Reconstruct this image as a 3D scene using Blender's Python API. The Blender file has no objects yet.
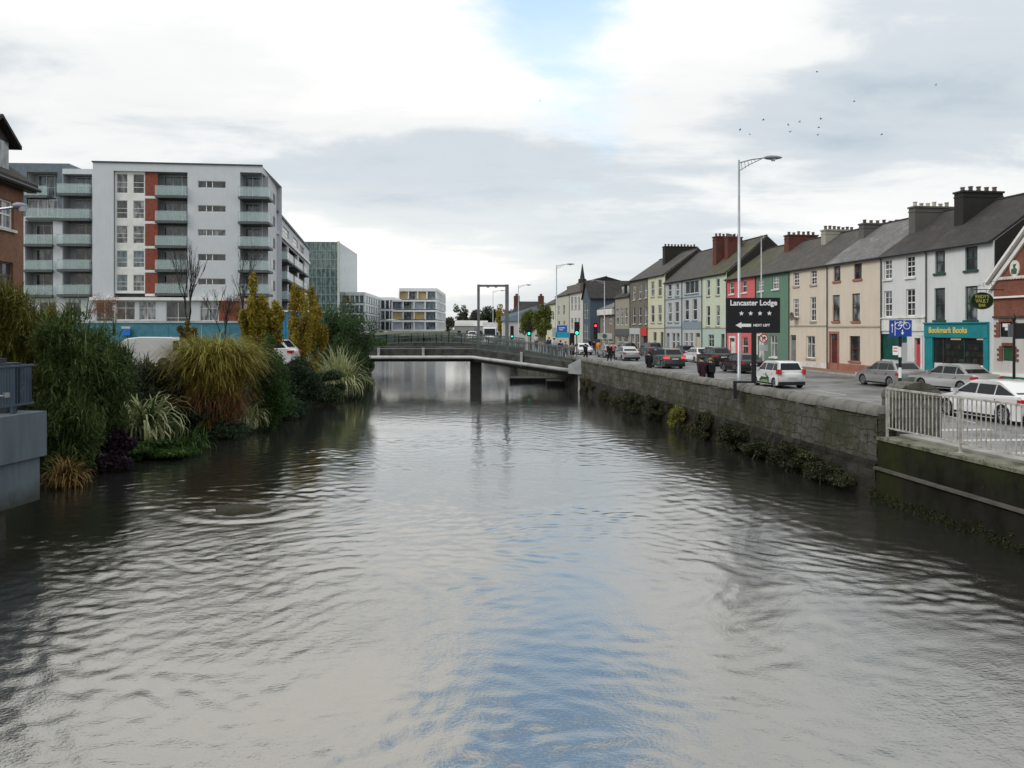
import bpy, math, random
import numpy as np
from mathutils import Vector, Matrix

# ------------------------------------------------------------------ camera, world, sun, exposure
R = math.radians
SC = bpy.context.scene
COL = SC.collection
EYE, HOR, F = 4.7, 329.0, 800.0
cd = bpy.data.cameras.new('camera')
cd.sensor_width = 36.0
cd.lens = 36.0 * F / 1024.0
cd.shift_y = -(384.0 - HOR) / 1024.0
cd.clip_start = 0.1
cd.clip_end = 6000
cam = bpy.data.objects.new('camera', cd)
COL.objects.link(cam)
cam.location = (0, 0, EYE)
cam.rotation_euler = (R(90), 0, 0)
SC.camera = cam

SUN_EL, SUN_AZ = 40.0, -118.0          # azimuth measured from +Y towards +X
world = bpy.data.worlds.new("World")
SC.world = world
world.use_nodes = True
wn, wl = world.node_tree.nodes, world.node_tree.links
wn.clear()


class NT:
    """tiny helper to write node trees"""
    def __init__(s, nodes, links):
        s.n, s.l = nodes, links

    def put(s, sock, v):
        if isinstance(v, bpy.types.NodeSocket):
            s.l.new(v, sock)
        elif v is not None:
            sock.default_value = v

    def math(s, op, a, b=None, c=None, clamp=False):
        m = s.n.new('ShaderNodeMath'); m.operation = op; m.use_clamp = clamp
        s.put(m.inputs[0], a)
        if b is not None: s.put(m.inputs[1], b)
        if c is not None: s.put(m.inputs[2], c)
        return m.outputs[0]

    def comb(s, x, y, z):
        m = s.n.new('ShaderNodeCombineXYZ')
        for i, v in enumerate((x, y, z)): s.put(m.inputs[i], v)
        return m.outputs[0]

    def sep(s, v):
        m = s.n.new('ShaderNodeSeparateXYZ'); s.l.new(v, m.inputs[0]); return m.outputs

    def noise(s, vec, scale, detail=4, rough=.5, dist=0.0):
        m = s.n.new('ShaderNodeTexNoise')
        if vec is not None: s.l.new(vec, m.inputs['Vector'])
        m.inputs['Scale'].default_value = scale
        m.inputs['Detail'].default_value = detail
        m.inputs['Roughness'].default_value = rough
        m.inputs['Distortion'].default_value = dist
        return m.outputs['Fac']

    def ramp(s, fac, stops, interp='LINEAR'):
        m = s.n.new('ShaderNodeValToRGB'); e = m.color_ramp.elements
        m.color_ramp.interpolation = interp
        while len(e) < len(stops): e.new(.5)
        for k, (p, c) in enumerate(stops):
            e[k].position = p
            e[k].color = (c, c, c, 1) if not isinstance(c, (tuple, list)) else tuple(c) + (1,) * (4 - len(c))
        s.l.new(fac, m.inputs[0])
        return m.outputs[0]

    def mix(s, fac, a, b, blend='MIX'):
        m = s.n.new('ShaderNodeMixRGB'); m.blend_type = blend
        for i, v in enumerate((fac, a, b)):
            if isinstance(v, (tuple, list)): v = tuple(v) + (1,) * (4 - len(v))
            s.put(m.inputs[i], v)
        return m.outputs[0]

    def scale(s, vec, sc, loc=(0, 0, 0), rot=(0, 0, 0)):
        m = s.n.new('ShaderNodeMapping'); s.l.new(vec, m.inputs[0])
        m.inputs['Scale'].default_value = sc; m.inputs['Location'].default_value = loc
        m.inputs['Rotation'].default_value = rot
        return m.outputs[0]


W = NT(wn, wl)
tc = wn.new('ShaderNodeTexCoord')
dx, dy, dz = W.sep(tc.outputs['Generated'])
sky = wn.new('ShaderNodeTexSky'); sky.sky_type = 'NISHITA'; sky.sun_disc = False
sky.sun_elevation = R(SUN_EL); sky.sun_rotation = R(SUN_AZ)
sky.air_density = 1.0; sky.dust_density = 1.2; sky.ozone_density = 1.5
bg_sky = wn.new('ShaderNodeBackground'); bg_sky.inputs[1].default_value = 0.15
wl.new(W.mix(1.0, sky.outputs[0], (1.65, 1.85, 1.75), 'MULTIPLY'), bg_sky.inputs[0])
# cloud deck: plan coordinates of a layer overhead
zz = W.math('ADD', W.math('MAXIMUM', dz, 0.0), 0.16)
cx, cy = W.math('DIVIDE', dx, zz), W.math('DIVIDE', dy, zz)
cp = W.comb(cx, W.math('MULTIPLY', cy, 1.15), 0.0)
big = W.noise(W.scale(cp, (1, 1, 1), (3.1, 1.7, 0)), .42, 6, .5, .2)
small = W.noise(W.scale(cp, (1, 1.5, 1), (7.3, 2.2, 0)), 1.9, 6, .6, .3)
dens = W.math('ADD', W.math('MULTIPLY', big, .70), W.math('MULTIPLY', small, .30))
# heavier cloud masses with ragged edges, placed round the sky ahead
ys0 = W.math('MAXIMUM', dy, .05)
qu, qv = W.math('DIVIDE', dx, ys0), W.math('DIVIDE', dz, ys0)
rag = W.math('MULTIPLY', W.math('SUBTRACT', W.noise(W.comb(W.math('MULTIPLY', qu, 1.0), W.math('MULTIPLY', qv, 2.2), 3.0), 3.4, 6, .6), .5), 1.6)
for u0, v0, ru_, rv_, am in ((-.14, .20, .26, .075, .095), (.24, .09, .34, .04, .09), (.52, .26, .30, .09, .10), (-.50, .30, .40, .16, .06), (-.02, .33, .26, .07, -.10), (-.12, .07, .22, .04, -.10), (.22, .42, .25, .10, -.10), (-.30, .45, .25, .10, -.06)):
    a_ = W.math('DIVIDE', W.math('SUBTRACT', qu, u0), ru_); b_ = W.math('DIVIDE', W.math('SUBTRACT', qv, v0), rv_)
    r0 = W.math('ADD', W.math('ADD', W.math('MULTIPLY', a_, a_), W.math('MULTIPLY', b_, b_)), rag)
    dens = W.math('ADD', dens, W.math('MULTIPLY', W.ramp(r0, [(.0, 1.0), (1.3, 0.0)], 'EASE'), am))
ccol = W.ramp(dens, [(.32, (.90, .88, .845)), (.47, (.74, .75, .75)), (.57, (.53, .58, .62)), (.72, (.38, .45, .52))], 'EASE')
# overall: brighter overhead and ahead (the sun sits behind the deck), dimmer behind
ramp_up = W.math('MULTIPLY_ADD', W.math('MAXIMUM', dz, 0.0), .55, .95)
ramp_up = W.math('ADD', ramp_up, W.math('MULTIPLY', W.math('SUBTRACT', 1.0, W.math('MULTIPLY', W.math('ABSOLUTE', W.math('SUBTRACT', dz, .10)), 7.0), clamp=True), .13))
bright = W.math('MULTIPLY', ramp_up, W.math('MULTIPLY_ADD', dy, .05, .93))
ccol = W.mix(1.0, ccol, W.comb(bright, bright, bright), 'MULTIPLY')
warm = W.math('MULTIPLY', W.math('SUBTRACT', 1.0, W.math('MULTIPLY', W.math('ABSOLUTE', W.math('SUBTRACT', dz, .07)), 9.0), clamp=True),
              W.math('MULTIPLY', W.math('SUBTRACT', .55, W.math('ABSOLUTE', W.math('ADD', dx, .22))), 1.8, clamp=True))
ccol = W.mix(W.math('MULTIPLY', warm, .6), ccol, (1.12, 1.08, .98))
bg_cl = wn.new('ShaderNodeBackground'); wl.new(ccol, bg_cl.inputs[0]); bg_cl.inputs[1].default_value = 1.0
# grey bank right of the opening and blue opening in the deck ahead
ysafe = W.math('MAXIMUM', dy, .05)
gu, gv = W.math('DIVIDE', dx, ysafe), W.math('DIVIDE', dz, ysafe)
wob = W.math('MULTIPLY', W.math('SUBTRACT', W.noise(cp, 2.6, 6, .6), .5), 1.5)
eu = W.math('DIVIDE', W.math('ADD', W.math('SUBTRACT', gu, .05), W.math('MULTIPLY', W.math('SUBTRACT', gv, .5), .12)), W.math('MULTIPLY_ADD', W.math('MAXIMUM', W.math('SUBTRACT', gv, .35), 0.0), .42, .125))
ev = W.math('DIVIDE', W.math('SUBTRACT', gv, .50), .33)
rr = W.math('SQRT', W.math('ADD', W.math('MULTIPLY', eu, eu), W.math('MULTIPLY', ev, ev)))
gap = W.ramp(W.math('ADD', rr, wob), [(.35, 1.0), (1.2, 0.0)], 'EASE')
gap = W.math('MULTIPLY', gap, W.math('GREATER_THAN', dy, .06))
mx = wn.new('ShaderNodeMixShader'); wl.new(W.math('MULTIPLY', gap, W.math('MULTIPLY_ADD', W.ramp(gv, [(.36, 0.0), (.5, 1.0)]), .36, .60)), mx.inputs[0])
wl.new(bg_cl.outputs[0], mx.inputs[1]); wl.new(bg_sky.outputs[0], mx.inputs[2])
wo = wn.new('ShaderNodeOutputWorld'); wl.new(mx.outputs[0], wo.inputs[0])

sd = bpy.data.lights.new('sun', 'SUN'); sd.energy = 1.4; sd.angle = R(22); sd.color = (1, .95, .88)
sun = bpy.data.objects.new('sun', sd); COL.objects.link(sun)
sdir = Vector((math.sin(R(SUN_AZ)) * math.cos(R(SUN_EL)), math.cos(R(SUN_AZ)) * math.cos(R(SUN_EL)), math.sin(R(SUN_EL))))
sun.rotation_euler = (-sdir).to_track_quat('-Z', 'Y').to_euler()
SC.view_settings.view_transform = 'Standard'
SC.view_settings.look = 'None'
SC.view_settings.exposure = 0.24
SC.view_settings.gamma = 1.0
SC.cycles.max_bounces = 5
SC.cycles.diffuse_bounces = 2
SC.cycles.glossy_bounces = 3
SC.cycles.transparent_max_bounces = 6
SC.cycles.caustics_reflective = False
SC.cycles.caustics_refractive = False

rng = np.random.default_rng(7)
random.seed(5)


# ------------------------------------------------------------------ helpers: tags, meshes
def tag(o, label=None, cat=None, group=None, kind=None):
    if label: o['label'] = label
    if cat: o['category'] = cat
    if group: o['group'] = group
    if kind: o['kind'] = kind
    return o


def empty(name, loc, rz=0.0, label=None, cat=None, group=None):
    o = bpy.data.objects.new(name, None)
    COL.objects.link(o)
    o.location = loc
    o.rotation_euler = (0, 0, rz)
    o.empty_display_size = .3
    return tag(o, label, cat, group)


def kids(o):
    return [c for c in bpy.data.objects if c.parent == o]


def copy_tree(o, parent=None, pairs=None):
    if pairs is None:
        pairs = {}
        for c in bpy.data.objects:
            if c.parent: pairs.setdefault(c.parent, []).append(c)
    c = o.copy(); COL.objects.link(c); c.parent = parent
    for ch in pairs.get(o, []): copy_tree(ch, c, pairs)
    return c


class MB:
    """collects geometry, then links it as one mesh object"""
    def __init__(s): s.v, s.f = [], []

    def add(s, vs, fs):
        b = len(s.v); s.v.extend([tuple(v) for v in vs]); s.f.extend([tuple(i + b for i in f) for f in fs]); return s

    def box(s, x0, x1, y0, y1, z0, z1):
        if x0 > x1: x0, x1 = x1, x0
        if y0 > y1: y0, y1 = y1, y0
        if z0 > z1: z0, z1 = z1, z0
        return s.add([(x0, y0, z0), (x1, y0, z0), (x1, y1, z0), (x0, y1, z0), (x0, y0, z1), (x1, y0, z1), (x1, y1, z1), (x0, y1, z1)],
                     [(0, 3, 2, 1), (4, 5, 6, 7), (0, 1, 5, 4), (1, 2, 6, 5), (2, 3, 7, 6), (3, 0, 4, 7)])

    def quad(s, a, b, c, d): return s.add([a, b, c, d], [(0, 1, 2, 3)])

    def tube(s, pts, rad, seg=8, cap=True):
        pts = [Vector(p) for p in pts]
        if not hasattr(rad, '__len__'): rad = [rad] * len(pts)
        vs, fs = [], []
        for i, p in enumerate(pts):
            d = (pts[min(i + 1, len(pts) - 1)] - pts[max(i - 1, 0)]).normalized()
            a = d.orthogonal().normalized() if abs(d.z) < .9 else Vector((1, 0, 0)).cross(d).normalized()
            if abs(d.z) < .9: a = d.cross(Vector((0, 0, 1))).normalized()
            b = d.cross(a)
            for k in range(seg):
                t = 2 * math.pi * k / seg
                vs.append(p + a * math.cos(t) * rad[i] + b * math.sin(t) * rad[i])
        for i in range(len(pts) - 1):
            for k in range(seg):
                k2 = (k + 1) % seg
                fs.append((i * seg + k, i * seg + k2, (i + 1) * seg + k2, (i + 1) * seg + k))
        if cap:
            fs.append(tuple(reversed(range(seg)))); fs.append(tuple((len(pts) - 1) * seg + k for k in range(seg)))
        return s.add(vs, fs)

    def prism(s, poly, y0, y1):
        """poly: (x,z) outline, extruded along y"""
        n = len(poly)
        vs = [(x, y0, z) for x, z in poly] + [(x, y1, z) for x, z in poly]
        fs = [tuple(range(n)), tuple(range(2 * n - 1, n - 1, -1))]
        for i in range(n):
            j = (i + 1) % n
            fs.append((i, i + n, j + n, j))
        return s.add(vs, fs)

    def build(s, name, mat, parent=None, smooth=False, loc=None, rz=None):
        me = bpy.data.meshes.new(name)
        me.from_pydata(s.v, [], s.f)
        me.validate()
        if mat: me.materials.append(mat)
        if smooth: me.polygons.foreach_set('use_smooth', [True] * len(me.polygons))
        me.update()
        o = bpy.data.objects.new(name, me); COL.objects.link(o)
        if parent: o.parent = parent
        if loc is not None: o.location = loc
        if rz is not None: o.rotation_euler = (0, 0, rz)
        return o


def quads_obj(name, V, mat, parent=None, loc=None):
    """V: (n,4,3) array of separate quads"""
    n = len(V)
    me = bpy.data.meshes.new(name)
    me.vertices.add(n * 4); me.vertices.foreach_set('co', V.reshape(-1).astype(np.float32))
    me.loops.add(n * 4); me.loops.foreach_set('vertex_index', np.arange(n * 4, dtype=np.int32))
    me.polygons.add(n); me.polygons.foreach_set('loop_start', np.arange(0, n * 4, 4, dtype=np.int32))
    me.materials.append(mat)
    me.update(calc_edges=True)
    me.validate()
    o = bpy.data.objects.new(name, me); COL.objects.link(o)
    if parent: o.parent = parent
    if loc is not None: o.location = loc
    return o


def at(px, py, Y):
    """the point seen at a pixel of the photograph, at distance Y"""
    return Vector(((px - 512.0) / F * Y, Y, EYE - (py - HOR) / F * Y))


def gx(px, Y): return (px - 512.0) / F * Y


# ------------------------------------------------------------------ materials
MATS = {}


def mat(name, col=(.5, .5, .5), rough=.7, metal=0.0, var=.12, vscale=1.5, spec=.3, bump=0.0, bscale=30, emit=None, coat=0.0, col2=None, trans=0.0):
    if name in MATS: return MATS[name]
    m = bpy.data.materials.new(name); m.use_nodes = True
    T = NT(m.node_tree.nodes, m.node_tree.links)
    b = T.n['Principled BSDF']
    b.inputs['Roughness'].default_value = rough
    b.inputs['Metallic'].default_value = metal
    b.inputs['Specular IOR Level'].default_value = spec
    if coat:
        b.inputs['Coat Weight'].default_value = coat; b.inputs['Coat Roughness'].default_value = .06
    tcn = T.n.new('ShaderNodeTexCoord')
    vec = tcn.outputs['Object']
    c = tuple(col) + (1,)
    if var > 0:
        n1 = T.noise(vec, vscale, 5, .6)
        lo = col2 if col2 else tuple(x * (1 - 2.2 * var) for x in col)
        hi = tuple(min(1, x * (1 + var)) for x in col)
        cc = T.ramp(n1, [(.32, lo), (.56, hi)])
        T.l.new(cc, b.inputs['Base Color'])
    else:
        b.inputs['Base Color'].default_value = c
    if bump:
        bn = T.n.new('ShaderNodeBump'); bn.inputs['Strength'].default_value = bump; bn.inputs['Distance'].default_value = .02
        T.l.new(T.noise(vec, bscale, 4, .6), bn.inputs['Height']); T.l.new(bn.outputs[0], b.inputs['Normal'])
    if emit:
        b.inputs['Emission Color'].default_value = tuple(emit[:3]) + (1,); b.inputs['Emission Strength'].default_value = emit[3]
    if trans: b.inputs['Transmission Weight'].default_value = trans
    MATS[name] = m
    return m


def render_mat(name, col, streak=.25):
    """painted render with rain streaks and blotches that belong to the wall"""
    if name in MATS: return MATS[name]
    m = mat(name, col, .85, var=0)
    T = NT(m.node_tree.nodes, m.node_tree.links); b = T.n['Principled BSDF']
    v = T.n['Texture Coordinate'].outputs['Object']
    n1 = T.noise(T.scale(v, (1.8, 1.8, .25)), 1.6, 5, .62)
    n2 = T.noise(v, .7, 4, .6)
    f = T.math('MULTIPLY', T.ramp(n1, [(.45, 0.0), (.75, 1.0)]), streak)
    c = T.mix(f, col, tuple(x * .62 for x in col))
    f2 = T.math('MULTIPLY', T.ramp(n2, [(.4, 0.0), (.7, 1.0)]), .5)
    c = T.mix(f2, c, tuple(x * .86 for x in col))
    T.l.new(c, b.inputs['Base Color'])
    bn = T.n.new('ShaderNodeBump'); bn.inputs['Strength'].default_value = .25; bn.inputs['Distance'].default_value = .01
    T.l.new(T.noise(v, 18, 4, .6), bn.inputs['Height']); T.l.new(bn.outputs[0], b.inputs['Normal'])
    return m


def brick_mat(name, c1, c2, mortar, bw=.45, bh=.2, ms=.012, bump=.5, moss=None, rough=.9, offs=.5, mossat=(.55, .7), wobf=.35):
    if name in MATS: return MATS[name]
    m = mat(name, c1, rough, var=0)
    T = NT(m.node_tree.nodes, m.node_tree.links); b = T.n['Principled BSDF']
    v = T.n['Texture Coordinate'].outputs['Object']
    x, y, z = T.sep(v)
    p = T.comb(T.math('ADD', x, y), z, 0.0)
    wob = T.noise(p, 1.3, 3, .6)
    p = T.comb(T.math('ADD', T.math('ADD', x, y), T.math('MULTIPLY', wob, bw * wobf)), T.math('ADD', z, T.math('MULTIPLY', T.noise(p, 2.1, 2, .5), bh * wobf * 1.3)), 0.0)
    br = T.n.new('ShaderNodeTexBrick'); T.l.new(p, br.inputs['Vector'])
    br.offset = offs
    br.inputs['Color1'].default_value = tuple(c1) + (1,); br.inputs['Color2'].default_value = tuple(c2) + (1,)
    br.inputs['Mortar'].default_value = tuple(mortar) + (1,)
    br.inputs['Scale'].default_value = 1; br.inputs['Brick Width'].default_value = bw; br.inputs['Row Height'].default_value = bh
    br.inputs['Mortar Size'].default_value = ms; br.inputs['Mortar Smooth'].default_value = .4
    n = T.noise(v, 1.1, 6, .65)
    c = T.mix(T.ramp(n, [(.35, .0), (.7, .75)]), br.outputs['Color'], tuple(a * .55 for a in c1))
    n3 = T.noise(v, 7.0, 5, .7)
    c = T.mix(T.ramp(n3, [(.45, 0.0), (.7, .4)]), c, tuple(min(1, a * 1.5) for a in c2))
    if moss:
        c = T.mix(T.ramp(T.noise(T.scale(v, (1, 1, 1), (5, 3, 1)), .8, 6, .7), [(mossat[0], 0.0), (mossat[1], .85)]), c, moss)
    T.l.new(c, b.inputs['Base Color'])
    bn = T.n.new('ShaderNodeBump'); bn.inputs['Strength'].default_value = bump; bn.inputs['Distance'].default_value = .03
    h = T.math('SUBTRACT', T.math('MULTIPLY', n3, .8), br.outputs['Fac'])
    T.l.new(h, bn.inputs['Height']); T.l.new(bn.outputs[0], b.inputs['Normal'])
    return m


def leaf_mat(name, c1, c2, c3=None, trans=.25, rough=.6):
    if name in MATS: return MATS[name]
    m = mat(name, c1, rough, var=0, spec=.25)
    T = NT(m.node_tree.nodes, m.node_tree.links); b = T.n['Principled BSDF']
    g = T.n.new('ShaderNodeNewGeometry')
    v = T.n['Texture Coordinate'].outputs['Object']
    stops = [(0.0, c1), (.6, c2)] + ([(.92, c3)] if c3 else [])
    f = T.math('ADD', T.math('MULTIPLY', g.outputs['Random Per Island'], .6), T.math('MULTIPLY', T.ramp(T.noise(v, 1.1, 3, .6), [(.35, 0.0), (.65, 1.0)]), .4))
    c = T.ramp(f, stops)
    T.l.new(c, b.inputs['Base Color'])
    if trans:
        tb = T.n.new('ShaderNodeBsdfTranslucent'); T.l.new(c, tb.inputs[0])
        mxs = T.n.new('ShaderNodeMixShader'); mxs.inputs[0].default_value = trans
        T.l.new(b.outputs[0], mxs.inputs[1]); T.l.new(tb.outputs[0], mxs.inputs[2])
        T.l.new(mxs.outputs[0], T.n['Material Output'].inputs[0])
    return m


def glass_mat(name, col, rough=.06, alpha=.45):
    """balcony glass: part see-through, part reflecting"""
    if name in MATS: return MATS[name]
    m = mat(name, col, rough, var=0, spec=.6)
    T = NT(m.node_tree.nodes, m.node_tree.links); b = T.n['Principled BSDF']
    tr = T.n.new('ShaderNodeBsdfTransparent'); tr.inputs[0].default_value = tuple(min(1, .35 + 1.1 * c) for c in col) + (1,)
    mxs = T.n.new('ShaderNodeMixShader'); mxs.inputs[0].default_value = alpha
    T.l.new(b.outputs[0], mxs.inputs[2]); T.l.new(tr.outputs[0], mxs.inputs[1])
    T.l.new(mxs.outputs[0], T.n['Material Output'].inputs[0])
    return m


def pane_mat(name, dark, light, rough=.07):
    """window pane with a dim room and curtains behind it"""
    if name in MATS: return MATS[name]
    m = mat(name, dark, rough, var=0, spec=.7)
    T = NT(m.node_tree.nodes, m.node_tree.links); b = T.n['Principled BSDF']
    v = T.n['Texture Coordinate'].outputs['Object']
    n = T.noise(T.scale(v, (1, 1, .35)), 2.6, 3, .5)
    T.l.new(T.ramp(n, [(.42, dark), (.62, light)]), b.inputs['Base Color'])
    return m


PANE = pane_mat('window_glass', (.012, .014, .016), (.07, .075, .08))
PANE_L = pane_mat('curtained_glass', (.05, .06, .065), (.3, .32, .33))
PANE_N = pane_mat('net_curtain_glass', (.02, .024, .028), (.22, .235, .24))
WHITE = mat('white_paint', (.74, .74, .72), .55, var=.05)
BLACK = mat('black_paint', (.012, .012, .013), .45, var=0)
DKGREY = mat('dark_grey_metal', (.06, .065, .07), .5, var=.1)
GALV = mat('galvanised_steel', (.36, .38, .40), .45, metal=.6, var=.1)
CONC = mat('concrete', (.3, .3, .28), .9, var=.15, bump=.2)
TYRE = mat('tyre_rubber', (.015, .015, .016), .85, var=0)
RIM = mat('alloy_rim', (.42, .43, .45), .35, metal=.8, var=0)
RED_L = mat('red_lamp', (.45, .015, .02), .25, var=0, spec=.6)
RED_ON = mat('red_lamp_lit', (.6, .02, .02), .25, var=0, emit=(1, .06, .05, 1.2))
CLEAR_L = mat('clear_lamp', (.6, .62, .64), .15, var=0, spec=.8)
CARGLASS = mat('car_glass', (.012, .016, .018), .08, var=0, spec=.22)
BARK = mat('bark', (.09, .075, .06), .95, var=.25, vscale=6)

# ------------------------------------------------------------------ layout lines
def wall_x(Y): return 12.85 - .1275 * Y          # river face of the right quay
def front_x(Y): return 35.0 - .15 * Y            # facades of the right terrace
LB = [(-40, -9.6), (0, -10.2), (14, -12.6), (25, -15.0), (32, -13.9), (50, -12.7), (67, -12.2), (74, -13.2), (110, -20), (200, -35), (236, -42)]


def bank_x(Y): return float(np.interp(Y, [a for a, b in LB], [b for a, b in LB]))


def kerb_off(Y): return float(np.interp(Y, [0, 24, 36, 400], [2.3, 2.3, 5.3, 5.3]))


ROAD_Z, WALK_Z, LAND_L = 1.40, 1.52, 2.40

# ground: one sheet with the river left out, skirts down under the water
g = MB()
YR = [-40, 0, 10, 20, 30, 40, 60, 80, 120, 160, 200, 236]
for a, b in zip(YR[:-1], YR[1:]):
    g.quad((wall_x(a) + .3, a, ROAD_Z - .01), (1500, a, ROAD_Z - .01), (1500, b, ROAD_Z - .01), (wall_x(b) + .3, b, ROAD_Z - .01))
for (a, xa), (b, xb) in zip(LB[:-1], LB[1:]):
    g.quad((-1500, a, LAND_L), (xa - 2.2, a, LAND_L), (xb - 2.2, b, LAND_L), (-1500, b, LAND_L))
    g.quad((xa - 2.2, a, LAND_L), (xa + .4, a, -.6), (xb + .4, b, -.6), (xb - 2.2, b, LAND_L))
g.quad((-1500, 236, LAND_L), (-17.3, 236, LAND_L), (-17.3, 4500, LAND_L), (-1500, 4500, LAND_L))
g.quad((-17.3, 236, ROAD_Z - .01), (1500, 236, ROAD_Z - .01), (1500, 4500, ROAD_Z - .01), (-17.3, 4500, ROAD_Z - .01))
g.quad((-50, 236, -.6), (-17, 236, -.6), (-17, 236, LAND_L), (-50, 236, LAND_L))
GM = mat('grass_and_earth', (.055, .065, .03), .95, var=.35, vscale=.8, bump=.6, bscale=9, col2=(.04, .035, .02))
tag(g.build('ground', GM), kind='structure')

# far grassed embankment below the white blocks
g = MB()
g.add([(-60, 214, -.4), (-17, 214, -.4), (-16.5, 222, 1.6), (-64, 222, 3.0), (-64, 236.5, 4.0), (-16.5, 236.5, 2.0)], [(0, 1, 2, 3), (3, 2, 5, 4)])
tag(g.build('far_embankment', mat('far_green', (.04, .07, .035), .95, var=.3, vscale=.5)), kind='structure')

# water
wm = bpy.data.materials.new('river_water'); wm.use_nodes = True
T = NT(wm.node_tree.nodes, wm.node_tree.links); b = T.n['Principled BSDF']
b.inputs['Base Color'].default_value = (.345, .34, .32, 1)
b.inputs['Metallic'].default_value = .955
b.inputs['IOR'].default_value = 1.6
v = T.n.new('ShaderNodeTexCoord').outputs['Object']
# the current carries the ripples down the river: warp first, then stretch
w1 = T.noise(T.scale(v, (1, .6, 1)), .16, 3, .5)
w2 = T.noise(T.scale(v, (1, .6, 1), (9, 4, 0)), .16, 3, .5)
X, Y, Z = T.sep(v)
vx = T.math('ADD', X, T.math('MULTIPLY', T.math('SUBTRACT', w1, .5), 4.0))
vy = T.math('ADD', Y, T.math('MULTIPLY', T.math('SUBTRACT', w2, .5), 4.0))
vw = T.comb(vx, vy, 0.0)
n_big = T.noise(T.scale(vw, (.8, 1, 1)), .38, 2, .45, .4)
n_mid = T.noise(T.scale(vw, (.8, 1.15, 1)), 1.7, 4, .6, .15)
n_fin = T.noise(T.scale(vw, (.85, 1.2, 1), (3, 8, 1)), 5.6, 4, .62, .1)
n_sml = T.noise(T.scale(v, (1, 1.2, 1), (3, 1, 5)), 17, 3, .6, .1)
patch = T.ramp(T.noise(T.scale(vw, (.7, 1, 1), (14, 3, 2)), .17, 3, .55), [(.42, .12), (.6, 1.0)])
far = T.ramp(T.math('DIVIDE', Y, 60.0), [(.2, 0.0), (.5, 1.0)])
edge = T.math('DIVIDE', T.math('ABSOLUTE', T.math('ADD', X, 1.0)), 12.0)
calm = patch
att = T.math('DIVIDE', 1.0, T.math('ADD', 1.0, T.math('POWER', T.math('DIVIDE', T.math('MAXIMUM', Y, 0.0), 16.0), 2.2)))
h = T.math('ADD', T.math('MULTIPLY', T.math('MULTIPLY', n_fin, .026), calm), T.math('MULTIPLY', T.math('MULTIPLY', n_sml, .0075), T.math('MULTIPLY_ADD', edge, .8, .55)))
h = T.math('ADD', h, T.math('MULTIPLY', n_big, .012))
h = T.math('MULTIPLY', h, att)
T.l.new(T.ramp(T.math('DIVIDE', Y, 100.0), [(.12, .03), (.7, .13)]), b.inputs['Roughness'])
bn = T.n.new('ShaderNodeBump'); bn.inputs['Strength'].default_value = 1.0; bn.inputs['Distance'].default_value = 1.0
T.l.new(h, bn.inputs['Height']); T.l.new(bn.outputs[0], b.inputs['Normal'])


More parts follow.
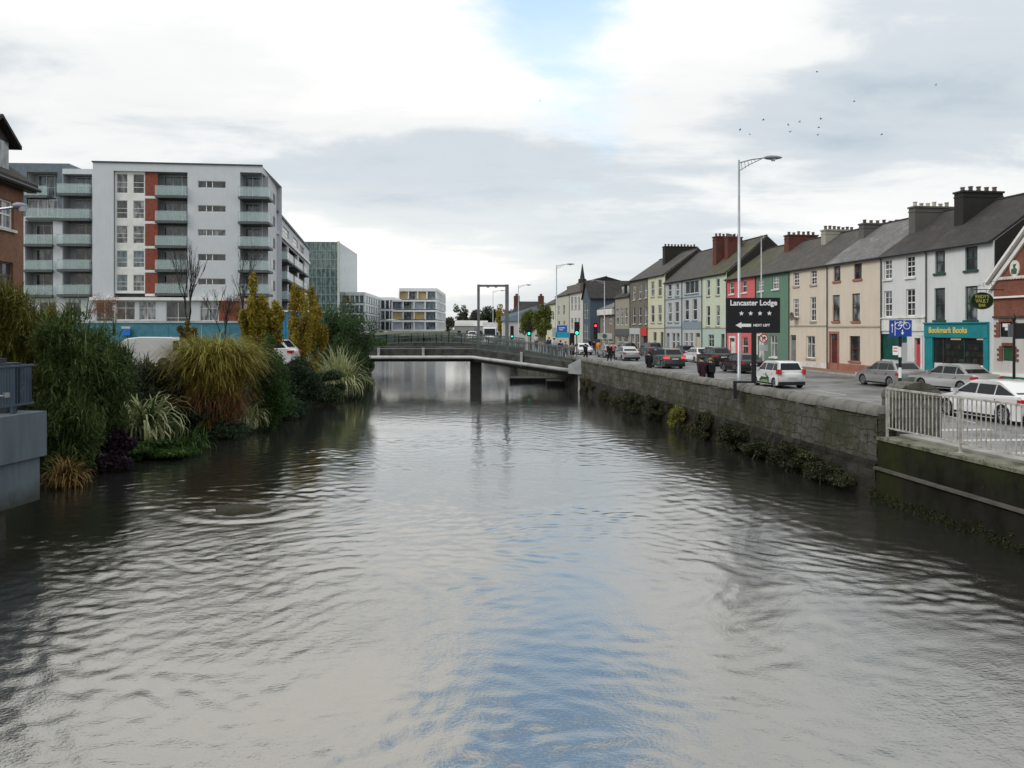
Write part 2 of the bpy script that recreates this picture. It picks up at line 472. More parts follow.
def river_mesh():
    """the reach near the camera carries real wave relief, the rest is flat"""
    wr_ = np.random.default_rng(21)
    ys = np.concatenate([np.arange(6, 34, .065), np.arange(34, 86.2, .13)]); xs = np.arange(-18.0, 14.6, .07)
    GX, GY = np.meshgrid(xs, ys)
    def lowf(seed, n, l0, l1):
        q = np.random.default_rng(seed); o = np.zeros_like(GX)
        for _ in range(n):
            L = q.uniform(l0, l1); a = q.uniform(0, 2 * math.pi); k = 2 * math.pi / L
            o += np.sin(k * (GX * math.cos(a) + GY * math.sin(a)) + q.uniform(0, 6.28))
        return o / math.sqrt(n / 2)
    wx, wy = lowf(1, 8, 5, 16) * .45, lowf(2, 8, 5, 16) * .45
    pat = 1 / (1 + np.exp(-(lowf(3, 10, 5, 18) * 1.0 + lowf(4, 8, 2.5, 6) * .6 + np.where((GX < -1) & (GY < 34), .9, 0) - .1) * 1.8))
    PX, PY = GX + wx, GY + wy
    Zs = np.zeros_like(GX); Zf = np.zeros_like(GX)
    for i in range(90):
        L = .26 * (1.9 / .26) ** wr_.random(); a = wr_.normal(math.pi / 2, 1.0)
        k = 2 * math.pi / L; slope = wr_.uniform(.5, 1.2) * (.0122 if L < .8 else .0046)
        ph = k * (PX * math.cos(a) + PY * math.sin(a)) + wr_.uniform(0, 6.28)
        w_ = slope / k * (np.sin(ph) + .25 * np.sin(2 * ph + .6))
        if L < .8: Zs += w_
        else: Zf += w_
    fade = np.clip((86 - GY) / 10, 0, 1) * np.clip((GY - 6) / 2, 0, 1)
    damp = 1 / (1 + (GY / 31) ** 2.4)
    Zt = (Zs * (.22 + .78 * pat) * 1.3 + Zf * (.45 + .55 * pat)) * fade * damp
    d = np.hypot(GX + 7.0, (GY - 20.6) * 1.4)
    Zt += .013 * np.sin((d - 1.0) * 5.5) * np.exp(-((d - 1.5) / .8) ** 2) * (GY < 20.8) * fade
    edge_ = np.minimum(np.clip((GX + 18) / 1, 0, 1), np.clip((14.5 - GX) / 1, 0, 1)); Zt *= edge_
    ny, nx = GX.shape
    V = np.stack([GX, GY, Zt], -1).reshape(-1, 3)
    i0 = (np.arange(ny - 1)[:, None] * nx + np.arange(nx - 1)[None, :]).reshape(-1)
    Fq = np.stack([i0, i0 + 1, i0 + nx + 1, i0 + nx], 1)
    x0, x1, y0, y1 = xs[0], xs[-1], ys[0], ys[-1]
    ex = np.array([(-120, -60, 0), (120, -60, 0), (120, y0, 0), (-120, y0, 0), (-120, y1, 0), (120, y1, 0), (120, 240, 0), (-120, 240, 0), (x0, y0, 0), (x0, y1, 0), (x1, y0, 0), (x1, y1, 0)], float)
    b0 = len(V); V = np.concatenate([V, ex])
    Fe = np.array([(0, 1, 2, 3), (3, 8, 9, 4), (10, 2, 5, 11), (4, 5, 6, 7)]) + b0
    Fq = np.concatenate([Fq, Fe]).astype(np.int32)
    me = bpy.data.meshes.new('river_water'); n = len(Fq)
    me.vertices.add(len(V)); me.vertices.foreach_set('co', V.reshape(-1).astype(np.float32))
    me.loops.add(n * 4); me.loops.foreach_set('vertex_index', Fq.reshape(-1))
    me.polygons.add(n); me.polygons.foreach_set('loop_start', np.arange(0, n * 4, 4, dtype=np.int32))
    me.polygons.foreach_set('use_smooth', np.ones(n, bool))
    me.materials.append(wm); me.update(calc_edges=True); me.validate()
    o = bpy.data.objects.new('river_water', me); COL.objects.link(o)
    return o


tag(river_mesh(), kind='structure')

# boulder that the flood just covers
g = MB()
vs, fs = [], []
for i in range(9):
    for k in range(20):
        a = 2 * math.pi * k / 20; r_ = i / 8
        n_ = 1 + .15 * math.sin(3 * a + 1) + .1 * math.sin(7 * a)
        vs.append((.82 * r_ * n_ * math.cos(a), .62 * r_ * n_ * math.sin(a), .15 - .22 * r_ ** 2.2 + random.uniform(-.006, .006)))
for i in range(8):
    for k in range(20):
        k2 = (k + 1) % 20
        fs.append((i * 20 + k, (i + 1) * 20 + k, (i + 1) * 20 + k2, i * 20 + k2))
g.add(vs, fs)
tag(g.build('boulder', mat('wet_mossy_stone', (.020, .018, .007), .5, var=.4, vscale=5, bump=.6, bscale=14, col2=(.008, .007, .004), spec=.12), smooth=True, loc=(-7.05, 20.7, 0)),
    'wet brown mossy boulder just breaking the river surface', 'boulder')

# road, footpaths, kerbs, markings (right bank)
ASPH = mat('asphalt', (.14, .14, .138), .55, var=.3, vscale=.45, bump=.15, bscale=60, spec=.5)
PAVE = brick_mat('paving', (.20, .19, .18), (.24, .23, .21), (.12, .12, .11), .6, .4, .01, .1)
REDP = mat('red_paving', (.22, .12, .09), .9, var=.15, vscale=2)


def strip(m, ya, yb, fa, fb, z, step=6):
    ys = list(np.arange(ya, yb, step)) + [yb]
    for p, q in zip(ys[:-1], ys[1:]):
        m.quad((fa(p), p, z), (fb(p), p, z), (fb(q), q, z), (fa(q), q, z))
    return m


near_k = lambda y: wall_x(y) + kerb_off(y)
far_k = lambda y: front_x(y) - 2.7
g = strip(MB(), -30, 235, near_k, far_k, ROAD_Z, 3)
# road flat pieces use x,y; object coordinates do the rest
tag(g.build('road', ASPH), kind='structure')


def walk(name, m_, ya, yb, fa, fb, kerb_side):
    g = MB()
    ys = list(np.arange(ya, yb, 3)) + [yb]
    for p, q in zip(ys[:-1], ys[1:]):
        g.quad((fa(p), p, WALK_Z), (fb(p), p, WALK_Z), (fb(q), q, WALK_Z), (fa(q), q, WALK_Z))
    o = g.build(name, m_); tag(o, kind='structure')
    k = MB()
    f_ = fb if kerb_side == 1 else fa
    s_ = kerb_side
    for p, q in zip(ys[:-1], ys[1:]):
        q2 = q - .02
        k.add([(f_(p) - .0, p, ROAD_Z - .02), (f_(p) + .16 * s_, p, ROAD_Z - .02), (f_(q2) + .16 * s_, q2, ROAD_Z - .02), (f_(q2), q2, ROAD_Z - .02),
               (f_(p), p, WALK_Z + .004), (f_(p) + .16 * s_, p, WALK_Z + .004), (f_(q2) + .16 * s_, q2, WALK_Z + .004), (f_(q2), q2, WALK_Z + .004)],
              [(0, 3, 2, 1), (4, 5, 6, 7), (0, 1, 5, 4), (1, 2, 6, 5), (2, 3, 7, 6), (3, 0, 4, 7)])
    tag(k.build('kerb', mat('kerb_stone', (.3, .3, .28), .85, var=.15)), kind='structure')


walk('river_footpath', PAVE, -30, 235, lambda y: wall_x(y) + .25, lambda y: near_k(y) - .16, 1)
walk('terrace_pavement', REDP, -30, 235, lambda y: far_k(y) + .16, lambda y: front_x(y) + .5, -1)

MARK = mat('road_paint', (.42, .42, .41), .7, var=.25, vscale=5)
g = MB()
for y0 in np.arange(16, 140, 6.0):      # dashed centre line
    strip(g, y0, y0 + 3, lambda y: near_k(y) + 3.6, lambda y: near_k(y) + 3.72, ROAD_Z + .004, 3)
strip(g, 20, 40, lambda y: near_k(y) + .5, lambda y: near_k(y) + .6, ROAD_Z + .004)
for k in range(3):                       # crossing bars near the railing
    y0 = 21.0 + k * 2.4
    g.quad((near_k(y0) + .9, y0, ROAD_Z + .006), (near_k(y0) + 3.4, y0 + .2, ROAD_Z + .006), (near_k(y0) + 3.4, y0 + .62, ROAD_Z + .006), (near_k(y0) + .9, y0 + .42, ROAD_Z + .006))
tag(g.build('road_markings', MARK), kind='structure')

# ------------------------------------------------------------------ right quay wall (local x runs along the wall)
WD = Vector((-.1275, 1)).normalized(); WRZ = math.atan2(WD.y, WD.x)


def wall_local(Y0):
    """origin on the river face at Y0; +x runs up the street, +y points to the river (left)"""
    return (wall_x(Y0), Y0, 0)


QY0, QY1 = 22.0, 66.0
QL = (QY1 - QY0) / WD.y
qw = empty('quay_wall', wall_local(QY0), WRZ, 'long old stone quay wall with rounded coping and moss beside the river', 'wall')
STONE = brick_mat('quay_stone', (.065, .062, .055), (.125, .12, .105), (.024, .022, .018), .78, .34, .022, 1.0, moss=(.035, .038, .018), mossat=(.44, .58), wobf=.8)
DARKSTONE = brick_mat('wet_quay_stone', (.022, .020, .016), (.030, .027, .021), (.010, .010, .007), .7, .32, .02, 1.0, moss=(.02, .026, .009), rough=.6)


def rough_face(m, x0, x1, z0, z1, y, nx, nz, amp):
    vs = []
    for j in range(nz + 1):
        for i in range(nx + 1):
            fx, fz = x0 + (x1 - x0) * i / nx, z0 + (z1 - z0) * j / nz
            vs.append((fx, y + random.uniform(-amp, amp), fz))
    fs = [(j * (nx + 1) + i, j * (nx + 1) + i + 1, (j + 1) * (nx + 1) + i + 1, (j + 1) * (nx + 1) + i) for j in range(nz) for i in range(nx)]
    m.add(vs, [tuple(reversed(f)) for f in fs])


g = MB(); rough_face(g, 0, QL, 1.05, 2.36, 0, 170, 5, .022); g.box(0, QL, -.42, -.03, 1.05, 2.36)
g.build('parapet', STONE, qw)
g = MB(); rough_face(g, 0, QL, -.5, 1.06, .05, 170, 6, .045); g.box(0, QL, -.42, -.02, -.5, 1.05)
g.build('dark_base', DARKSTONE, qw)
g = MB()
x = 0.0
while x < QL - .3:
    L = random.uniform(.75, 1.25); x1 = min(x + L - .025, QL)
    rr_, dz_, dy_ = random.uniform(.245, .275), random.uniform(-.02, .015), random.uniform(-.02, .02)
    prof = [(dy_ - .21 + rr_ * math.cos(a), 2.34 + dz_ + rr_ * .95 * math.sin(a)) for a in np.linspace(-.15, math.pi + .15, 11)]
    n = len(prof)
    vs = []
    for xx, sh in ((x, .9), (x + .05, 1.0), (x1 - .05, 1.0), (x1, .9)):
        vs += [(xx, -.21 + (py_ + .21) * sh, 2.34 + (pz_ - 2.34) * sh) for py_, pz_ in prof]
    fs = [(r * n + i, (r + 1) * n + i, (r + 1) * n + i + 1, r * n + i + 1) for r in range(3) for i in range(n - 1)] + [tuple(range(n)), tuple(3 * n + i for i in reversed(range(n)))]
    g.add(vs, fs); x = x1 + .025
g.build('coping', mat('coping_stone', (.125, .12, .11), .9, var=.3, vscale=2.2, bump=.9, bscale=12, col2=(.075, .075, .06)), qw, smooth=True)

# stone pier where wall ends
g = MB()
g.box(-.35, .35, -1.35, .02, 1.3, 2.75)
prof = [(-1.36 + 1.4 * (1 - math.cos(t)) / 2, 2.75 + .45 * math.sin(t)) for t in np.linspace(0, math.pi, 12)]
n = len(prof)
g.add([(-.37, a, c) for a, c in prof] + [(.37, a, c) for a, c in prof], [tuple(range(n)), tuple(2 * n - 1 - i for i in range(n))] + [(i, i + n, i + n + 1, i + 1) for i in range(n - 1)])
tag(g.build('stone_pier', brick_mat('pier_stone', (.10, .10, .085), (.13, .13, .11), (.06, .06, .05), .5, .28, .015, 1.0, moss=(.05, .055, .025)), loc=(wall_x(22.6) + .75, 22.7, 0), rz=WRZ),
    'stout round-topped stone pier behind the start of the white railing', 'pier')

# near concrete quay (below the railing)
nq = empty('concrete_quay', wall_local(QY0 - .02), WRZ, 'dark mossy concrete quay with a pale ledge below the white railing', 'wall')
NL = -32.0
DK = mat('stained_concrete', (.028, .027, .022), .9, var=.3, vscale=1.6, bump=.5, bscale=10, col2=(.012, .012, .01), spec=.08)
T = NT(DK.node_tree.nodes, DK.node_tree.links); b = T.n['Principled BSDF']
v = T.n['Texture Coordinate'].outputs['Object']
x_, y_, z_ = T.sep(v)
base = T.ramp(T.noise(T.scale(v, (1.2, 1, .5)), 1.5, 5, .65), [(.3, (.006, .006, .005)), (.62, (.020, .019, .016))])
drips = T.ramp(T.noise(T.scale(v, (5, 1, .7), (2, 0, 1)), 1.9, 4, .75), [(.62, 0.0), (.72, 1.0)])
spots = T.ramp(T.noise(v, 9, 3, .6), [(.6, 0.0), (.7, .8)])
base = T.mix(T.math('MULTIPLY', drips, spots), base, (.24, .22, .18))
mossf = T.math('MULTIPLY', T.ramp(T.noise(T.scale(v, (1, 1, .6), (4, 4, 4)), 1.3, 5, .7), [(.38, 0.0), (.6, 1.0)]), T.ramp(T.math('ADD', T.math('ABSOLUTE', T.math('SUBTRACT', z_, .75)), 0.0), [(.35, .15), (.85, 1.0)]))
endm = T.ramp(T.math('ABSOLUTE', T.math('ADD', x_, 0.0)), [(.55, .9), (1.0, 0.0)])
endm = T.ramp(T.math('ABSOLUTE', T.math('ADD', x_, .6)), [(.35, .85), (.75, 0.0)])
base = T.mix(T.math('MAXIMUM', T.math('MULTIPLY', mossf, .8), T.math('MULTIPLY', endm, T.ramp(T.noise(v, 2.6, 4, .6), [(.3, .4), (.6, 1.0)]))), base, (.028, .034, .010))
T.l.new(base, b.inputs['Base Color'])
g = MB(); rough_face(g, NL, 0, .93, 1.66, .0, 90, 4, .008); g.box(NL, 0, -.5, -.02, .93, 1.66)
g.build('upper_wall', DK, nq)
g = MB(); rough_face(g, NL, 0, -.5, .86, .06, 90, 4, .012); g.box(NL, 0, -.5, .02, -.5, .86)
g.build('lower_wall', DK, nq)
g = MB(); g.box(NL, 0.01, -.4, .13, .86, .925)
g.build('ledge', mat('pale_ledge', (.075, .07, .06), .9, var=.35, vscale=3, col2=(.05, .05, .04)), nq)
g = MB(); g.box(NL, 0, -.62, .04, 1.66, 1.74)
g.build('kerb_cap', mat('mossy_cap', (.14, .14, .11), .9, var=.3, vscale=2.5, col2=(.06, .065, .03)), nq)
g = MB(); g.box(NL, -.02, -1.15, -.63, 1.45, 1.80)
g.build('inner_kerb', mat('pale_kerb', (.30, .30, .28), .9, var=.12), nq)

# railing: panels on posts
RAILW = mat('railing_white', (.40, .395, .37), .6, var=.12, vscale=5, col2=(.22, .19, .15))
rl = empty('white_railing', (wall_x(QY0) + .28, QY0, 0), WRZ, 'white metal railing with upright bars above the concrete quay', 'railing')
pl = 2.95
k = 0
x = .02
while x > -26:
    x0 = x - pl
    m = MB()
    m.box(x0 + .03, x - .03, -.025, .025, 3.04, 3.09); m.box(x0 + .03, x - .03, -.02, .02, 1.96, 2.0)
    nb = 19
    for i in range(nb):
        bx_ = x0 + .1 + (pl - .2) * i / (nb - 1)
        m.box(bx_ - .011, bx_ + .011, -.011, .011, 2.001, 3.039)
    m.build('railing_panel', RAILW, rl)
    m = MB(); m.box(x0 - .022, x0 + .022, -.03, .03, 1.741, 3.1); m.box(x0 - .06, x0 + .06, -.06, .06, 1.741, 1.76)
    m.build('post', RAILW, rl)
    if k == 0:
        m = MB(); m.box(x - .028, x + .028, -.03, .03, 1.741, 3.1); m.build('post', RAILW, rl)
    x = x0; k += 1
# second, lower guard rail on the kerb behind
g = MB()
for yy in np.arange(14, 22.5, 2.8):
    pass

# ------------------------------------------------------------------ vegetation helpers
def clump_leaves(n, clumps, size, elong=2.2, droop=.3, flat=.0):
    """clumps: array rows (x,y,z,rx,ry,rz,weight). returns (n,4,3) leaf quads"""
    C = np.array(clumps, float)
    w = C[:, 6] / C[:, 6].sum()
    idx = rng.choice(len(C), n, p=w)
    d = rng.normal(size=(n, 3)); d /= np.linalg.norm(d, axis=1)[:, None]
    r = rng.random(n) ** .42
    P = C[idx, :3] + d * r[:, None] * C[idx, 3:6]
    u = d * .55 + rng.normal(size=(n, 3)) * .7
    u[:, 2] -= droop
    u /= np.linalg.norm(u, axis=1)[:, None]
    t = rng.normal(size=(n, 3)); v = np.cross(u, t); v /= np.linalg.norm(v, axis=1)[:, None]
    s = size * rng.uniform(.6, 1.4, n)[:, None]
    a = P - u * s * .5; c = P + u * s * .5
    b = P - v * s * .5 / elong; e = P + v * s * .5 / elong
    return np.stack([a, b, c, e], 1)


def sub_clumps(center, rad, n, rfac=.40, jitter=.15, floor=None, shape=None):
    out = []
    cx_, cy_, cz_ = center; rx, ry, rz = rad
    for i in range(n):
        d = rng.normal(size=3); d /= np.linalg.norm(d)
        r = rng.uniform(.3, .92)
        p = np.array([cx_ + d[0] * rx * r, cy_ + d[1] * ry * r, cz_ + d[2] * rz * r])
        if shape:
            h = (p[2] - (cz_ - rz)) / (2 * rz)
            k = shape(h); p[0] = cx_ + (p[0] - cx_) * k; p[1] = cy_ + (p[1] - cy_) * k
        if floor is not None and p[2] < floor: p[2] = floor + rng.uniform(0, .4)
        f = rfac * rng.uniform(.65, 1.3)
        out.append((p[0], p[1], p[2], rx * f, ry * f, rz * f * .8, f ** 2))
    return out


def blades(base_pts, n, length, width, lean=(.2, 1.0), droop=1.3, seg=5, curl=0.0):
    """arching strap leaves; base_pts (k,3)"""
    out = []
    bp = np.array(base_pts, float)
    for i in range(n):
        p = bp[rng.integers(len(bp))] + rng.normal(size=3) * np.array([.08, .08, .02])
        a = rng.uniform(0, 2 * math.pi); L = rng.uniform(*length); w = rng.uniform(*width)
        ln = rng.uniform(*lean)
        h = np.array([math.cos(a), math.sin(a), 0]); side = np.array([-math.sin(a), math.cos(a), 0])
        th0 = math.radians(90) - ln * .75
        pts = [p]; th = th0
        for s in range(seg):
            pts.append(pts[-1] + (h * math.cos(th) + np.array([0, 0, 1.0]) * math.sin(th)) * L / seg)
            th -= ln * droop / seg * (1 + s * .55) + curl * (.7 + .6 * (i * .618 % 1)) * 2.4 * (3 / seg) * ((s + .5) / seg) ** 2
        for s in range(seg):
            w0 = w * (1 - (s / seg) ** 2.2) + .004; w1 = w * (1 - ((s + 1) / seg) ** 2.2) + .004
            out.append([pts[s] - side * w0, pts[s] + side * w0, pts[s + 1] + side * w1, pts[s + 1] - side * w1])
    return np.array(out)


def branchy(m, p, d, L, r, depth, spread=.5, up=.15, seg=4, minr=.008):
    q = p + d * L
    mid = p + d * L * .5 + Vector((random.uniform(-1, 1), random.uniform(-1, 1), random.uniform(-.5, .5))) * L * .05
    m.tube([p, mid, q], [r, r * .85, max(minr, r * .68)], seg, cap=False)
    if depth == 0: return
    for k in range(random.choice((2, 3, 3))):
        nd = (d + Vector((random.uniform(-1, 1), random.uniform(-1, 1), random.uniform(-.4, .8))) * spread + Vector((0, 0, up))).normalized()
        st = p + d * L * random.uniform(.55, 1.0)
        branchy(m, st, nd, L * random.uniform(.6, .85), max(minr, r * random.uniform(.5, .68)), depth - 1, spread, up, 4 if depth > 2 else 3, minr)


def tree(name, label, cat, loc, H, crown_r, crown_h, lm, n, size, trunk_r=.12, clumps=26, group=None, elong=1.8, crown_z=None, shape=None, rfac=.40, droop=.2, bark=None):
    root = empty(name, loc, random.uniform(0, 6), label, cat, group)
    m = MB()
    th = (crown_z if crown_z is not None else H - crown_h) + crown_h * .35
    m.tube([(0, 0, -.2), (.03, .02, th * .5), (0, .05, th)], [trunk_r, trunk_r * .8, trunk_r * .5], 7)
    for k in range(7):
        a = k * 2.4; m.tube([(0, 0, th * (.55 + .06 * k)), (math.cos(a) * crown_r * .6, math.sin(a) * crown_r * .6, th * (.55 + .06 * k) + crown_h * .35)], [trunk_r * .4, trunk_r * .12], 4)
    m.build('trunk', bark or BARK, root)
    cz = H - crown_h / 2
    cl = sub_clumps((0, 0, cz), (crown_r, crown_r, crown_h / 2), clumps, rfac, shape=shape)
    quads_obj('crown', clump_leaves(n, cl, size, elong, droop), lm, root)
    return root

# ------------------------------------------------------------------ buildings
SLATE = brick_mat('slate_roof', (.060, .055, .050), (.085, .078, .070), (.05, .05, .048), .34, .16, .01, .35, moss=(.10, .085, .06), rough=.8)
SLATE_D = brick_mat('dark_slate_roof', (.036, .034, .033), (.052, .048, .045), (.03, .03, .03), .34, .16, .01, .35, moss=(.075, .062, .05), rough=.85)
SLATE_M = brick_mat('mossy_slate_roof', (.065, .057, .05), (.085, .073, .062), (.05, .05, .045), .34, .16, .01, .35, moss=(.085, .10, .035), rough=.85, mossat=(.45, .62))
SLATE_P = brick_mat('patched_slate_roof', (.12, .118, .115), (.17, .165, .16), (.06, .06, .06), .34, .16, .01, .35, moss=(.24, .23, .215), rough=.75)
POT = mat('clay_pot', (.11, .085, .075), .85, var=.25)
POT_Y = mat('buff_pot', (.42, .38, .30), .85, var=.2)
SOOT = render_mat('sooty_render', (.028, .026, .025), .3)
GREYR = render_mat('grey_render', (.115, .11, .10), .5)
CREAMR = render_mat('cream_stack_render', (.34, .33, .28), .5)
REDBR = brick_mat('red_brick', (.19, .065, .042), (.24, .085, .055), (.15, .11, .09), .23, .08, .01, .3)
REDBR_D = brick_mat('old_red_brick', (.125, .040, .030), (.16, .052, .038), (.09, .055, .045), .23, .08, .01, .3)
BROWNB = brick_mat('brown_brick', (.21, .105, .065), (.26, .13, .085), (.17, .12, .09), .23, .08, .01, .3)
GUTTER = mat('cast_iron_gutter', (.03, .032, .035), .5, var=0)


class Plane:
    """vertical facade plane: origin (x,y), direction of local +x; local +y goes into the building"""
    def __init__(s, ox, oy, ex, ey):
        n = math.hypot(ex, ey); s.o = (ox, oy); s.e = (ex / n, ey / n); s.rz = math.atan2(ey, ex)

    def u(s, px):
        a = (px - 512.0) / F
        return (a * s.o[1] - s.o[0]) / (s.e[0] - a * s.e[1])

    def Y(s, u): return s.o[1] + u * s.e[1]

    def z(s, px, py): return EYE - (py - HOR) / F * s.Y(s.u(px))

    def rect(s, x0, x1, y0, y1):
        """pixel rectangle -> local u0,u1,z0,z1 (y at the middle)"""
        u0, u1 = sorted((s.u(x0), s.u(x1)))
        Ym = s.Y((u0 + u1) / 2)
        return [u0, u1, EYE - (y1 - HOR) / F * Ym, EYE - (y0 - HOR) / F * Ym]

    def loc(s, u=0, n=0, z=0): return (s.o[0] + u * s.e[0] - n * s.e[1], s.o[1] + u * s.e[1] + n * s.e[0], z)


def wall_grid(m, u0, u1, z0, z1, ops, y=0.0, rev=.16):
    us = sorted({u0, u1} | {o[0] for o in ops} | {o[1] for o in ops})
    zs = sorted({z0, z1} | {o[2] for o in ops} | {o[3] for o in ops})
    for a, b_ in zip(us[:-1], us[1:]):
        for c, d in zip(zs[:-1], zs[1:]):
            mu, mz = (a + b_) / 2, (c + d) / 2
            if any(o[0] < mu < o[1] and o[2] < mz < o[3] for o in ops): continue
            m.quad((a, y, c), (b_, y, c), (b_, y, d), (a, y, d))
    for o in ops:
        a, b_, c, d = o[:4]
        m.quad((a, y, c), (a, y + rev, c), (a, y + rev, d), (a, y, d))
        m.quad((b_, y, c), (b_, y, d), (b_, y + rev, d), (b_, y + rev, c))
        m.quad((a, y, d), (a, y + rev, d), (b_, y + rev, d), (b_, y, d))
        m.quad((a, y, c), (b_, y, c), (b_, y + rev, c), (a, y + rev, c))


def window(root, o, style='sash', fm=WHITE, y=0.0, rev=.14, sill=None, pane=None, name='window'):
    """o: u0,u1,z0,z1. frame mesh with pane (and sill) below it in the tree"""
    a, b_, c, d = o[:4]
    w, h = b_ - a, d - c
    t = min(.07, w * .12)
    y0, y1 = y + rev - .05, y + rev
    m = MB()
    m.box(a, a + t, y0, y1, c, d); m.box(b_ - t, b_, y0, y1, c, d)
    m.box(a + t, b_ - t, y0, y1, d - t, d); m.box(a + t, b_ - t, y0, y1, c, c + t)
    if style in ('sash', 'georgian'):
        mz = c + h * .5
        m.box(a + t, b_ - t, y0 - .02, y1, mz - .035, mz + .035)
    if style == 'georgian':
        m.box((a + b_) / 2 - .018, (a + b_) / 2 + .018, y0, y1, c + t, d - t)
        for q in (.25, .75): m.box(a + t, b_ - t, y0 + .01, y1, c + h * q - .015, c + h * q + .015)
    if style == 'casement':
        m.box((a + b_) / 2 - .03, (a + b_) / 2 + .03, y0, y1, c + t, d - t)
        m.box(a + t, b_ - t, y0, y1, c + h * .62, c + h * .62 + .05)
    if style == 'grid':
        for q in (1 / 3, 2 / 3): m.box(a + w * q - .03, a + w * q + .03, y0, y1, c + t, d - t)
    if style == 'trans':
        m.box(a + t, b_ - t, y0, y1, c + h * .3, c + h * .3 + .06); m.box(a + t, b_ - t, y0, y1, c + h * .55, c + h * .55 + .05)
    f = m.build(name, fm, root)
    MB().box(a + t * .5, b_ - t * .5, y1 - .02, y1 + .03, c + t * .5, d - t * .5).build('pane', pane or PANE, f)
    if sill is not None:
        MB().box(a - .1, b_ + .1, y - .10, y + rev - .051, c - .14, c - .003).build('sill', sill, f)
    return f


def door(root, o, m_, y=0.0, rev=.16, surround=None, glass=True):
    a, b_, c, d = o[:4]
    m = MB(); m.box(a, b_, y + rev - .05, y + rev, c, d)
    for q0, q1 in ((.08, .42), (.48, .78)):
        m.box(a + .12, b_ - .12, y + rev - .065, y + rev - .05, c + (d - c) * q0, c + (d - c) * q1)
    dr = m.build('door', m_, root)
    MB().tube([(b_ - .12, y + rev - .1, c + 1.0), (b_ - .12, y + rev - .05, c + 1.0)], .03, 8).build('handle', GALV, dr)
    if glass:
        MB().box(a + .1, b_ - .1, y + rev - .07, y + rev - .052, c + (d - c) * .84, d - .06).build('fanlight', PANE, dr)
    if surround is not None:
        s = MB(); s.box(a - .18, a, y - .05, y + .04, c, d + .2); s.box(b_, b_ + .18, y - .05, y + .04, c, d + .2); s.box(a, b_, y - .05, y + .04, d, d + .2)
        s.build('door_surround', surround, root)
    return dr


def gable_sides(m, u0, u1, z1, zr, dep):
    for u, fl in ((u0, 1), (u1, 0)):
        t = [(u, 0, z1), (u, dep, z1), (u, dep / 2, zr)]
        m.add(t, [(0, 2, 1) if fl else (0, 1, 2)])


def chimney(root, u, zb, zt, w, th, m_, pots, pm=POT, dep=9.0, cap=None, off=0.0):
    """stack across the party wall at local u, width w runs into the house"""
    yc = dep / 2 + off
    m = MB(); m.box(u - th / 2, u + th / 2, yc - w / 2, yc + w / 2, zb, zt)
    m.box(u - th / 2 - .07, u + th / 2 + .07, yc - w / 2 - .07, yc + w / 2 + .07, zt, zt + .12)
    m.box(u - th / 2 - .03, u + th / 2 + .03, yc - w / 2 - .03, yc + w / 2 + .03, zt - .3, zt - .2)
    c = m.build('chimney', m_, root)
    for k in range(pots):
        y = yc - w / 2 + w * (k + .5) / pots
        hgt = random.uniform(.24, .38)
        MB().tube([(u, y, zt + .12), (u, y, zt + .12 + hgt * .8), (u, y, zt + .12 + hgt * .82), (u, y, zt + .12 + hgt)], [.14, .12, .16, .15], 8).build('chimney_pot', pm, c)
    return c


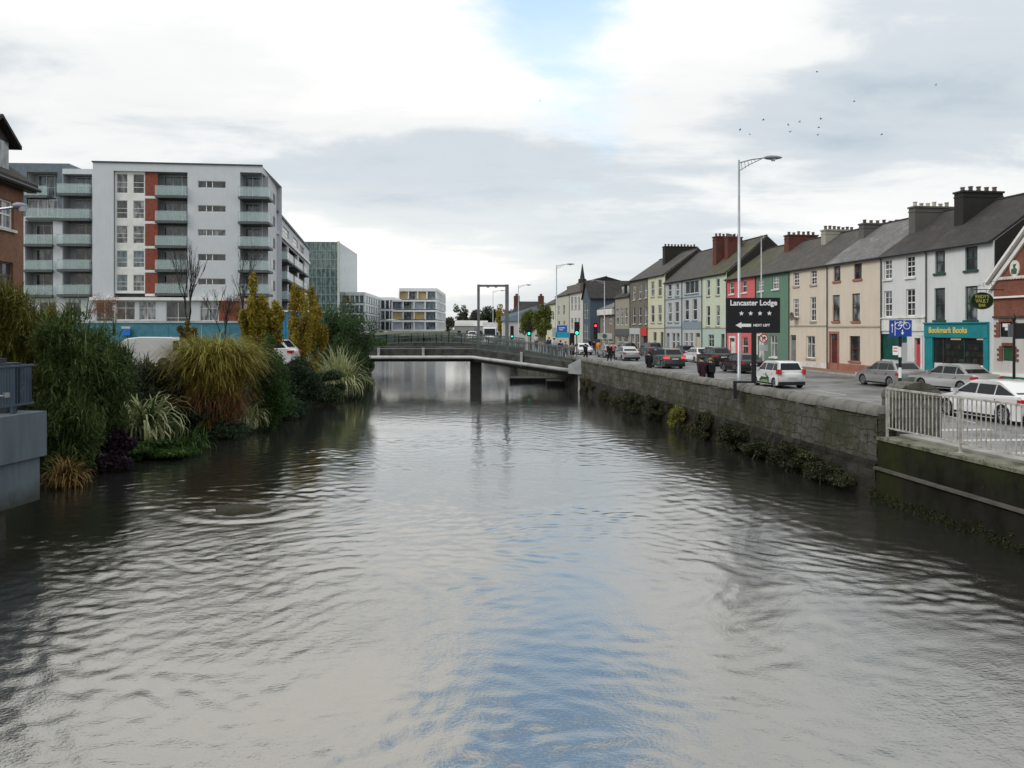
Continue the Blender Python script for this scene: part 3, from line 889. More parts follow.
def house(pl, px0, px1, eave, label, wallm, roofm, wins, ridge=3.1, dep=9.0, base=ROAD_Z, doors=(), frame=WHITE, style='sash', sill=None, lower=None,
          lower_z=None, group='terraced houses along the quay', extra=None, pane=None, name='terraced_house', pipe=True, gable_m=None):
    """px0/px1 left/right edge of the facade; wins: pixel rectangles (x0,x1,y0,y1[,style,frame])"""
    uL, uR = pl.u(px0), pl.u(px1)
    loc = pl.loc(uL)
    root = empty(name, (loc[0], loc[1], base), pl.rz, label, 'house', group)
    W_ = uR - uL
    ops, wl_ = [], []
    for w in wins:
        r_ = pl.rect(*w[:4]); r_ = [r_[0] - uL, r_[1] - uL, r_[2] - base, r_[3] - base]
        if r_[2] < .4: r_[2] = .15 if (len(w) > 4 and w[4] == 'shop') else max(.4, r_[2])
        ops.append(r_); wl_.append((r_, w))
    dl = []
    for d in doors:
        r_ = pl.rect(*d[:4]); r_ = [r_[0] - uL, r_[1] - uL, .12, r_[3] - base]
        ops.append(r_); dl.append((r_, d))
    H = eave - base
    zl = (lower_z - base) if lower_z else None
    up = MB()
    if zl:
        lo_ops = [o for o in ops if o[3] <= zl + .01]; hi_ops = [o for o in ops if o[3] > zl + .01]
        wall_grid(up, 0, W_, zl, H, hi_ops); z_side = zl
        lw = MB(); wall_grid(lw, 0, W_, 0, zl, lo_ops)
        lw.quad((0, dep, 0), (0, 0, 0), (0, 0, zl), (0, dep, zl)); lw.quad((W_, 0, 0), (W_, dep, 0), (W_, dep, zl), (W_, 0, zl))
        lw.build('ground_floor_wall', lower, root)
    else:
        wall_grid(up, 0, W_, 0, H, ops); z_side = 0
    up.quad((0, dep, z_side), (0, 0, z_side), (0, 0, H), (0, dep, H)); up.quad((W_, 0, z_side), (W_, dep, z_side), (W_, dep, H), (W_, 0, H))
    up.quad((W_, dep, 0), (0, dep, 0), (0, dep, H), (W_, dep, H))
    gw_ = MB()
    gw_.quad((W_ + .02, .03, max(z_side, .02)), (W_ + .02, dep, max(z_side, .02)), (W_ + .02, dep, H), (W_ + .02, .03, H)); gw_.add([(W_ + .02, .03, H), (W_ + .02, dep, H), (W_ + .02, dep / 2, H + ridge)], [(0, 1, 2)])
    gw_.build('gable_wall', gable_m or SOOT, root)
    gable_sides(up, 0, W_, H, H + ridge, dep)
    up.build('wall', wallm, root)
    # roof: two slopes with thickness
    r = MB(); ov = .22; t = .14; s_ = ridge / (dep / 2)
    e0 = 0.012; e1 = W_ - .012
    sec = [(-ov, H - ov * s_ + .03), (dep / 2, H + ridge + .05), (dep + ov, H - ov * s_ + .03)]
    vs = [(e0, y, z) for y, z in sec] + [(e0, y, z + t) for y, z in sec] + [(e1, y, z) for y, z in sec] + [(e1, y, z + t) for y, z in sec]
    r.add(vs, [(3, 4, 10, 9)[::-1], (4, 5, 11, 10)[::-1], (0, 1, 7, 6), (1, 2, 8, 7), (0, 6, 9, 3), (2, 5, 11, 8), (0, 3, 4, 1), (1, 4, 5, 2), (6, 7, 10, 9), (7, 8, 11, 10)])
    ro = r.build('roof', roofm, root)
    MB().tube([(e0, dep / 2, H + ridge + .2), (e1, dep / 2, H + ridge + .2)], .09, 6).build('ridge_tiles', SLATE_D, ro)
    MB().tube([(e0, -ov - .05, H - .06), (e1, -ov - .05, H - .06)], .07, 6).build('gutter', GUTTER, ro)
    if pipe: MB().tube([(.12, -.08, .1), (.12, -.08, H - .25), (.12, -.2, H - .1)], .045, 6).build('drainpipe', GUTTER, root)
    for r_, w in wl_:
        st = w[4] if len(w) > 4 and w[4] else style
        fm = w[5] if len(w) > 5 else frame
        if st == 'shop': continue
        window(root, r_, st, fm, sill=sill, pane=pane or (random.choice((PANE, PANE, PANE_L, PANE_N))))
    for r_, d in dl:
        door(root, r_, d[4], surround=d[5] if len(d) > 5 else None)
    if extra: extra(root, uL, W_, H, base)
    return root, W_, H


e_ = Vector((.15, -1)).normalized()
TP = Plane(front_x(60), 60, e_.x, e_.y)      # right terrace


def zpl(px, py): return TP.z(px, py)


GRN = mat('dark_green_paint', (.02, .055, .045), .5, var=.1)
TEAL = mat('teal_shop_paint', (.012, .20, .23), .45, var=.08)
PINKD = mat('pink_red_paint', (.50, .05, .07), .45, var=.05)
BRN = mat('brown_paint', (.10, .025, .018), .5, var=.1)
TERRA = mat('terracotta_paint', (.30, .13, .10), .7, var=.1)

WHR = render_mat('white_render', (.60, .615, .62), .3)
PEACH = render_mat('peach_render', (.60, .53, .44), .3)
GREENR = render_mat('green_render', (.12, .215, .155), .25)
PINKR = render_mat('pink_render', (.60, .13, .13), .25)
PALEG = render_mat('pale_green_render', (.52, .58, .46), .3)
PALEG2 = render_mat('mint_render', (.40, .52, .46), .25)
BLUEP = render_mat('pale_blue_render', (.43, .46, .47), .3)
BLUEG = render_mat('grey_blue_render', (.22, .27, .31), .3)
YELL = render_mat('lemon_cream_render', (.56, .56, .41), .3)
STONEH = brick_mat('rubble_stone', (.16, .145, .12), (.20, .18, .155), (.11, .10, .085), .4, .2, .02, .6)
TAUPE = render_mat('taupe_render', (.30, .28, .23), .3)
WHSILL = mat('white_sill', (.6, .6, .58), .7, var=.1)
PSILL = mat('stone_sill', (.36, .32, .27), .8, var=.1)


def course(root, W_, z, m_, h=.12, t=.06, name='string_course'):
    MB().box(.01, W_ - .01, -t, -.002, z, z + h).build(name, m_, root)


def text(name, s, size, m_, parent=None, loc=(0, 0, 0), rot=(0, 0, 0), depth=.01, bold=.0, align='CENTER', sx=1.0):
    c = bpy.data.curves.new(name, 'FONT'); c.body = s; c.size = size; c.extrude = depth; c.offset = bold
    c.align_x = align; c.align_y = 'CENTER'
    t = bpy.data.objects.new(name, c); COL.objects.link(t)
    dg = bpy.context.evaluated_depsgraph_get()
    me = bpy.data.meshes.new_from_object(t.evaluated_get(dg))
    bpy.data.objects.remove(t)
    me.materials.clear(); me.materials.append(m_)
    o = bpy.data.objects.new(name, me); COL.objects.link(o)
    if parent: o.parent = parent
    o.location = loc; o.rotation_euler = rot; o.scale = (sx, 1, 1)
    return o


GOLD = mat('gold_letters', (.65, .50, .12), .5, var=0)
WHL = mat('white_letters', (.8, .8, .8), .5, var=0)


def ex_shop(root, uL, W_, H, base):
    L = lambda *r: [r_ - (uL if i < 2 else base) for i, r_ in enumerate(TP.rect(*r))]
    s0 = L(925.5, 991, 325, 337)
    zt = zpl(958, 323.5) - base; zf = zpl(958, 337.5) - base
    a, b_ = .03, W_ - .35
    w0, w1 = L(934, 985, 338, 364)[:2]
    m = MB()
    m.box(a, b_, -.16, -.003, zf, zt); m.box(a, b_, -.26, -.003, zt, zt + .08)
    m.box(a, w0, -.12, -.003, 0.12, zf); m.box(w1, b_, -.12, -.003, .12, zf); m.box(w0, w1, -.1, -.003, .12, .62)
    m.build('shopfront', TEAL, root)
    text('sign_lettering', 'Bookmark Books', .50, GOLD, root, ((a + (b_ - a) * .40), -.175, (zf + zt) / 2), (R(90), 0, 0), .012, .012)
    # shop interior behind the glass: dim box with shelves of stock
    m = MB(); m.box(w0, w1, 1.6, 1.7, .12, zf); m.quad((w0, .17, .13), (w1, .17, .13), (w1, 1.6, .13), (w0, 1.6, .13))
    m.quad((w0, .17, zf), (w0, 1.6, zf), (w1, 1.6, zf), (w1, .17, zf)); m.quad((w0, .17, .13), (w0, 1.6, .13), (w0, 1.6, zf), (w0, .17, zf)); m.quad((w1, .17, .13), (w1, .17, zf), (w1, 1.6, zf), (w1, 1.6, .13))
    m.build('shop_interior', mat('dark_interior', (.05, .035, .03), .9, var=.3), root)
    cols = [(.5, .45, .4), (.4, .08, .05), (.12, .15, .2), (.5, .4, .15), (.25, .3, .28), (.08, .06, .05)]
    sh = None
    for k in range(5):
        m = MB(); c = cols[k]
        for j in range(14):
            u = w0 + .1 + random.random() * (w1 - w0 - .5); z = .7 + random.choice((0, .45, .9, 1.35)); m.box(u, u + random.uniform(.1, .3), .5 + .18 * k, .6 + .18 * k, z, z + random.uniform(.15, .38))
        m.build('window_display', mat('display_%s' % 'abcde'[k], c, .7, var=.3), root)
    MB().box(w0 + .9, w0 + 1.7, .5, .6, zf - .16, zf - .08).build('strip_light', mat('lit_strip', (.8, .7, .4), .5, var=0, emit=(1, .75, .35, 1.3)), root)
    MB().box(w1 - 1.3, w1 - .2, .5, .6, zf - .14, zf - .06).build('strip_light', mat('lit_strip_white', (.8, .8, .8), .5, var=0, emit=(1, .95, .85, 1.2)), root)
    fr = MB()
    for q in (0, .2, .62, 1.0):
        x = w0 + (w1 - w0) * q; fr.box(x - .03, x + .03, -.02, .05, .62, zf)
    f = fr.build('shop_window', GRN, root)
    MB().quad((w0, .02, .62), (w1, .02, .62), (w1, .02, zf), (w0, .02, zf)).build('pane', glass_mat('shop_glass', (.05, .06, .06), .03, .35), f)


shop_open = [(934, 985, 338, 364, 'shop')]
GR = [(935, 945, 250.7, 273, 'sash', GRN), (965, 977.5, 246.5, 270, 'sash', GRN), (934.5, 945, 288, 320, 'sash', GRN), (965, 977.5, 286, 320, 'sash', GRN)]
h1, w1_, H1 = house(TP, 925.8, 994, 9.85, 'white three-storey house over the teal bookshop with dark green windows', WHR, SLATE_D, GR + shop_open, sill=GRN, extra=ex_shop, ridge=3.1)
chimney(h1, .35, H1 + 1.0, 13.6 - ROAD_Z, 2.9, .85, SOOT, 5, POT, off=-.95)


def ex_white(root, uL, W_, H, base):
    zb, zt = zpl(900, 331) - base, zpl(900, 318.5) - base
    MB().box(.05, W_ - .05, -.07, -.003, zb, zt).box(.02, W_ - .02, -.14, -.003, zt, zt + .08).build('fascia', WHSILL, root)
    u0, u1 = TP.u(880) - uL, TP.u(907) - uL
    m = MB(); m.box(u0, u1, .1, .14, .12, zb - .1)
    for k in range(8): m.box(u0, u1, .085, .1, .3 + k * .32, .34 + k * .32)
    sh = m.build('shutter', mat('green_shutter', (.008, .07, .055), .45, var=.2), root)
    a = TP.u(892) - uL; b_ = TP.u(897.5) - uL
    nt = MB().box(a, b_, .05, .08, zpl(894, 355) - base, zpl(894, 346) - base).build('notice', WHL, sh)
    MB().box(a + .08, b_ - .08, .04, .05, zpl(894, 348.6) - base, zpl(894, 347.6) - base).box(a + .08, b_ - .08, .04, .05, zpl(894, 351.5) - base, zpl(894, 350.5) - base).build('notice_print', PINKD, nt)


h2, w2_, H2 = house(TP, 881, 925.8, 9.85, 'white house with four small-paned sash windows and a pink door', WHR, SLATE_D,
                    [(884, 892, 259.5, 279, 'georgian'), (906, 915, 256, 277, 'georgian'), (884, 892, 291, 317, 'georgian'), (906, 915, 289, 316, 'georgian'), (880, 907, 334, 360, 'shop')],
                    doors=[(915, 921, 338, 366, PINKD, WHSILL)], sill=WHSILL, extra=ex_white)
chimney(h2, .3, H2 + 1.0, 13.35 - ROAD_Z, 3.0, .7, GREYR, 6, POT_Y, off=-.8)


def ex_peach_b(root, uL, W_, H, base):
    course(root, W_, zpl(850, 327.5) - base, PSILL, .14)
    MB().box(.02, W_ - .02, -.05, -.003, 0.1, .62).build('plinth', TERRA, root)


def ex_peach_a(root, uL, W_, H, base):
    course(root, W_, zpl(810, 326.5) - base, PSILL, .12)
    MB().box(.02, W_ - .02, -.04, -.003, 0.1, .5).build('plinth', WHSILL, root)
    # dish
    u, z = TP.u(797.5) - uL, zpl(797.5, 316.5) - base
    m = MB(); vs = []; n = 14
    for i in range(4):
        for k in range(n):
            a = 2 * math.pi * k / n; r_ = .38 * i / 3
            vs.append((u + r_ * math.cos(a), -.42 + .25 * (r_ / .38) ** 2 * -.5, z + r_ * math.sin(a)))
    m.add(vs, [(i * n + k, i * n + (k + 1) % n, (i + 1) * n + (k + 1) % n, (i + 1) * n + k) for i in range(3) for k in range(n)])
    m.tube([(u, -.4, z), (u, -.03, z - .15)], .025, 6); m.tube([(u, -.42, z), (u - .05, -.75, z - .1)], .015, 5)
    m.build('satellite_dish', mat('dish_grey', (.12, .10, .08), .6, var=.1), root)


h3b, w3, H3 = house(TP, 827, 881, 9.85, 'peach rendered house with brown windows and terracotta door surround', PEACH, SLATE_P,
                    [(833.7, 840.4, 266, 281), (854, 861.7, 263.5, 279), (832.6, 839.7, 295, 321), (852, 860, 293.5, 321), (849.6, 860, 336, 361)],
                    doors=[(830.5, 838, 334, 368, BRN, TERRA)], frame=BRN, sill=TERRA, extra=ex_peach_b)
chimney(h3b, .3, H3 + 1.2, 13.1 - ROAD_Z, 3.4, .7, GREYR, 6, POT)
h3a, w3a, H3a = house(TP, 789, 827, 9.85, 'peach rendered house with white sash windows and a satellite dish', PEACH, SLATE,
                      [(793.5, 799, 272, 286, 'georgian'), (810.7, 816.7, 270, 284.5, 'georgian'), (793.5, 798.7, 299, 317, 'georgian'), (810.5, 816, 297, 321, 'georgian'), (806.5, 815, 336, 358, 'casement')],
                      doors=[(790.5, 796, 335, 366, mat('glazed_grey_door', (.18, .19, .19), .4, var=.1))], sill=PSILL, extra=ex_peach_a)
chimney(h3a, .35, H3a + 1.4, 13.35 - ROAD_Z, 2.9, .75, CREAMR, 7, POT)
h4, w4, H4 = house(TP, 755.5, 789, 9.85, 'dark sage green rendered house between the peach and pink houses', GREENR, SLATE,
                   [(758, 763.5, 279.5, 291, 'georgian'), (772.5, 779, 276.5, 289, 'georgian'), (759, 764, 304, 322, 'georgian'), (772.5, 778, 302, 322, 'georgian'), (770, 777.5, 335, 357, 'casement')],
                   doors=[(758, 763, 336, 362, WHSILL, WHSILL)], sill=WHSILL)
chimney(h4, .35, H4 + 1.6, 13.65 - ROAD_Z, 3.0, .9, REDBR_D, 6, POT)
h5, w5, H5 = house(TP, 726.5, 755.5, 9.85, 'bright pink rendered house behind the black lodge sign', PINKR, SLATE_M,
                   [(729.5, 734, 282, 294), (742, 747, 280, 292.5), (730, 734, 305, 322), (742, 747, 304, 322), (742, 748, 337, 355)],
                   doors=[(730, 735, 338, 362, WHSILL, WHSILL)], sill=WHSILL)
DGREYW = mat('dark_window_frame', (.07, .08, .07), .5, var=0)


def ex_h6(root, uL, W_, H, base): course(root, W_, zpl(715, 328.5) - base, PSILL, .12)


h6, w6, H6 = house(TP, 702, 726.5, 10.6, 'tall pale green house with mint ground floor and dark sash windows', PALEG, SLATE_M,
                   [(706.7, 710, 280, 296), (716, 719.6, 278.5, 295), (706.4, 710, 306, 326), (716, 719.8, 305.5, 326), (708, 714, 334.5, 347, 'casement')],
                   doors=[(721, 724.5, 334, 358, DGREYW)], frame=WHITE, sill=PSILL, lower=PALEG2, lower_z=zpl(715, 328), extra=ex_h6, ridge=3.8)
chimney(h6, 2.1, H6 + 1.6, 14.75 - ROAD_Z, 1.7, .9, REDBR_D, 3, POT, off=-1.7)
chimney(h6, .4, H6 + 1.2, 15.0 - ROAD_Z, 2.6, 1.0, REDBR_D, 6, POT, off=-1.9)
h7, w7, H7 = house(TP, 682, 702, 10.6, 'grey-blue house with three-light top window and blue band over the ground floor', BLUEP, SLATE,
                   [(684.8, 698.6, 280.5, 293.5, 'grid'), (684.8, 688.8, 300, 320), (692.6, 697, 299, 320), (684.5, 688, 333, 350), (689.5, 693, 333, 350)],
                   doors=[(695.6, 700, 333, 356, mat('cream_door', (.5, .42, .3), .5, var=0))], sill=BLUEG, ridge=3.8,
                   extra=lambda root, uL, W_, H, base: (MB().box(.02, W_ - .02, -.06, -.003, zpl(692, 329) - base, zpl(692, 321.5) - base).build('name_band', BLUEG, root), course(root, W_, zpl(692, 297.5) - base, BLUEG)))
h7a, w7a, H7a = house(TP, 665, 682, 10.6, 'pale blue house left of the drainpipe with hooded sash windows', BLUEP, SLATE,
                      [(668, 671.5, 284, 296.5), (675.5, 679, 283.5, 296), (668, 671.7, 303, 322), (675, 678.8, 302, 322), (672, 675, 333, 350), (676, 679.5, 333, 350)],
                      doors=[(666.5, 669.5, 333, 355, BLUEG)], sill=BLUEG, ridge=3.8,
                      extra=lambda root, uL, W_, H, base: (course(root, W_, zpl(673, 328) - base, BLUEG, .2), course(root, W_, zpl(673, 299.5) - base, BLUEG)))
h8, w8, H8 = house(TP, 647.6, 665, 11.75, 'tall lemon cream house with narrow sash windows', YELL, SLATE,
                   [(651, 654.4, 281.5, 296.5), (658, 661.6, 279.5, 296), (651, 654.4, 305.5, 322.5), (658, 661.6, 305, 322.5), (653, 656.5, 332, 350)],
                   doors=[(660.5, 663.5, 332, 354, DGREYW)], sill=PSILL, ridge=3.2,
                   extra=lambda root, uL, W_, H, base: course(root, W_, zpl(656, 328.5) - base, PSILL))
chimney(h8, .3, H8 + 1.0, 15.9 - ROAD_Z, 4.6, 1.0, SOOT, 10, POT)


def ex_h9(root, uL, W_, H, base):
    zt = zpl(638, 328) - base
    MB().box(.05, W_ * .62, -.12, -.003, zt - .9, zt).box(.05, .5, -.1, -.003, .12, zt - .9).box(W_ * .3, W_ * .34, -.1, -.003, .12, zt - .9).box(W_ * .58, W_ * .62, -.1, -.003, .12, zt - .9).build('shopfront', BLUEP, root)
    MB().box(W_ * .66, W_ - .1, -.14, -.003, zt - 1.1, zt).build('shop_sign', mat('red_sign', (.5, .04, .02), .5, var=0), root)


h9, w9, H9 = house(TP, 630, 647.6, 11.75, 'brown rubble stone house with a pale shopfront and red sign', STONEH, SLATE,
                   [(632.8, 635.4, 285.5, 300), (638.8, 641.5, 284.5, 299), (644.5, 647, 283, 298), (632.8, 635.4, 307.5, 324), (638.8, 641.5, 307, 324), (644.5, 647, 306.5, 324), (632, 635, 336, 352), (637, 640, 336, 352)],
                   doors=[(643.5, 647, 335, 353, BLACK)], sill=PSILL, ridge=3.0, extra=ex_h9)


def ex_h10(root, uL, W_, H, base):
    for u in (W_ * .36, W_ * .72):
        m = MB(); m.box(u - .75, u + .75, .5, 2.6, H + .2, H + 1.75); m.box(u - .85, u + .85, .4, 2.7, H + 1.75, H + 1.87)
        d = m.build('dormer', SLATE_D, root)
        MB().box(u - .6, u + .6, .45, .5, H + .45, H + 1.6).build('dormer_window', PANE_L, d)
    zt = zpl(622, 329) - base
    MB().box(.05, W_ - .05, -.14, -.003, zt - 1.0, zt).build('shop_fascia', mat('grey_fascia', (.08, .085, .085), .5, var=0), root)


h10, w10, H10 = house(TP, 615, 630, 9.6, 'taupe house with two dormers and three tall white windows', TAUPE, SLATE_D,
                      [(616, 619, 309, 325), (620.5, 623.3, 308.5, 325), (624.6, 627.6, 308, 325), (617, 621.5, 336, 350), (623, 628, 336, 350)], pane=PANE_L, ridge=2.4, extra=ex_h10)
h11, w11, H11 = house(TP, 600, 615, 8.0, 'low brown shop with pale curved roof edge and two dark windows', render_mat('brown_render', (.20, .17, .14), .3), SLATE_P,
                      [(602.5, 605, 315, 324), (609, 612, 314, 324), (602, 606, 337, 350), (608, 613, 337, 350)], ridge=1.8,
                      extra=lambda root, uL, W_, H, base: MB().box(-.1, W_, -.5, -.003, H - 1.0, H - .1).build('canopy', WHSILL, root))

# slate-blue gabled house standing across the end of the row
SB = render_mat('slate_blue_render', (.075, .105, .13), .25)
SBp = Plane(front_x(146), 146, e_.x, e_.y)
c0 = SBp.loc(0)
uA, uB = TP.u(583), TP.u(590)
loc = TP.loc(uA)
sb = empty('gabled_house', (loc[0], loc[1], ROAD_Z), TP.rz, 'slate blue house with its gable to the street and white windows', 'house', 'houses at the far end of the street')
Wd = uB - uA; Hh = 9.0; Rg = 2.9; D = 13.5
m = MB()
wn_ = [[.9, 2.1, 5.2, 8.0], [Wd - 2.6, Wd - 1.4, 5.2, 8.0], [.9, 2.1, 1.5, 4.2], [Wd - 2.6, Wd - 1.4, 1.5, 4.2]]
wall_grid(m, 0, Wd, 0, Hh, wn_)
m.add([(0, 0, Hh), (Wd, 0, Hh), (Wd / 2, 0, Hh + Rg)], [(0, 1, 2)])
m.quad((Wd, 0, 0), (Wd, D, 0), (Wd, D, Hh), (Wd, 0, Hh)); m.quad((0, D, 0), (0, 0, 0), (0, 0, Hh), (0, D, Hh)); m.quad((Wd, D, 0), (0, D, 0), (0, D, Hh), (Wd, D, Hh))
m.add([(0, D, Hh), (Wd, D, Hh), (Wd / 2, D, Hh + Rg)], [(0, 2, 1)])
m.build('wall', SB, sb)
m = MB()
for s0, s1 in ((-.35, Wd / 2), (Wd + .35, Wd / 2)):
    za = Hh - .35 * Rg / (Wd / 2)
    m.add([(s0, -.3, za), (s1, -.3, Hh + Rg), (s1, D, Hh + Rg), (s0, D, za), (s0, -.3, za + .15), (s1, -.3, Hh + Rg + .15), (s1, D, Hh + Rg + .15), (s0, D, za + .15)],
          [(0, 1, 2, 3), (4, 7, 6, 5), (0, 4, 5, 1), (3, 2, 6, 7), (0, 3, 7, 4), (1, 5, 6, 2)])
m.build('roof', SLATE_D, sb)
for w in wn_: window(sb, w, 'sash', WHITE, pane=PANE_L)

TP2 = TP
FARG = 'houses at the far end of the street'


def far_house(x0, x1, top, label, wm_, rm_, wins, ridge, **k):
    return house(TP, x0, x1, top, label, wm_, rm_, wins, ridge=ridge, group=FARG, name='tall_house', **k)


SHOPW = render_mat('chalk_render', (.55, .55, .52), .3)
h13, w13, H13 = far_house(569.5, 582.8, 13.0, 'tall chalk white house with dark cornice and small spire', SHOPW, SLATE_D,
                          [(571, 573, 297, 311), (574.5, 576.5, 297, 311), (578, 580, 297, 311), (571, 573, 318, 330), (574.5, 576.5, 318, 330), (578, 580, 318, 330)], 1.2, pane=PANE_L)
MB().box(-.2, w13 + .2, -.5, -.003, H13 - 1.4, H13 + .1).build('cornice', STONEH, h13)
MB().tube([(2.5, 2, H13), (2.5, 2, H13 + 1.4), (2.5, 2, H13 + 1.5), (2.5, 2, H13 + 4.4)], [.9, .8, .5, .05], 8).build('spire', SLATE_D, h13)
h14, w14, H14 = far_house(556, 569.2, 11.6, 'pale grey-cream house beyond the spired building', render_mat('pale_far_render', (.46, .46, .38), .3), SLATE,
                          [(558, 560, 306, 315), (563, 565, 305, 315), (558, 560, 321, 329), (563, 565, 321, 329)], 2.6)
h15, w15, H15 = far_house(545, 555.8, 10.2, 'small cream house at the far end of the row half behind trees', YELL, SLATE, [(548, 550, 312, 320), (552, 554, 311, 320)], 2.4)

# big slate-roofed house with two red chimneys, much farther off
fh = empty('villa', (gx(530, 225) , 225, ROAD_Z), R(4), 'brown house with dark hipped roof and two red chimneys', 'house')
m = MB(); wall_grid(m, -5, 5, 0, 7.6, [[-3.6, -2.4, 4.6, 6.4], [-.6, .6, 4.6, 6.4], [2.4, 3.6, 4.6, 6.4]]); m.quad((5, 0, 0), (5, 9, 0), (5, 9, 7.6), (5, 0, 7.6)); m.quad((-5, 9, 0), (-5, 0, 0), (-5, 0, 7.6), (-5, 9, 7.6)); m.quad((5, 9, 0), (-5, 9, 0), (-5, 9, 7.6), (5, 9, 7.6))
m.build('wall', STONEH, fh)
MB().add([(-5.4, -.4, 7.6), (5.4, -.4, 7.6), (5.4, 9.4, 7.6), (-5.4, 9.4, 7.6), (-2.6, 4.5, 11.2), (2.6, 4.5, 11.2)], [(0, 1, 5, 4), (1, 2, 5), (2, 3, 4, 5), (3, 0, 4), (0, 3, 2, 1)]).build('roof', SLATE_D, fh)
for u in (-3.4, 3.6):
    m = MB(); m.box(u - .8, u + .8, 4, 5.4, 8.2, 12.8); c = m.build('chimney', REDBR_D, fh)
    MB().tube([(u, 4.7, 12.8), (u, 4.7, 13.4)], .4, 8).build('chimney_pot', POT, c)
for u in (-3, 0, 3): window(fh, [u - .6, u + .6, 4.6, 6.4], 'sash')
fs_ = empty('long_shed', (gx(520, 190), 190, ROAD_Z), R(2), 'low white shed with blue-grey sloping roof beneath the far villa', 'shed')
m = MB(); m.box(-4, 4, 0, 14, 0, 5.2); m.box(-3, -1.6, -.05, 0, 1.2, 3); m.build('wall', SHOPW, fs_)
MB().add([(-4.4, -.4, 5.2), (4.4, -.4, 5.2), (4.4, 14, 5.2), (-4.4, 14, 5.2), (4.4, 7, 9.0), (-4.4, 7, 6.4)], [(0, 1, 4, 5), (1, 2, 4), (2, 3, 5, 4), (3, 0, 5), (0, 3, 2, 1)]).build('roof', mat('blue_slate', (.06, .085, .11), .7, var=.15), fs_)

# ------------------------------------------------------------------ the brick pub at the right edge
pubL = TP.u(994.6); loc = TP.loc(pubL, -.06)
pub = empty('pub', (loc[0], loc[1], ROAD_Z), TP.rz, 'red brick pub with white gable boards and brick-edged windows', 'pub')
PB = ROAD_Z
def Pz(px, py): return TP.z(px, py) - PB
def Pu(px): return TP.u(px) - pubL
PW = 9.6
zg = Pz(1000, 279.5)      # base of gable
o1 = [Pu(1001), Pu(1014), Pz(1007, 337), Pz(1007, 322)]; o2 = [Pu(1004), Pu(1014), Pz(1009, 361), Pz(1009, 346)]
zb_ = Pz(1005, 316)
WHP = render_mat('pub_white_render', (.50, .50, .48), .4)
m = MB(); wall_grid(m, 0, PW, 0, zb_, [o1, o2]); m.quad((PW, 0, 0), (PW, 9, 0), (PW, 9, zb_), (PW, 0, zb_)); m.quad((0, 9, 0), (0, 0, 0), (0, 0, zb_), (0, 9, zb_)); m.build('ground_floor_wall', WHP, pub)
m = MB(); wall_grid(m, 0, PW, zb_, zg, []); m.quad((PW, 0, zb_), (PW, 9, zb_), (PW, 9, zg), (PW, 0, zg)); m.quad((0, 9, zb_), (0, 0, zb_), (0, 0, zg), (0, 9, zg))
pk = zg + 4.6
m.add([(0, 0, zg), (PW, 0, zg), (PW / 2, 0, pk)], [(0, 1, 2)]); m.build('brick_wall', REDBR, pub)
m = MB()
for s0 in (-.25, PW + .25):
    sl = 4.6 / (PW / 2); za = zg - .25 * sl
    m.add([(s0, -.3, za + .1), (PW / 2, -.3, pk + .1), (PW / 2, 9, pk + .1), (s0, 9, za + .1), (s0, -.3, za + .3), (PW / 2, -.3, pk + .3), (PW / 2, 9, pk + .3), (s0, 9, za + .3)],
          [(0, 1, 2, 3), (4, 7, 6, 5), (0, 4, 5, 1), (3, 2, 6, 7), (0, 3, 7, 4), (1, 5, 6, 2)])
m.build('roof', SLATE_D, pub)
m = MB()
for s0, sg in ((-.3, 1), (PW + .3, -1)):
    a = (s0, zg - .28); b_ = (PW / 2, pk + .08)
    for off, th, yy in ((0, .2, -.36), (-.42, .3, -.14)):
        m.add([(a[0], yy, a[1] + off), (b_[0], yy, b_[1] + off), (b_[0], yy, b_[1] + off + th), (a[0], yy, a[1] + off + th), (a[0], -.005, a[1] + off), (b_[0], -.005, b_[1] + off), (b_[0], -.005, b_[1] + off + th), (a[0], -.005, a[1] + off + th)],
              [(0, 1, 2, 3), (0, 4, 5, 1), (3, 2, 6, 7), (0, 3, 7, 4)])
m.build('bargeboards', WHITE, pub)
m = MB(); m.box(.3, PW - .3, -.1, -.004, zg - .05, zg + .12)
for k in range(40): m.box(.35 + k * .22, .45 + k * .22, -.14, -.1, zg - .02, zg + .05)
m.build('dentil_band', mat('pinkish_white', (.62, .54, .5), .7, var=.1), pub)
m = MB(); m.box(-.1, PW, -.16, -.06, Pz(1005, 298.2), Pz(1005, 296.4)); m.build('gutter', WHITE, pub)
m = MB(); m.box(0.02, PW, -.12, -.004, zb_ - .12, zb_); m.build('ledge', mat('dark_ledge', (.06, .045, .04), .8, var=.2), pub)
for o in (o1, o2):
    m = MB()
    nrow = 6; hh = (o[3] - o[2]) / nrow
    for k in range(nrow):
        e = .42 if k % 2 == 0 else .26
        m.box(o[0] - e, o[0], -.05, -.004, o[2] + k * hh, o[2] + (k + 1) * hh - .012)
        m.box(o[1], o[1] + e, -.05, -.004, o[2] + k * hh, o[2] + (k + 1) * hh - .012)
    m.box(o[0] - .05, o[1] + .05, -.06, -.004, o[3], o[3] + .18); m.build('quoins', REDBR, pub)
w = MB(); w.box(o1[0], o1[1], .05, .1, o1[2], o1[3]); w1o = w.build('window', BLACK, pub)
MB().box(o1[0] + .15, o1[1] - .25, .03, .05, o1[3] - .28, o1[3] - .08).box((o1[0] + o1[1]) / 2 - .15, (o1[0] + o1[1]) / 2 + .22, .03, .05, o1[2] + .38, o1[2] + .55).build('sign_lettering', WHL, w1o)
w = MB(); w.box(o2[0], o2[1], .05, .1, o2[2], o2[3]); w.box(o2[0] + .1, o2[1] - .1, .03, .05, o2[2] + .1, o2[3] - .1); w.build('window', mat('pub_green', (.015, .075, .03), .5, var=.1), pub)
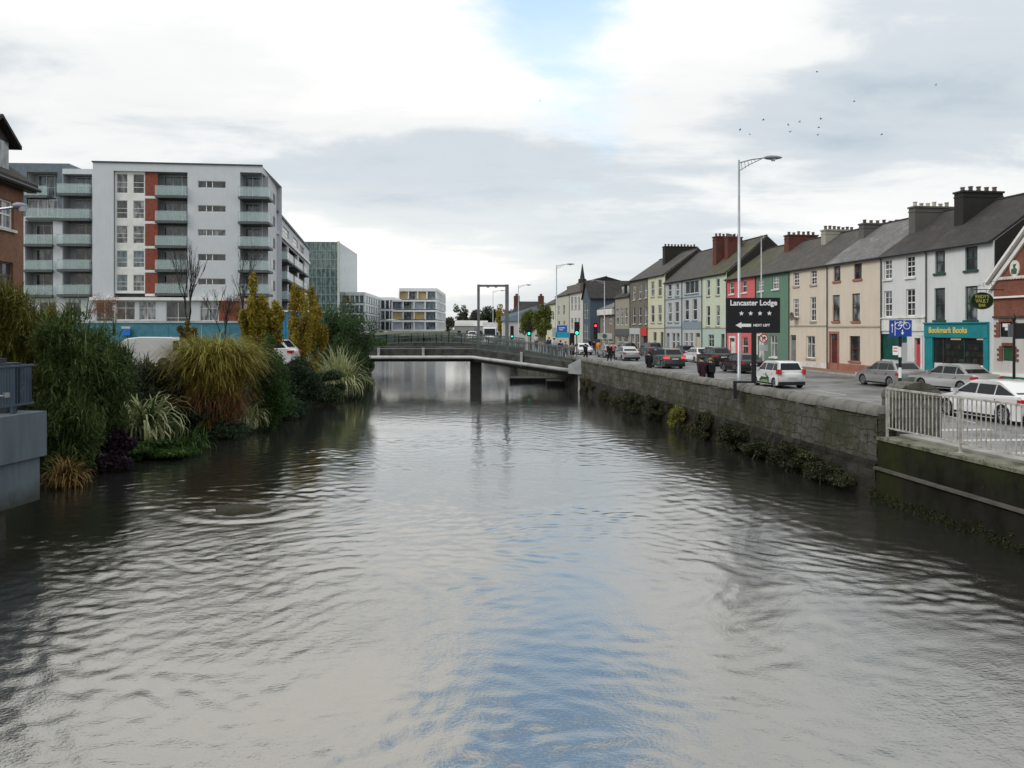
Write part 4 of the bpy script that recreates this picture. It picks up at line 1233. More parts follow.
MB().box(0, PW, -.1, -.004, .62, .8).build('plinth_cap', WHITE, pub)
MB().box(0.01, PW, -.08, -.004, .05, .62).build('plinth', mat('plinth_green', (.01, .13, .09), .5, var=.1), pub)
# oval crest in the gable
u, z = Pu(1016.5), Pz(1016.5, 268.5)
m = MB(); n = 20
m.add([(u + .34 * math.cos(2 * math.pi * k / n), -.08, z + .46 * math.sin(2 * math.pi * k / n)) for k in range(n)] + [(u + .34 * math.cos(2 * math.pi * k / n), -.004, z + .46 * math.sin(2 * math.pi * k / n)) for k in range(n)],
      [tuple(range(n))] + [(k, (k + 1) % n, (k + 1) % n + n, k + n) for k in range(n)])
cr = m.build('oval_crest', mat('crest_cream', (.62, .6, .52), .6, var=.1), pub)
m = MB(); m.prism([(u - .2, z - .3), (u + .16, z - .3), (u + .2, z - .05), (u + .05, z + .05), (u + .16, z + .26), (u - .1, z + .22), (u - .05, z + .02), (u - .22, z - .05)], -.1, -.081)
m.build('crest_emblem', mat('crest_green', (.04, .11, .07), .6, var=.3, vscale=8), cr)

# hanging oval bar sign
hs_ = at(981.5, 300.8, 44.2)
hs = empty('hanging_sign', (hs_.x, hs_.y, hs_.z), R(10), 'dark green oval hanging bar sign on a curly iron bracket', 'sign')
m = MB(); n = 28; a_, c_ = .72, .46
rim = [(a_ * math.cos(2 * math.pi * k / n), c_ * math.sin(2 * math.pi * k / n)) for k in range(n)]
m.prism(rim, -.04, .04); m.build('sign_board', mat('bottle_green', (.012, .030, .014), .4, var=.1), hs)
m = MB()
for k in range(n):
    p, q = rim[k], rim[(k + 1) % n]
    m.tube([(p[0], -.045, p[1]), (q[0], -.045, q[1])], .022, 4, cap=False)
m.build('sign_rim', mat('rim_green', (.05, .09, .03), .5, var=0), hs)
YG = mat('yellow_green_letters', (.42, .42, .10), .5, var=0)
text('sign_lettering', "REIDY'S", .26, YG, hs, (0, -.05, .22), (R(90), 0, 0), .006, .004)
text('sign_lettering', 'VAULT', .27, YG, hs, (0, -.05, -.02), (R(90), 0, 0), .006, .004)
text('sign_lettering', 'BAR', .24, YG, hs, (0, -.05, -.26), (R(90), 0, 0), .006, .004)
m = MB(); m.tube([(-.5, 0, .62), (1.5, .1, .62)], .025, 6); m.tube([(-.3, 0, .62), (-.3, 0, .38)], .012, 4); m.tube([(.3, 0, .62), (.3, 0, .38)], .012, 4)
for (x0, z0, r_) in ((.2, .85, .2), (.75, .9, .26), (-.15, .78, .12)):
    m.tube([(x0 + r_ * (1 - .08 * k) * math.cos(k * .5), 0, z0 + r_ * (1 - .08 * k) * math.sin(k * .5)) for k in range(10)], .014, 4)
m.build('iron_bracket', BLACK, hs)

# ------------------------------------------------------------------ apartment block on the left bank
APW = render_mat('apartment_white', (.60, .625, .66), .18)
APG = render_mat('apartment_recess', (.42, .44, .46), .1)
CLAD = mat('slate_blue_cladding', (.13, .17, .20), .6, var=.1)
TERR = mat('terracotta_panel', (.24, .065, .042), .75, var=.12, vscale=3)
BALG = glass_mat('balcony_glass', (.62, .80, .78), .05, .28)
SLAB = mat('balcony_slab', (.10, .11, .115), .6, var=.05)
BLUEGL = pane_mat('sky_blue_glass', (.05, .075, .09), (.16, .22, .26))
AL = -48.73
AP = Plane(AL, 93, 1, .118)
AB = LAND_L


def balcony(root, u0, u1, z, depth, out, glass=BALG, side=True, y=0.0):
    """slab whose top is z, projecting OUT in front of the wall and running DEPTH back"""
    s = MB(); s.box(u0, u1, y - out, y + depth, z - .28, z); b_ = s.build('balcony', SLAB, root)
    g = MB(); g.box(u0 + .02, u1 - .02, y - out + .02, y - out + .05, z + .04, z + 1.12)
    if side and out > .3:
        g.box(u0 + .02, u0 + .05, y - out + .06, y - .05, z + .04, z + 1.12); g.box(u1 - .05, u1 - .02, y - out + .06, y - .05, z + .04, z + 1.12)
    g.build('glass_guard', glass, b_)
    r = MB(); r.box(u0, u1, y - out + .01, y - out + .06, z + 1.121, z + 1.16)
    n = max(2, int((u1 - u0) / 1.1))
    for k in range(n + 1):
        uu = u0 + .03 + (u1 - u0 - .06) * k / n; r.box(uu - .02, uu + .02, y - out + .051, y - out + .08, z, z + 1.12)
    r.build('handrail', GALV, b_)
    return b_


def glazing(root, u0, u1, z0, z1, y, cols, pm=None, fm=WHITE, rail=None):
    m = MB(); t = .07
    for k in range(cols + 1):
        uu = u0 + (u1 - u0) * k / cols; m.box(max(u0, uu - t / 2), min(u1, uu + t / 2), y - .05, y, z0, z1)
    m.box(u0, u1, y - .045, y + .005, z1 - t, z1); m.box(u0, u1, y - .045, y + .005, z0, z0 + t)
    if rail: m.box(u0, u1, y - .06, y, z0 + rail, z0 + rail + .06)
    w = m.build('window', fm, root)
    MB().box(u0 + .01, u1 - .01, y + .006, y + .04, z0 + .01, z1 - .01).build('pane', pm or PANE, w)
    return w


ap = empty('apartment_block', (AP.o[0], AP.o[1], AB), AP.rz, 'large white apartment block with terracotta panels and green glass balconies', 'apartments', 'apartments on the left bank')
au = lambda px: AP.u(px)
az = lambda px, py: AP.z(px, py) - AB
AW = au(262)
ATOP = az(150, 163.6)
ZS = [az(170, y) for y in (195.8, 221.0, 245.8, 269.8, 293.5)]     # slab tops, top to bottom
ZBAND = az(170, 297.5)
rec = [au(113.5), au(187.5), ZBAND, az(150, 171.5)]                # tall recess
ops = [rec]
smalls = []
for yy in ((181, 188), (205.4, 212), (229.5, 236), (254, 261), (278.5, 285)):
    a, b_, c, d = AP.rect(198, 225.5, *yy); smalls.append([a, b_, c - AB, d - AB])
ops += smalls
cor = [au(240), AW - .0, ZBAND, az(250, 172.5)]
ops.append(cor)
gw = [[au(116), au(135), az(125, 320), az(125, 301)], [au(139), au(156), az(125, 320), az(125, 301)], [au(166), au(190), .3, az(180, 301)], [au(200), au(218), az(210, 321), az(210, 301)], [au(96), au(113), .3, az(100, 301)]]
ops += gw
m = MB(); wall_grid(m, 0, AW, 0, ATOP, ops, rev=.22)
m.quad((0, 14, 0), (0, 0, 0), (0, 0, ATOP), (0, 14, ATOP)); m.quad((0, 0, ATOP), (AW, 0, ATOP), (AW, 14, ATOP), (0, 14, ATOP)); m.quad((AW, 14, 0), (0, 14, 0), (0, 14, ATOP), (AW, 14, ATOP))
m.build('front_wall', APW, ap)
MB().box(-.1, AW + .05, -.12, .3, ATOP + .003, ATOP + .16).build('parapet_cap', DKGREY, ap)
# recess body
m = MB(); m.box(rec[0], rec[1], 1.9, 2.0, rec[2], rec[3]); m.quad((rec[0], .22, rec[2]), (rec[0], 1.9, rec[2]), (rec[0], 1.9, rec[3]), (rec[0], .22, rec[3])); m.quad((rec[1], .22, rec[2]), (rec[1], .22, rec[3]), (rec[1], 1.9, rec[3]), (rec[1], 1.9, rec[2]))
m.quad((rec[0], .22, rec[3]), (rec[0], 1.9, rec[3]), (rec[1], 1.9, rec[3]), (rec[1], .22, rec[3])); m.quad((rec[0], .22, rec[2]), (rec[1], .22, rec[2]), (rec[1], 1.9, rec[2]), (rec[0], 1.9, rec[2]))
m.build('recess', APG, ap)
uW0, uW1, uT0, uT1, uB0 = au(114), au(144.3), au(144.3), au(157), au(157)
tops = [rec[3]] + [z - .33 for z in ZS[:-1]]
for k, z in enumerate(ZS):
    zt = tops[k]
    # white panelled window bay, terracotta panel, balcony
    bay = MB(); ww = uW1 - uW0
    wA = [uW0 + .15, uW0 + ww * .42, z + .25, zt - .25]; wB = [uW0 + ww * .60, uW1 - .08, z + .25, zt - .25]
    wall_grid(bay, uW0, uW1, z - .33 if k < 4 else z, zt, [wA, wB], y=.30, rev=.1)
    bay.build('window_bay', WHITE if k else WHITE, ap)
    for q in (wA, wB): window(ap, q, 'trans', WHITE, y=.30, rev=.1, pane=random.choice((PANE, PANE_L, PANE_N, BLUEGL)))
    MB().box(uT0, uT1, .26, .40, z + .02, zt - .05).build('terracotta_panel', TERR, ap)
    MB().box(uT0, uT1, .24, .42, z - .32, z - .02).build('white_band', WHITE, ap)
    bw0, bw1 = uB0 + .25, rec[1] - .05
    glazing(ap, bw0, bw1, z + .05, zt - .15, 1.85, 3, BLUEGL if k < 4 else PANE, rail=1.3)
    balcony(ap, uB0 - .15, rec[1] - .03, z, 1.85, .35)
for q in smalls:
    glazing(ap, q[0], q[1], q[2], q[3], .2, 1, PANE_L if q is smalls[2] else PANE, fm=WHITE)
    m = MB()
    for f in (.3, .52): m.box(q[0] + (q[1] - q[0]) * f - .05, q[0] + (q[1] - q[0]) * f + .05, .1, .155, q[2] + .08, q[3] - .08)
    m.build('mullion', WHITE, ap)
for i, q in enumerate(gw): window(ap, q, 'casement', WHITE, rev=.15, pane=PANE_L if i % 2 else PANE)
MB().box(au(90), AW, -.35, -.003, ZBAND - .35, ZBAND).build('white_ledge', WHITE, ap)
MB().box(au(219), au(239), -.05, -.004, .2, ZBAND - .4).build('terracotta_panel', TERR, ap)
# corner recess with projecting balconies; the side wall runs back up the river from here
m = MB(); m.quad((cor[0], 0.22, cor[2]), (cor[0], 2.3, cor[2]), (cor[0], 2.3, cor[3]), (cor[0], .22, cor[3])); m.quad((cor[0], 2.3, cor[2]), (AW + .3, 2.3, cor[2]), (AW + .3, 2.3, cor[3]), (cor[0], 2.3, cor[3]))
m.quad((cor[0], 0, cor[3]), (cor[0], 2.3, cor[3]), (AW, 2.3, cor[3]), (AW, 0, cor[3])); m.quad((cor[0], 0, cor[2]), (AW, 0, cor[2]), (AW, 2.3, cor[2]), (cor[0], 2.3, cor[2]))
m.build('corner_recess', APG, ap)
for k, z in enumerate(ZS):
    zt = cor[3] if k == 0 else ZS[k - 1] - .33
    glazing(ap, cor[0] + .15, cor[0] + 1.9, z + .05, zt - .1, 2.25, 2, BLUEGL)
    balcony(ap, cor[0] - .1, AW + .9, z, 2.2, .7)
# side wall (towards the river), local x = AW plane going back with a turn
S0 = Vector(AP.loc(AW)[:2]); S1 = Vector((gx(276.5, 108.5), 108.5)); S2 = Vector((gx(309, 160), 160))
side = Plane(S0.x, S0.y, S1.x - S0.x, S1.y - S0.y)
SL = (S1 - S0).length
m = MB()
inv = lambda v_: ((v_.x - AP.o[0]) * AP.e[0] + (v_.y - AP.o[1]) * AP.e[1], -(v_.x - AP.o[0]) * AP.e[1] + (v_.y - AP.o[1]) * AP.e[0])
p0 = inv(S0 + (S1 - S0).normalized() * 2.3); p1 = inv(S1)
sw = [[.0, 2.0]]
m.quad((p0[0], p0[1], 0), (p1[0], p1[1], 0), (p1[0], p1[1], ATOP), (p0[0], p0[1], ATOP))
m.quad((p1[0], p1[1], 0), (AW * .5, 14.5, 0), (AW * .5, 14.5, ATOP), (p1[0], p1[1], ATOP))
m.quad((AW, 0, ATOP + .001), (p1[0], p1[1], ATOP + .001), (AW * .5, 14.5, ATOP + .001), (0, 0, ATOP + .001))
m.quad((AW, 0, ATOP), (p0[0], p0[1], ATOP), (p0[0], p0[1], cor[3]), (AW, 0, cor[3])); m.quad((AW, 0, ZBAND), (p0[0], p0[1], ZBAND), (p0[0], p0[1], 0), (AW, 0, 0))
m.build('side_wall', APW, ap)
dv = Vector((p1[0] - p0[0], p1[1] - p0[1], 0)); dn = dv.normalized(); nn = Vector((dn.y, -dn.x, 0))
for z in ZS:
    a = Vector((p0[0], p0[1], 0)) + dv * .52; b_ = Vector((p0[0], p0[1], 0)) + dv * .86
    m = MB(); m.add([a + nn * .03 + Vector((0, 0, z + .9)), b_ + nn * .03 + Vector((0, 0, z + .9)), b_ + nn * .03 + Vector((0, 0, z + 2.2)), a + nn * .03 + Vector((0, 0, z + 2.2)),
                     a - nn * .1 + Vector((0, 0, z + .9)), b_ - nn * .1 + Vector((0, 0, z + .9)), b_ - nn * .1 + Vector((0, 0, z + 2.2)), a - nn * .1 + Vector((0, 0, z + 2.2))],
                    [(0, 1, 2, 3), (0, 4, 5, 1), (3, 2, 6, 7), (0, 3, 7, 4), (1, 5, 6, 2)])
    m.build('side_window', PANE, ap)

# river wing: lower white block running up the river, recessed balconies
rw = Plane(S1.x, S1.y, S2.x - S1.x, S2.y - S1.y)
RB = LAND_L
RT = rw.z(283, 232) - RB
rtop = EYE + (HOR - 213) / F * rw.Y(rw.u(277)) - RB
rwo = empty('apartment_wing', (S1.x, S1.y, RB), rw.rz, 'long white apartment wing receding up the river with stacked recessed balconies', 'apartments', 'apartments on the left bank')
RL = (S2 - S1).length
ru = lambda px: rw.u(px)
levels = [z + AB - RB for z in ZS[1:]]
step = 2.83
zz_ = [rtop - 3.4 - step * k for k in range(5)]
rc = [(ru(281), ru(287.5)), (ru(288.8), ru(297.5)), (ru(299), ru(304.5))]
ops = []
for a, b_ in rc: ops.append([a, b_, zz_[4] + .3, rtop - 3.2])
tw = [[ru(277.3), ru(280), rtop - 2.0, rtop - .8], [ru(283), ru(289), rtop - 2.0, rtop - .8], [ru(293), ru(298), rtop - 2.0, rtop - .8], [ru(300), ru(304), rtop - 2, rtop - .8]]
ops += tw
m = MB(); wall_grid(m, 0, RL, 0, rtop, ops, rev=.3)
m.quad((0, 0, rtop), (RL, 0, rtop), (RL, 14, rtop), (0, 14, rtop)); m.quad((RL, 0, 0), (RL, 14, 0), (RL, 14, rtop), (RL, 0, rtop)); m.quad((RL, 14, 0), (0, 14, 0), (0, 14, rtop), (RL, 14, rtop))
m.build('wall', APW, rwo)
MB().box(-.1, RL, -.25, .2, rtop + .003, rtop + .3).build('roof_edge', CLAD, rwo)
MB().box(.05, RL - .05, -.3, -.003, rtop - 2.9, rtop - 2.5).build('white_ledge', WHITE, rwo)
for a, b_ in rc:
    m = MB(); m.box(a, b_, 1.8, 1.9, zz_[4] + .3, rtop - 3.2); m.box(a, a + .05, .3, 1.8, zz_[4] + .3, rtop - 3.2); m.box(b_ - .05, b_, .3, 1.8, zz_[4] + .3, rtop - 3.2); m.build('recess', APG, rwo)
    for k in range(4):
        z = zz_[k + 1] + .35
        glazing(rwo, a + .3, b_ - .3, z, z + 2.2, 1.75, 2, PANE)
        MB().box(a + (b_ - a) * .62, b_ - .4, 1.6, 1.68, z, z + 2.2).build('terracotta_panel', TERR, rwo)
        balcony(rwo, a + .06, b_ - .06, z - .02, 1.7, .9)
for q in tw: window(rwo, q, 'sash', WHITE)

# slate-blue neighbour at the left of the white block
BP = Plane(gx(5, 96), 96, 1, .06)
BO = empty('apartment_building', (BP.o[0], BP.o[1], AB), BP.rz, 'slate-blue and white apartment building behind the brick house with two columns of balconies', 'apartments', 'apartments on the left bank')
bu = lambda px: BP.u(px)
bz = lambda px, py: BP.z(px, py) - AB
BT = bz(50, 163.3); B1 = bu(93.5)
zA = [bz(40, y) for y in (196, 220, 244.5, 270, 295)]; zB = [bz(75, y) for y in (194, 219, 244.3, 269.5, 294.5)]
zlow = bz(75, 298)
recA1 = [bu(27), bu(57.5), bz(40, 216), bz(40, 172)]
recA2 = [bu(25), bu(53), zlow, bz(40, 221)]
recB = [bu(62.5), bu(92), zlow, bz(75, 174)]
gB = [[bu(65), bu(80), .5, bz(70, 302)], [bu(40), bu(56), .5, bz(50, 302)]]
zmid = bz(40, 216.5)
zt1 = BT - .05
# cladding upper left, white below
m = MB(); wall_grid(m, 0, bu(62.3), zmid, BT, [recA1], rev=.25); m.quad((0, 12, zmid), (0, 0, zmid), (0, 0, BT), (0, 12, BT)); m.quad((0, 0, BT), (bu(69), 0, BT), (bu(69), 12, BT), (0, 12, BT))
m.quad((bu(69), 0, BT - .6), (bu(69), 12, BT - .6), (bu(69), 12, BT), (bu(69), 0, BT)); m.quad((bu(62.3), 0, BT - .6), (bu(69), 0, BT - .6), (bu(69), 0, BT), (bu(62.3), 0, BT))
m.build('cladding', CLAD, BO)
m = MB(); wall_grid(m, 0, bu(62.3), 0, zmid, [recA2, gB[1]], rev=.25); wall_grid(m, bu(62.3), B1, 0, BT - .62, [recB, gB[0]], rev=.25); m.quad((bu(62), .05, BT - .62), (B1, .05, BT - .62), (B1, 12, BT - .62), (bu(62), 12, BT - .62))
m.build('wall', APW, BO)
for r_ in (recA1, recA2, recB):
    m = MB(); m.box(r_[0], r_[1], 1.7, 1.8, r_[2], r_[3]); m.box(r_[0], r_[0] + .04, .25, 1.7, r_[2], r_[3]); m.box(r_[1] - .04, r_[1], .25, 1.7, r_[2], r_[3]); m.box(r_[0] + .04, r_[1] - .04, .25, 1.7, r_[3] - .05, r_[3])
    m.build('recess', APG, BO)
for k, z in enumerate(zA):
    r_ = recA1 if k < 1 else recA2
    top = (recA1[3] if k == 0 else (recA1[2] + 2.0 if False else zA[k - 1] - .33))
    if k == 1:
        glazing(BO, recA1[0] + .1, recA1[1] - .1, z + .32, zA[0] - .4, .2, 3, PANE_L); balcony(BO, recA1[0], recA1[1] + .3, z + .25, .2, .3); continue
    glazing(BO, r_[0] + .5, r_[1] - .1, z + .05, min(top, r_[3]) - .1, 1.65, 3, BLUEGL if k == 0 else (PANE_L if k == 3 else PANE), rail=1.2)
    balcony(BO, r_[0] - .1, r_[1] + (.1 if k else -1.0), z, 1.65, .5)
for k, z in enumerate(zB):
    top = recB[3] if k == 0 else zB[k - 1] - .33
    glazing(BO, recB[0] + .8, recB[1] - .2, z + .05, top - .1, 1.65, 2, BLUEGL if k < 2 else PANE, rail=1.2)
    balcony(BO, recB[0] - .4, recB[1] - .05, z, 1.65, .6)
for q in gB: window(BO, q, 'casement', WHITE, pane=PANE)

# glass office block and its white flank
GP = Plane(gx(303, 190), 190, 1, .05)
gl_ = empty('glass_office', (GP.o[0], GP.o[1], AB), GP.rz, 'green-tinted glass office block with a plain white side wall', 'office')
GW = GP.u(339.5); GT = GP.z(320, 242) - AB
m = MB(); m.box(.05, GW - .05, .1, 30, 0, GT - .05); m.build('glazing', pane_mat('green_curtain_wall', (.035, .065, .062), (.14, .21, .20)), gl_)
m = MB()
for k in range(9): m.box(GW * k / 8 - .06, GW * k / 8 + .06, 0, .099, 0, GT)
for k in range(12): m.box(0, GW, .01, .095, GT * k / 11 - .06, GT * k / 11 + .06)
m.build('mullions', mat('pale_mullion', (.24, .32, .31), .5, var=0), gl_)
m = MB(); q = GP
for a, b_, c in ((0, 30, 0), (30, 62, -4.4)):
    m.quad((GW, a, 0), (GW - .6 - .15 * b_, b_, 0), (GW - .6 - .15 * b_, b_, GT + c), (GW, a, GT + c)) if a == 0 else m.quad((GW - .6 - .15 * a, a, 0), (GW - .6 - .15 * b_, b_, 0), (GW - .6 - .15 * b_, b_, GT + c), (GW - .6 - .15 * a, a, GT + c))
m.box(GW - .5, GW + .02, -.05, .3, 0, GT + .2)
m.build('side_wall', SHOPW, gl_)


# white blocks far up the left bank
def white_block(name, pl, px0, px1, ytop, ybot, rows, depth, side_dx, label, cols, pent=0):
    u0, u1 = pl.u(px0), pl.u(px1)
    l = pl.loc(u0); base = pl.z(px0, ybot)
    root = empty('apartment_block', (l[0], l[1], base), pl.rz, label, 'apartments', 'white blocks far up the left bank')
    Wd = u1 - u0; H = pl.z(px0, ytop) - base
    fh_ = H / rows
    m = MB()
    for r in range(rows):
        a = pent if r == rows - 1 else 0
        m.box(a, Wd, 0.5, depth, r * fh_ + .35, (r + 1) * fh_ - .001)
        m.box(a - .02, Wd + .25, 0, depth + .1, (r + 1) * fh_ - .35, (r + 1) * fh_ + .15 if r < rows - 1 else (r + 1) * fh_ + .5)
    m.box(-.02, Wd + .25, 0, depth + .1, 0, .35)
    for r in range(rows):
        a = pent if r == rows - 1 else 0
        for c in np.linspace(a, Wd, 5): m.box(c - .15, c + .15, .05, .5, r * fh_ + .36, (r + 1) * fh_ - .36)
        for y in np.arange(.6, depth, 5.0): m.box(Wd, Wd + .2, y, y + 2.4, r * fh_ + .36, (r + 1) * fh_ - .36)
    m.build('frame', mat('bright_white_cladding', (.78, .80, .82), .6, var=.06), root)
    for r in range(rows):
        a = pent if r == rows - 1 else 0
        n = len(cols)
        x = a
        for k, (wf, cm) in enumerate(cols):
            w_ = (Wd - a) * wf; c = cm[r % len(cm)]
            MB().box(x + .16, x + w_ - .02, .42, .498, r * fh_ + .4, (r + 1) * fh_ - .4).build('window' if c in (PANE, BLUEGL) else 'panel', c, root); x += w_
        for y in np.arange(3.0, depth - 1.5, 5.0):
            MB().box(Wd + .003, Wd + .06, y + .05, y + 2.5, r * fh_ + .45, (r + 1) * fh_ - .45).build('side_window', BLUEGL, root)
    return root


OCH = mat('ochre_panel', (.45, .32, .15), .7, var=.08)
GRP = mat('grey_panel', (.34, .38, .43), .6, var=.08)
WB2 = Plane(gx(392, 210), 210, 1, .02)
white_block('b', WB2, 392, 436, 290, 331, 4, 36, 0, 'far white apartment block with ochre panels and open dark balconies at the river bend',
            [(.2, (GRP, OCH, BLUEGL, OCH)), (.24, (PANE_N,)), (.32, (GRP, OCH, GRP, OCH)), (.24, (BLUEGL,))], pent=1.9)
WB1 = Plane(gx(345, 200), 200, 1, .05)
white_block('a', WB1, 345, 364, 294, 333, 4, 52, 0, 'far white apartment block half hidden by the green tree with an ochre panel at top', [(.35, (GRP, GRP, GRP, OCH)), (.65, (BLUEGL,))])
lk = Plane(gx(376, 232), 232, 1, 0)
white_block('c', lk, 376, 394, 299, 331, 3, 10, 0, 'low white link building between the two far white blocks', [(.5, (PANE, BLUEGL, PANE)), (.5, (PANE, PANE, PANE))])

# brick house at the left edge
BH = Plane(-17.3 - .13 * 36, 36, .13, -1)           # runs towards the camera
bh = empty('brick_house', (BH.o[0], BH.o[1], LAND_L), math.atan2(1, -.13), 'brown brick house with a dark eave at the left edge of the river', 'house')
# local x = away from the camera along the river; +y = away from the river
bh.rotation_euler = (0, 0, math.atan2(-1, .13))
# local +x towards the camera, local +y away from the water is (ey...) -> mirror handled below
H = 11.1 - LAND_L


def bx(Yv): return (36 - Yv) * math.hypot(1, .13)


m = MB(); YS = 1     # local +y = left of +x ; +x points to -Y so +y points to +X (river); building lies at -y
wins_ = [[bx(35.3), bx(34.05), (EYE + 114 / F * 34.7) - LAND_L - .98 * 0 - 0.0, 0]]


def wall_grid_neg(m, u0, u1, z0, z1, ops, y, rev):
    k = MB(); wall_grid(k, u0, u1, z0, z1, ops, 0, rev)
    m.add([(x, y - yy, z) for x, yy, z in k.v], [tuple(reversed(f)) for f in k.f])


pyz = lambda py, Yv: EYE - (py - HOR) / F * Yv - LAND_L
W1 = [bx(35.1), bx(33.6), pyz(229, 34.6), pyz(200, 34.6)]; W2 = [bx(35.05), bx(33.6), pyz(289, 34.6), pyz(262, 34.6)]
wall_grid_neg(m, 0, 22, 0, H, [W1, W2], 0, .2)
m.quad((0, 0, 0), (0, -12, 0), (0, -12, H), (0, 0, H)); m.add([(0, 0, H), (0, -12, H), (0, -6, H + 4.4)], [(0, 1, 2)])
m.quad((22, 0, 0), (22, 0, H), (22, -12, H), (22, -12, 0))
m.build('wall', BROWNB, bh)
m = MB()
m.add([(-.4, .45, H - .1), (22, .45, H - .1), (22, -6, H + 4.6), (-.4, -6, H + 4.6), (-.4, .45, H + .12), (22, .45, H + .12), (22, -6, H + 4.8), (-.4, -6, H + 4.8)], [(0, 1, 2, 3), (4, 7, 6, 5), (0, 4, 5, 1), (3, 2, 6, 7), (0, 3, 7, 4), (1, 5, 6, 2)])
m.add([(-.4, -12.4, H - .1), (22, -12.4, H - .1), (22, -6, H + 4.6), (-.4, -6, H + 4.6), (-.4, -12.4, H + .12), (22, -12.4, H + .12), (22, -6, H + 4.8), (-.4, -6, H + 4.8)], [(3, 2, 1, 0), (5, 6, 7, 4), (1, 5, 4, 0), (7, 6, 2, 3), (4, 7, 3, 0), (2, 6, 5, 1)])
ro = m.build('roof', SLATE_D, bh)
m = MB(); m.tube([(-.4, .52, H - .12), (22, .52, H - .12)], .09, 6); m.build('gutter', GUTTER, ro)
MB().box(-.35, 22, .05, .42, H - .24, H - .12).build('soffit', BLACK, ro)
for W_ in (W1, W2):
    k = MB(); a, b_, c, d = W_
    k.box(a, a + .08, -.17, -.1, c, d); k.box(b_ - .08, b_, -.17, -.1, c, d); k.box(a + .08, b_ - .08, -.17, -.1, c, c + .08); k.box(a + .08, b_ - .08, -.17, -.1, d - .08, d); k.box(a + .08, b_ - .08, -.165, -.105, (c + d) / 2 - .04, (c + d) / 2 + .04); k.box((a + b_) / 2 - .03, (a + b_) / 2 + .03, -.16, -.11, c + .08, d - .08)
    f = k.build('window', mat('dark_red_frame', (.12, .06, .05), .5, var=0) if W_ is W2 else WHITE, bh)
    MB().box(a + .02, b_ - .02, -.2, -.15, c + .02, d - .02).build('pane', PANE_L, f)
    MB().box(a - .1, b_ + .1, -.1, .12, c - .12, c - .004).build('sill', WHSILL, f)
# gabled dormer rising from the eave
DY0, DY1 = 35.35, 32.6
a, b_ = bx(DY0), bx(DY1)
zd = pyz(141, 35.2); zp = pyz(120, 34.0)
m = MB(); m.box(a + .15, b_ - .15, -5.0, -.25, H + .1, zd); m.add([(a + .15, -.25, zd), (b_ - .15, -.25, zd), ((a + b_) / 2, -.25, zp)], [(0, 2, 1)]); dm = m.build('dormer', mat('dark_cladding', (.05, .045, .045), .7, var=.1), bh)
m = MB()
for s0 in (a - .3, b_ + .3):
    q = (a + b_) / 2; zl_ = zd - .3
    m.add([(s0, .1, zl_), (q, .1, zp + .1), (q, -5, zp + .1), (s0, -5, zl_), (s0, .1, zl_ + .16), (q, .1, zp + .26), (q, -5, zp + .26), (s0, -5, zl_ + .16)], [(0, 1, 2, 3), (4, 7, 6, 5), (0, 4, 5, 1), (3, 2, 6, 7), (0, 3, 7, 4), (1, 5, 6, 2)])
m.build('dormer_roof', SLATE_D, dm)
MB().box(a + .35, b_ - .35, -.25, -.16, H + .35, zd - .15).build('dormer_window', PANE_L, dm)

# ------------------------------------------------------------------ bridge, pipes, street furniture
BRC = mat('bridge_dark_concrete', (.05, .05, .047), .85, var=.25, vscale=1.5)
PIPE = mat('pale_pipe', (.40, .41, .40), .5, var=.12)
RAILG = mat('grey_green_rail', (.085, .105, .10), .55, var=.1)
fb = empty('footbridge', (-3.6, 69, 0), 0, 'dark footbridge with a pale service pipe along its side and a single pier', 'bridge')
FBO = Vector((-3.6, 69, 0))
A_, B_, C_ = Vector((-14.8, 69, 2.98)) - FBO, Vector((-3.4, 69, 2.98)) - FBO, Vector((4.6, 61.6, 2.12)) - FBO
wv = Vector((.3, 4.2, 0))


def deck(m, pts, th, w):
    for p, q in zip(pts[:-1], pts[1:]):
        m.add([p, q, q + w, p + w, p - Vector((0, 0, th)), q - Vector((0, 0, th)), q + w - Vector((0, 0, th)), p + w - Vector((0, 0, th))],
              [(0, 1, 2, 3), (7, 6, 5, 4), (0, 4, 5, 1), (3, 2, 6, 7), (0, 3, 7, 4), (1, 5, 6, 2)])


m = MB(); deck(m, [A_, B_, C_], .55, wv); m.build('deck', BRC, fb)
m = MB(); lo = Vector((0, .5, -.56)); deck(m, [A_ + lo, B_ + lo, C_ + lo], .55, wv * .75); m.build('girder', mat('girder_dark', (.035, .035, .033), .8, var=.2), fb)
m = MB(); m.box(-.06, .86, .8, 3.6, -.6, 1.9); m.build('pier', mat('pier_wet', (.03, .028, .025), .7, var=.3, col2=(.015, .02, .01)), fb)
m = MB(); m.box(3.4, 9.6, .6, 3.2, -.6, .42); m.box(6.5, 9.6, -2.5, .59, -.6, .36); m.build('dark_base', mat('pier_wet', (.03, .028, .025), .7), fb)  # low dark blocks just above the water, below the right-hand span
m = MB(); po = Vector((0, -.28, -.72)); m.tube([A_ + po, B_ + po, C_ + po + Vector((0, 0, .1))], .16, 10); pp = m.build('service_pipe', PIPE, fb, smooth=True)
for px in (379, 423.5):
    m = MB(); x = gx(px, 69) + 3.6; m.box(x - .1, x + .1, -.30, -.02, -.85 + 2.98, .12 + 2.98); m.build('bracket', PIPE, fb)
m = MB(); q = B_.lerp(C_, .52); m.box(q.x - .1, q.x + .1, q.y - .30, q.y - .02, q.z - .85, q.z + .3); m.build('bracket', PIPE, fb)
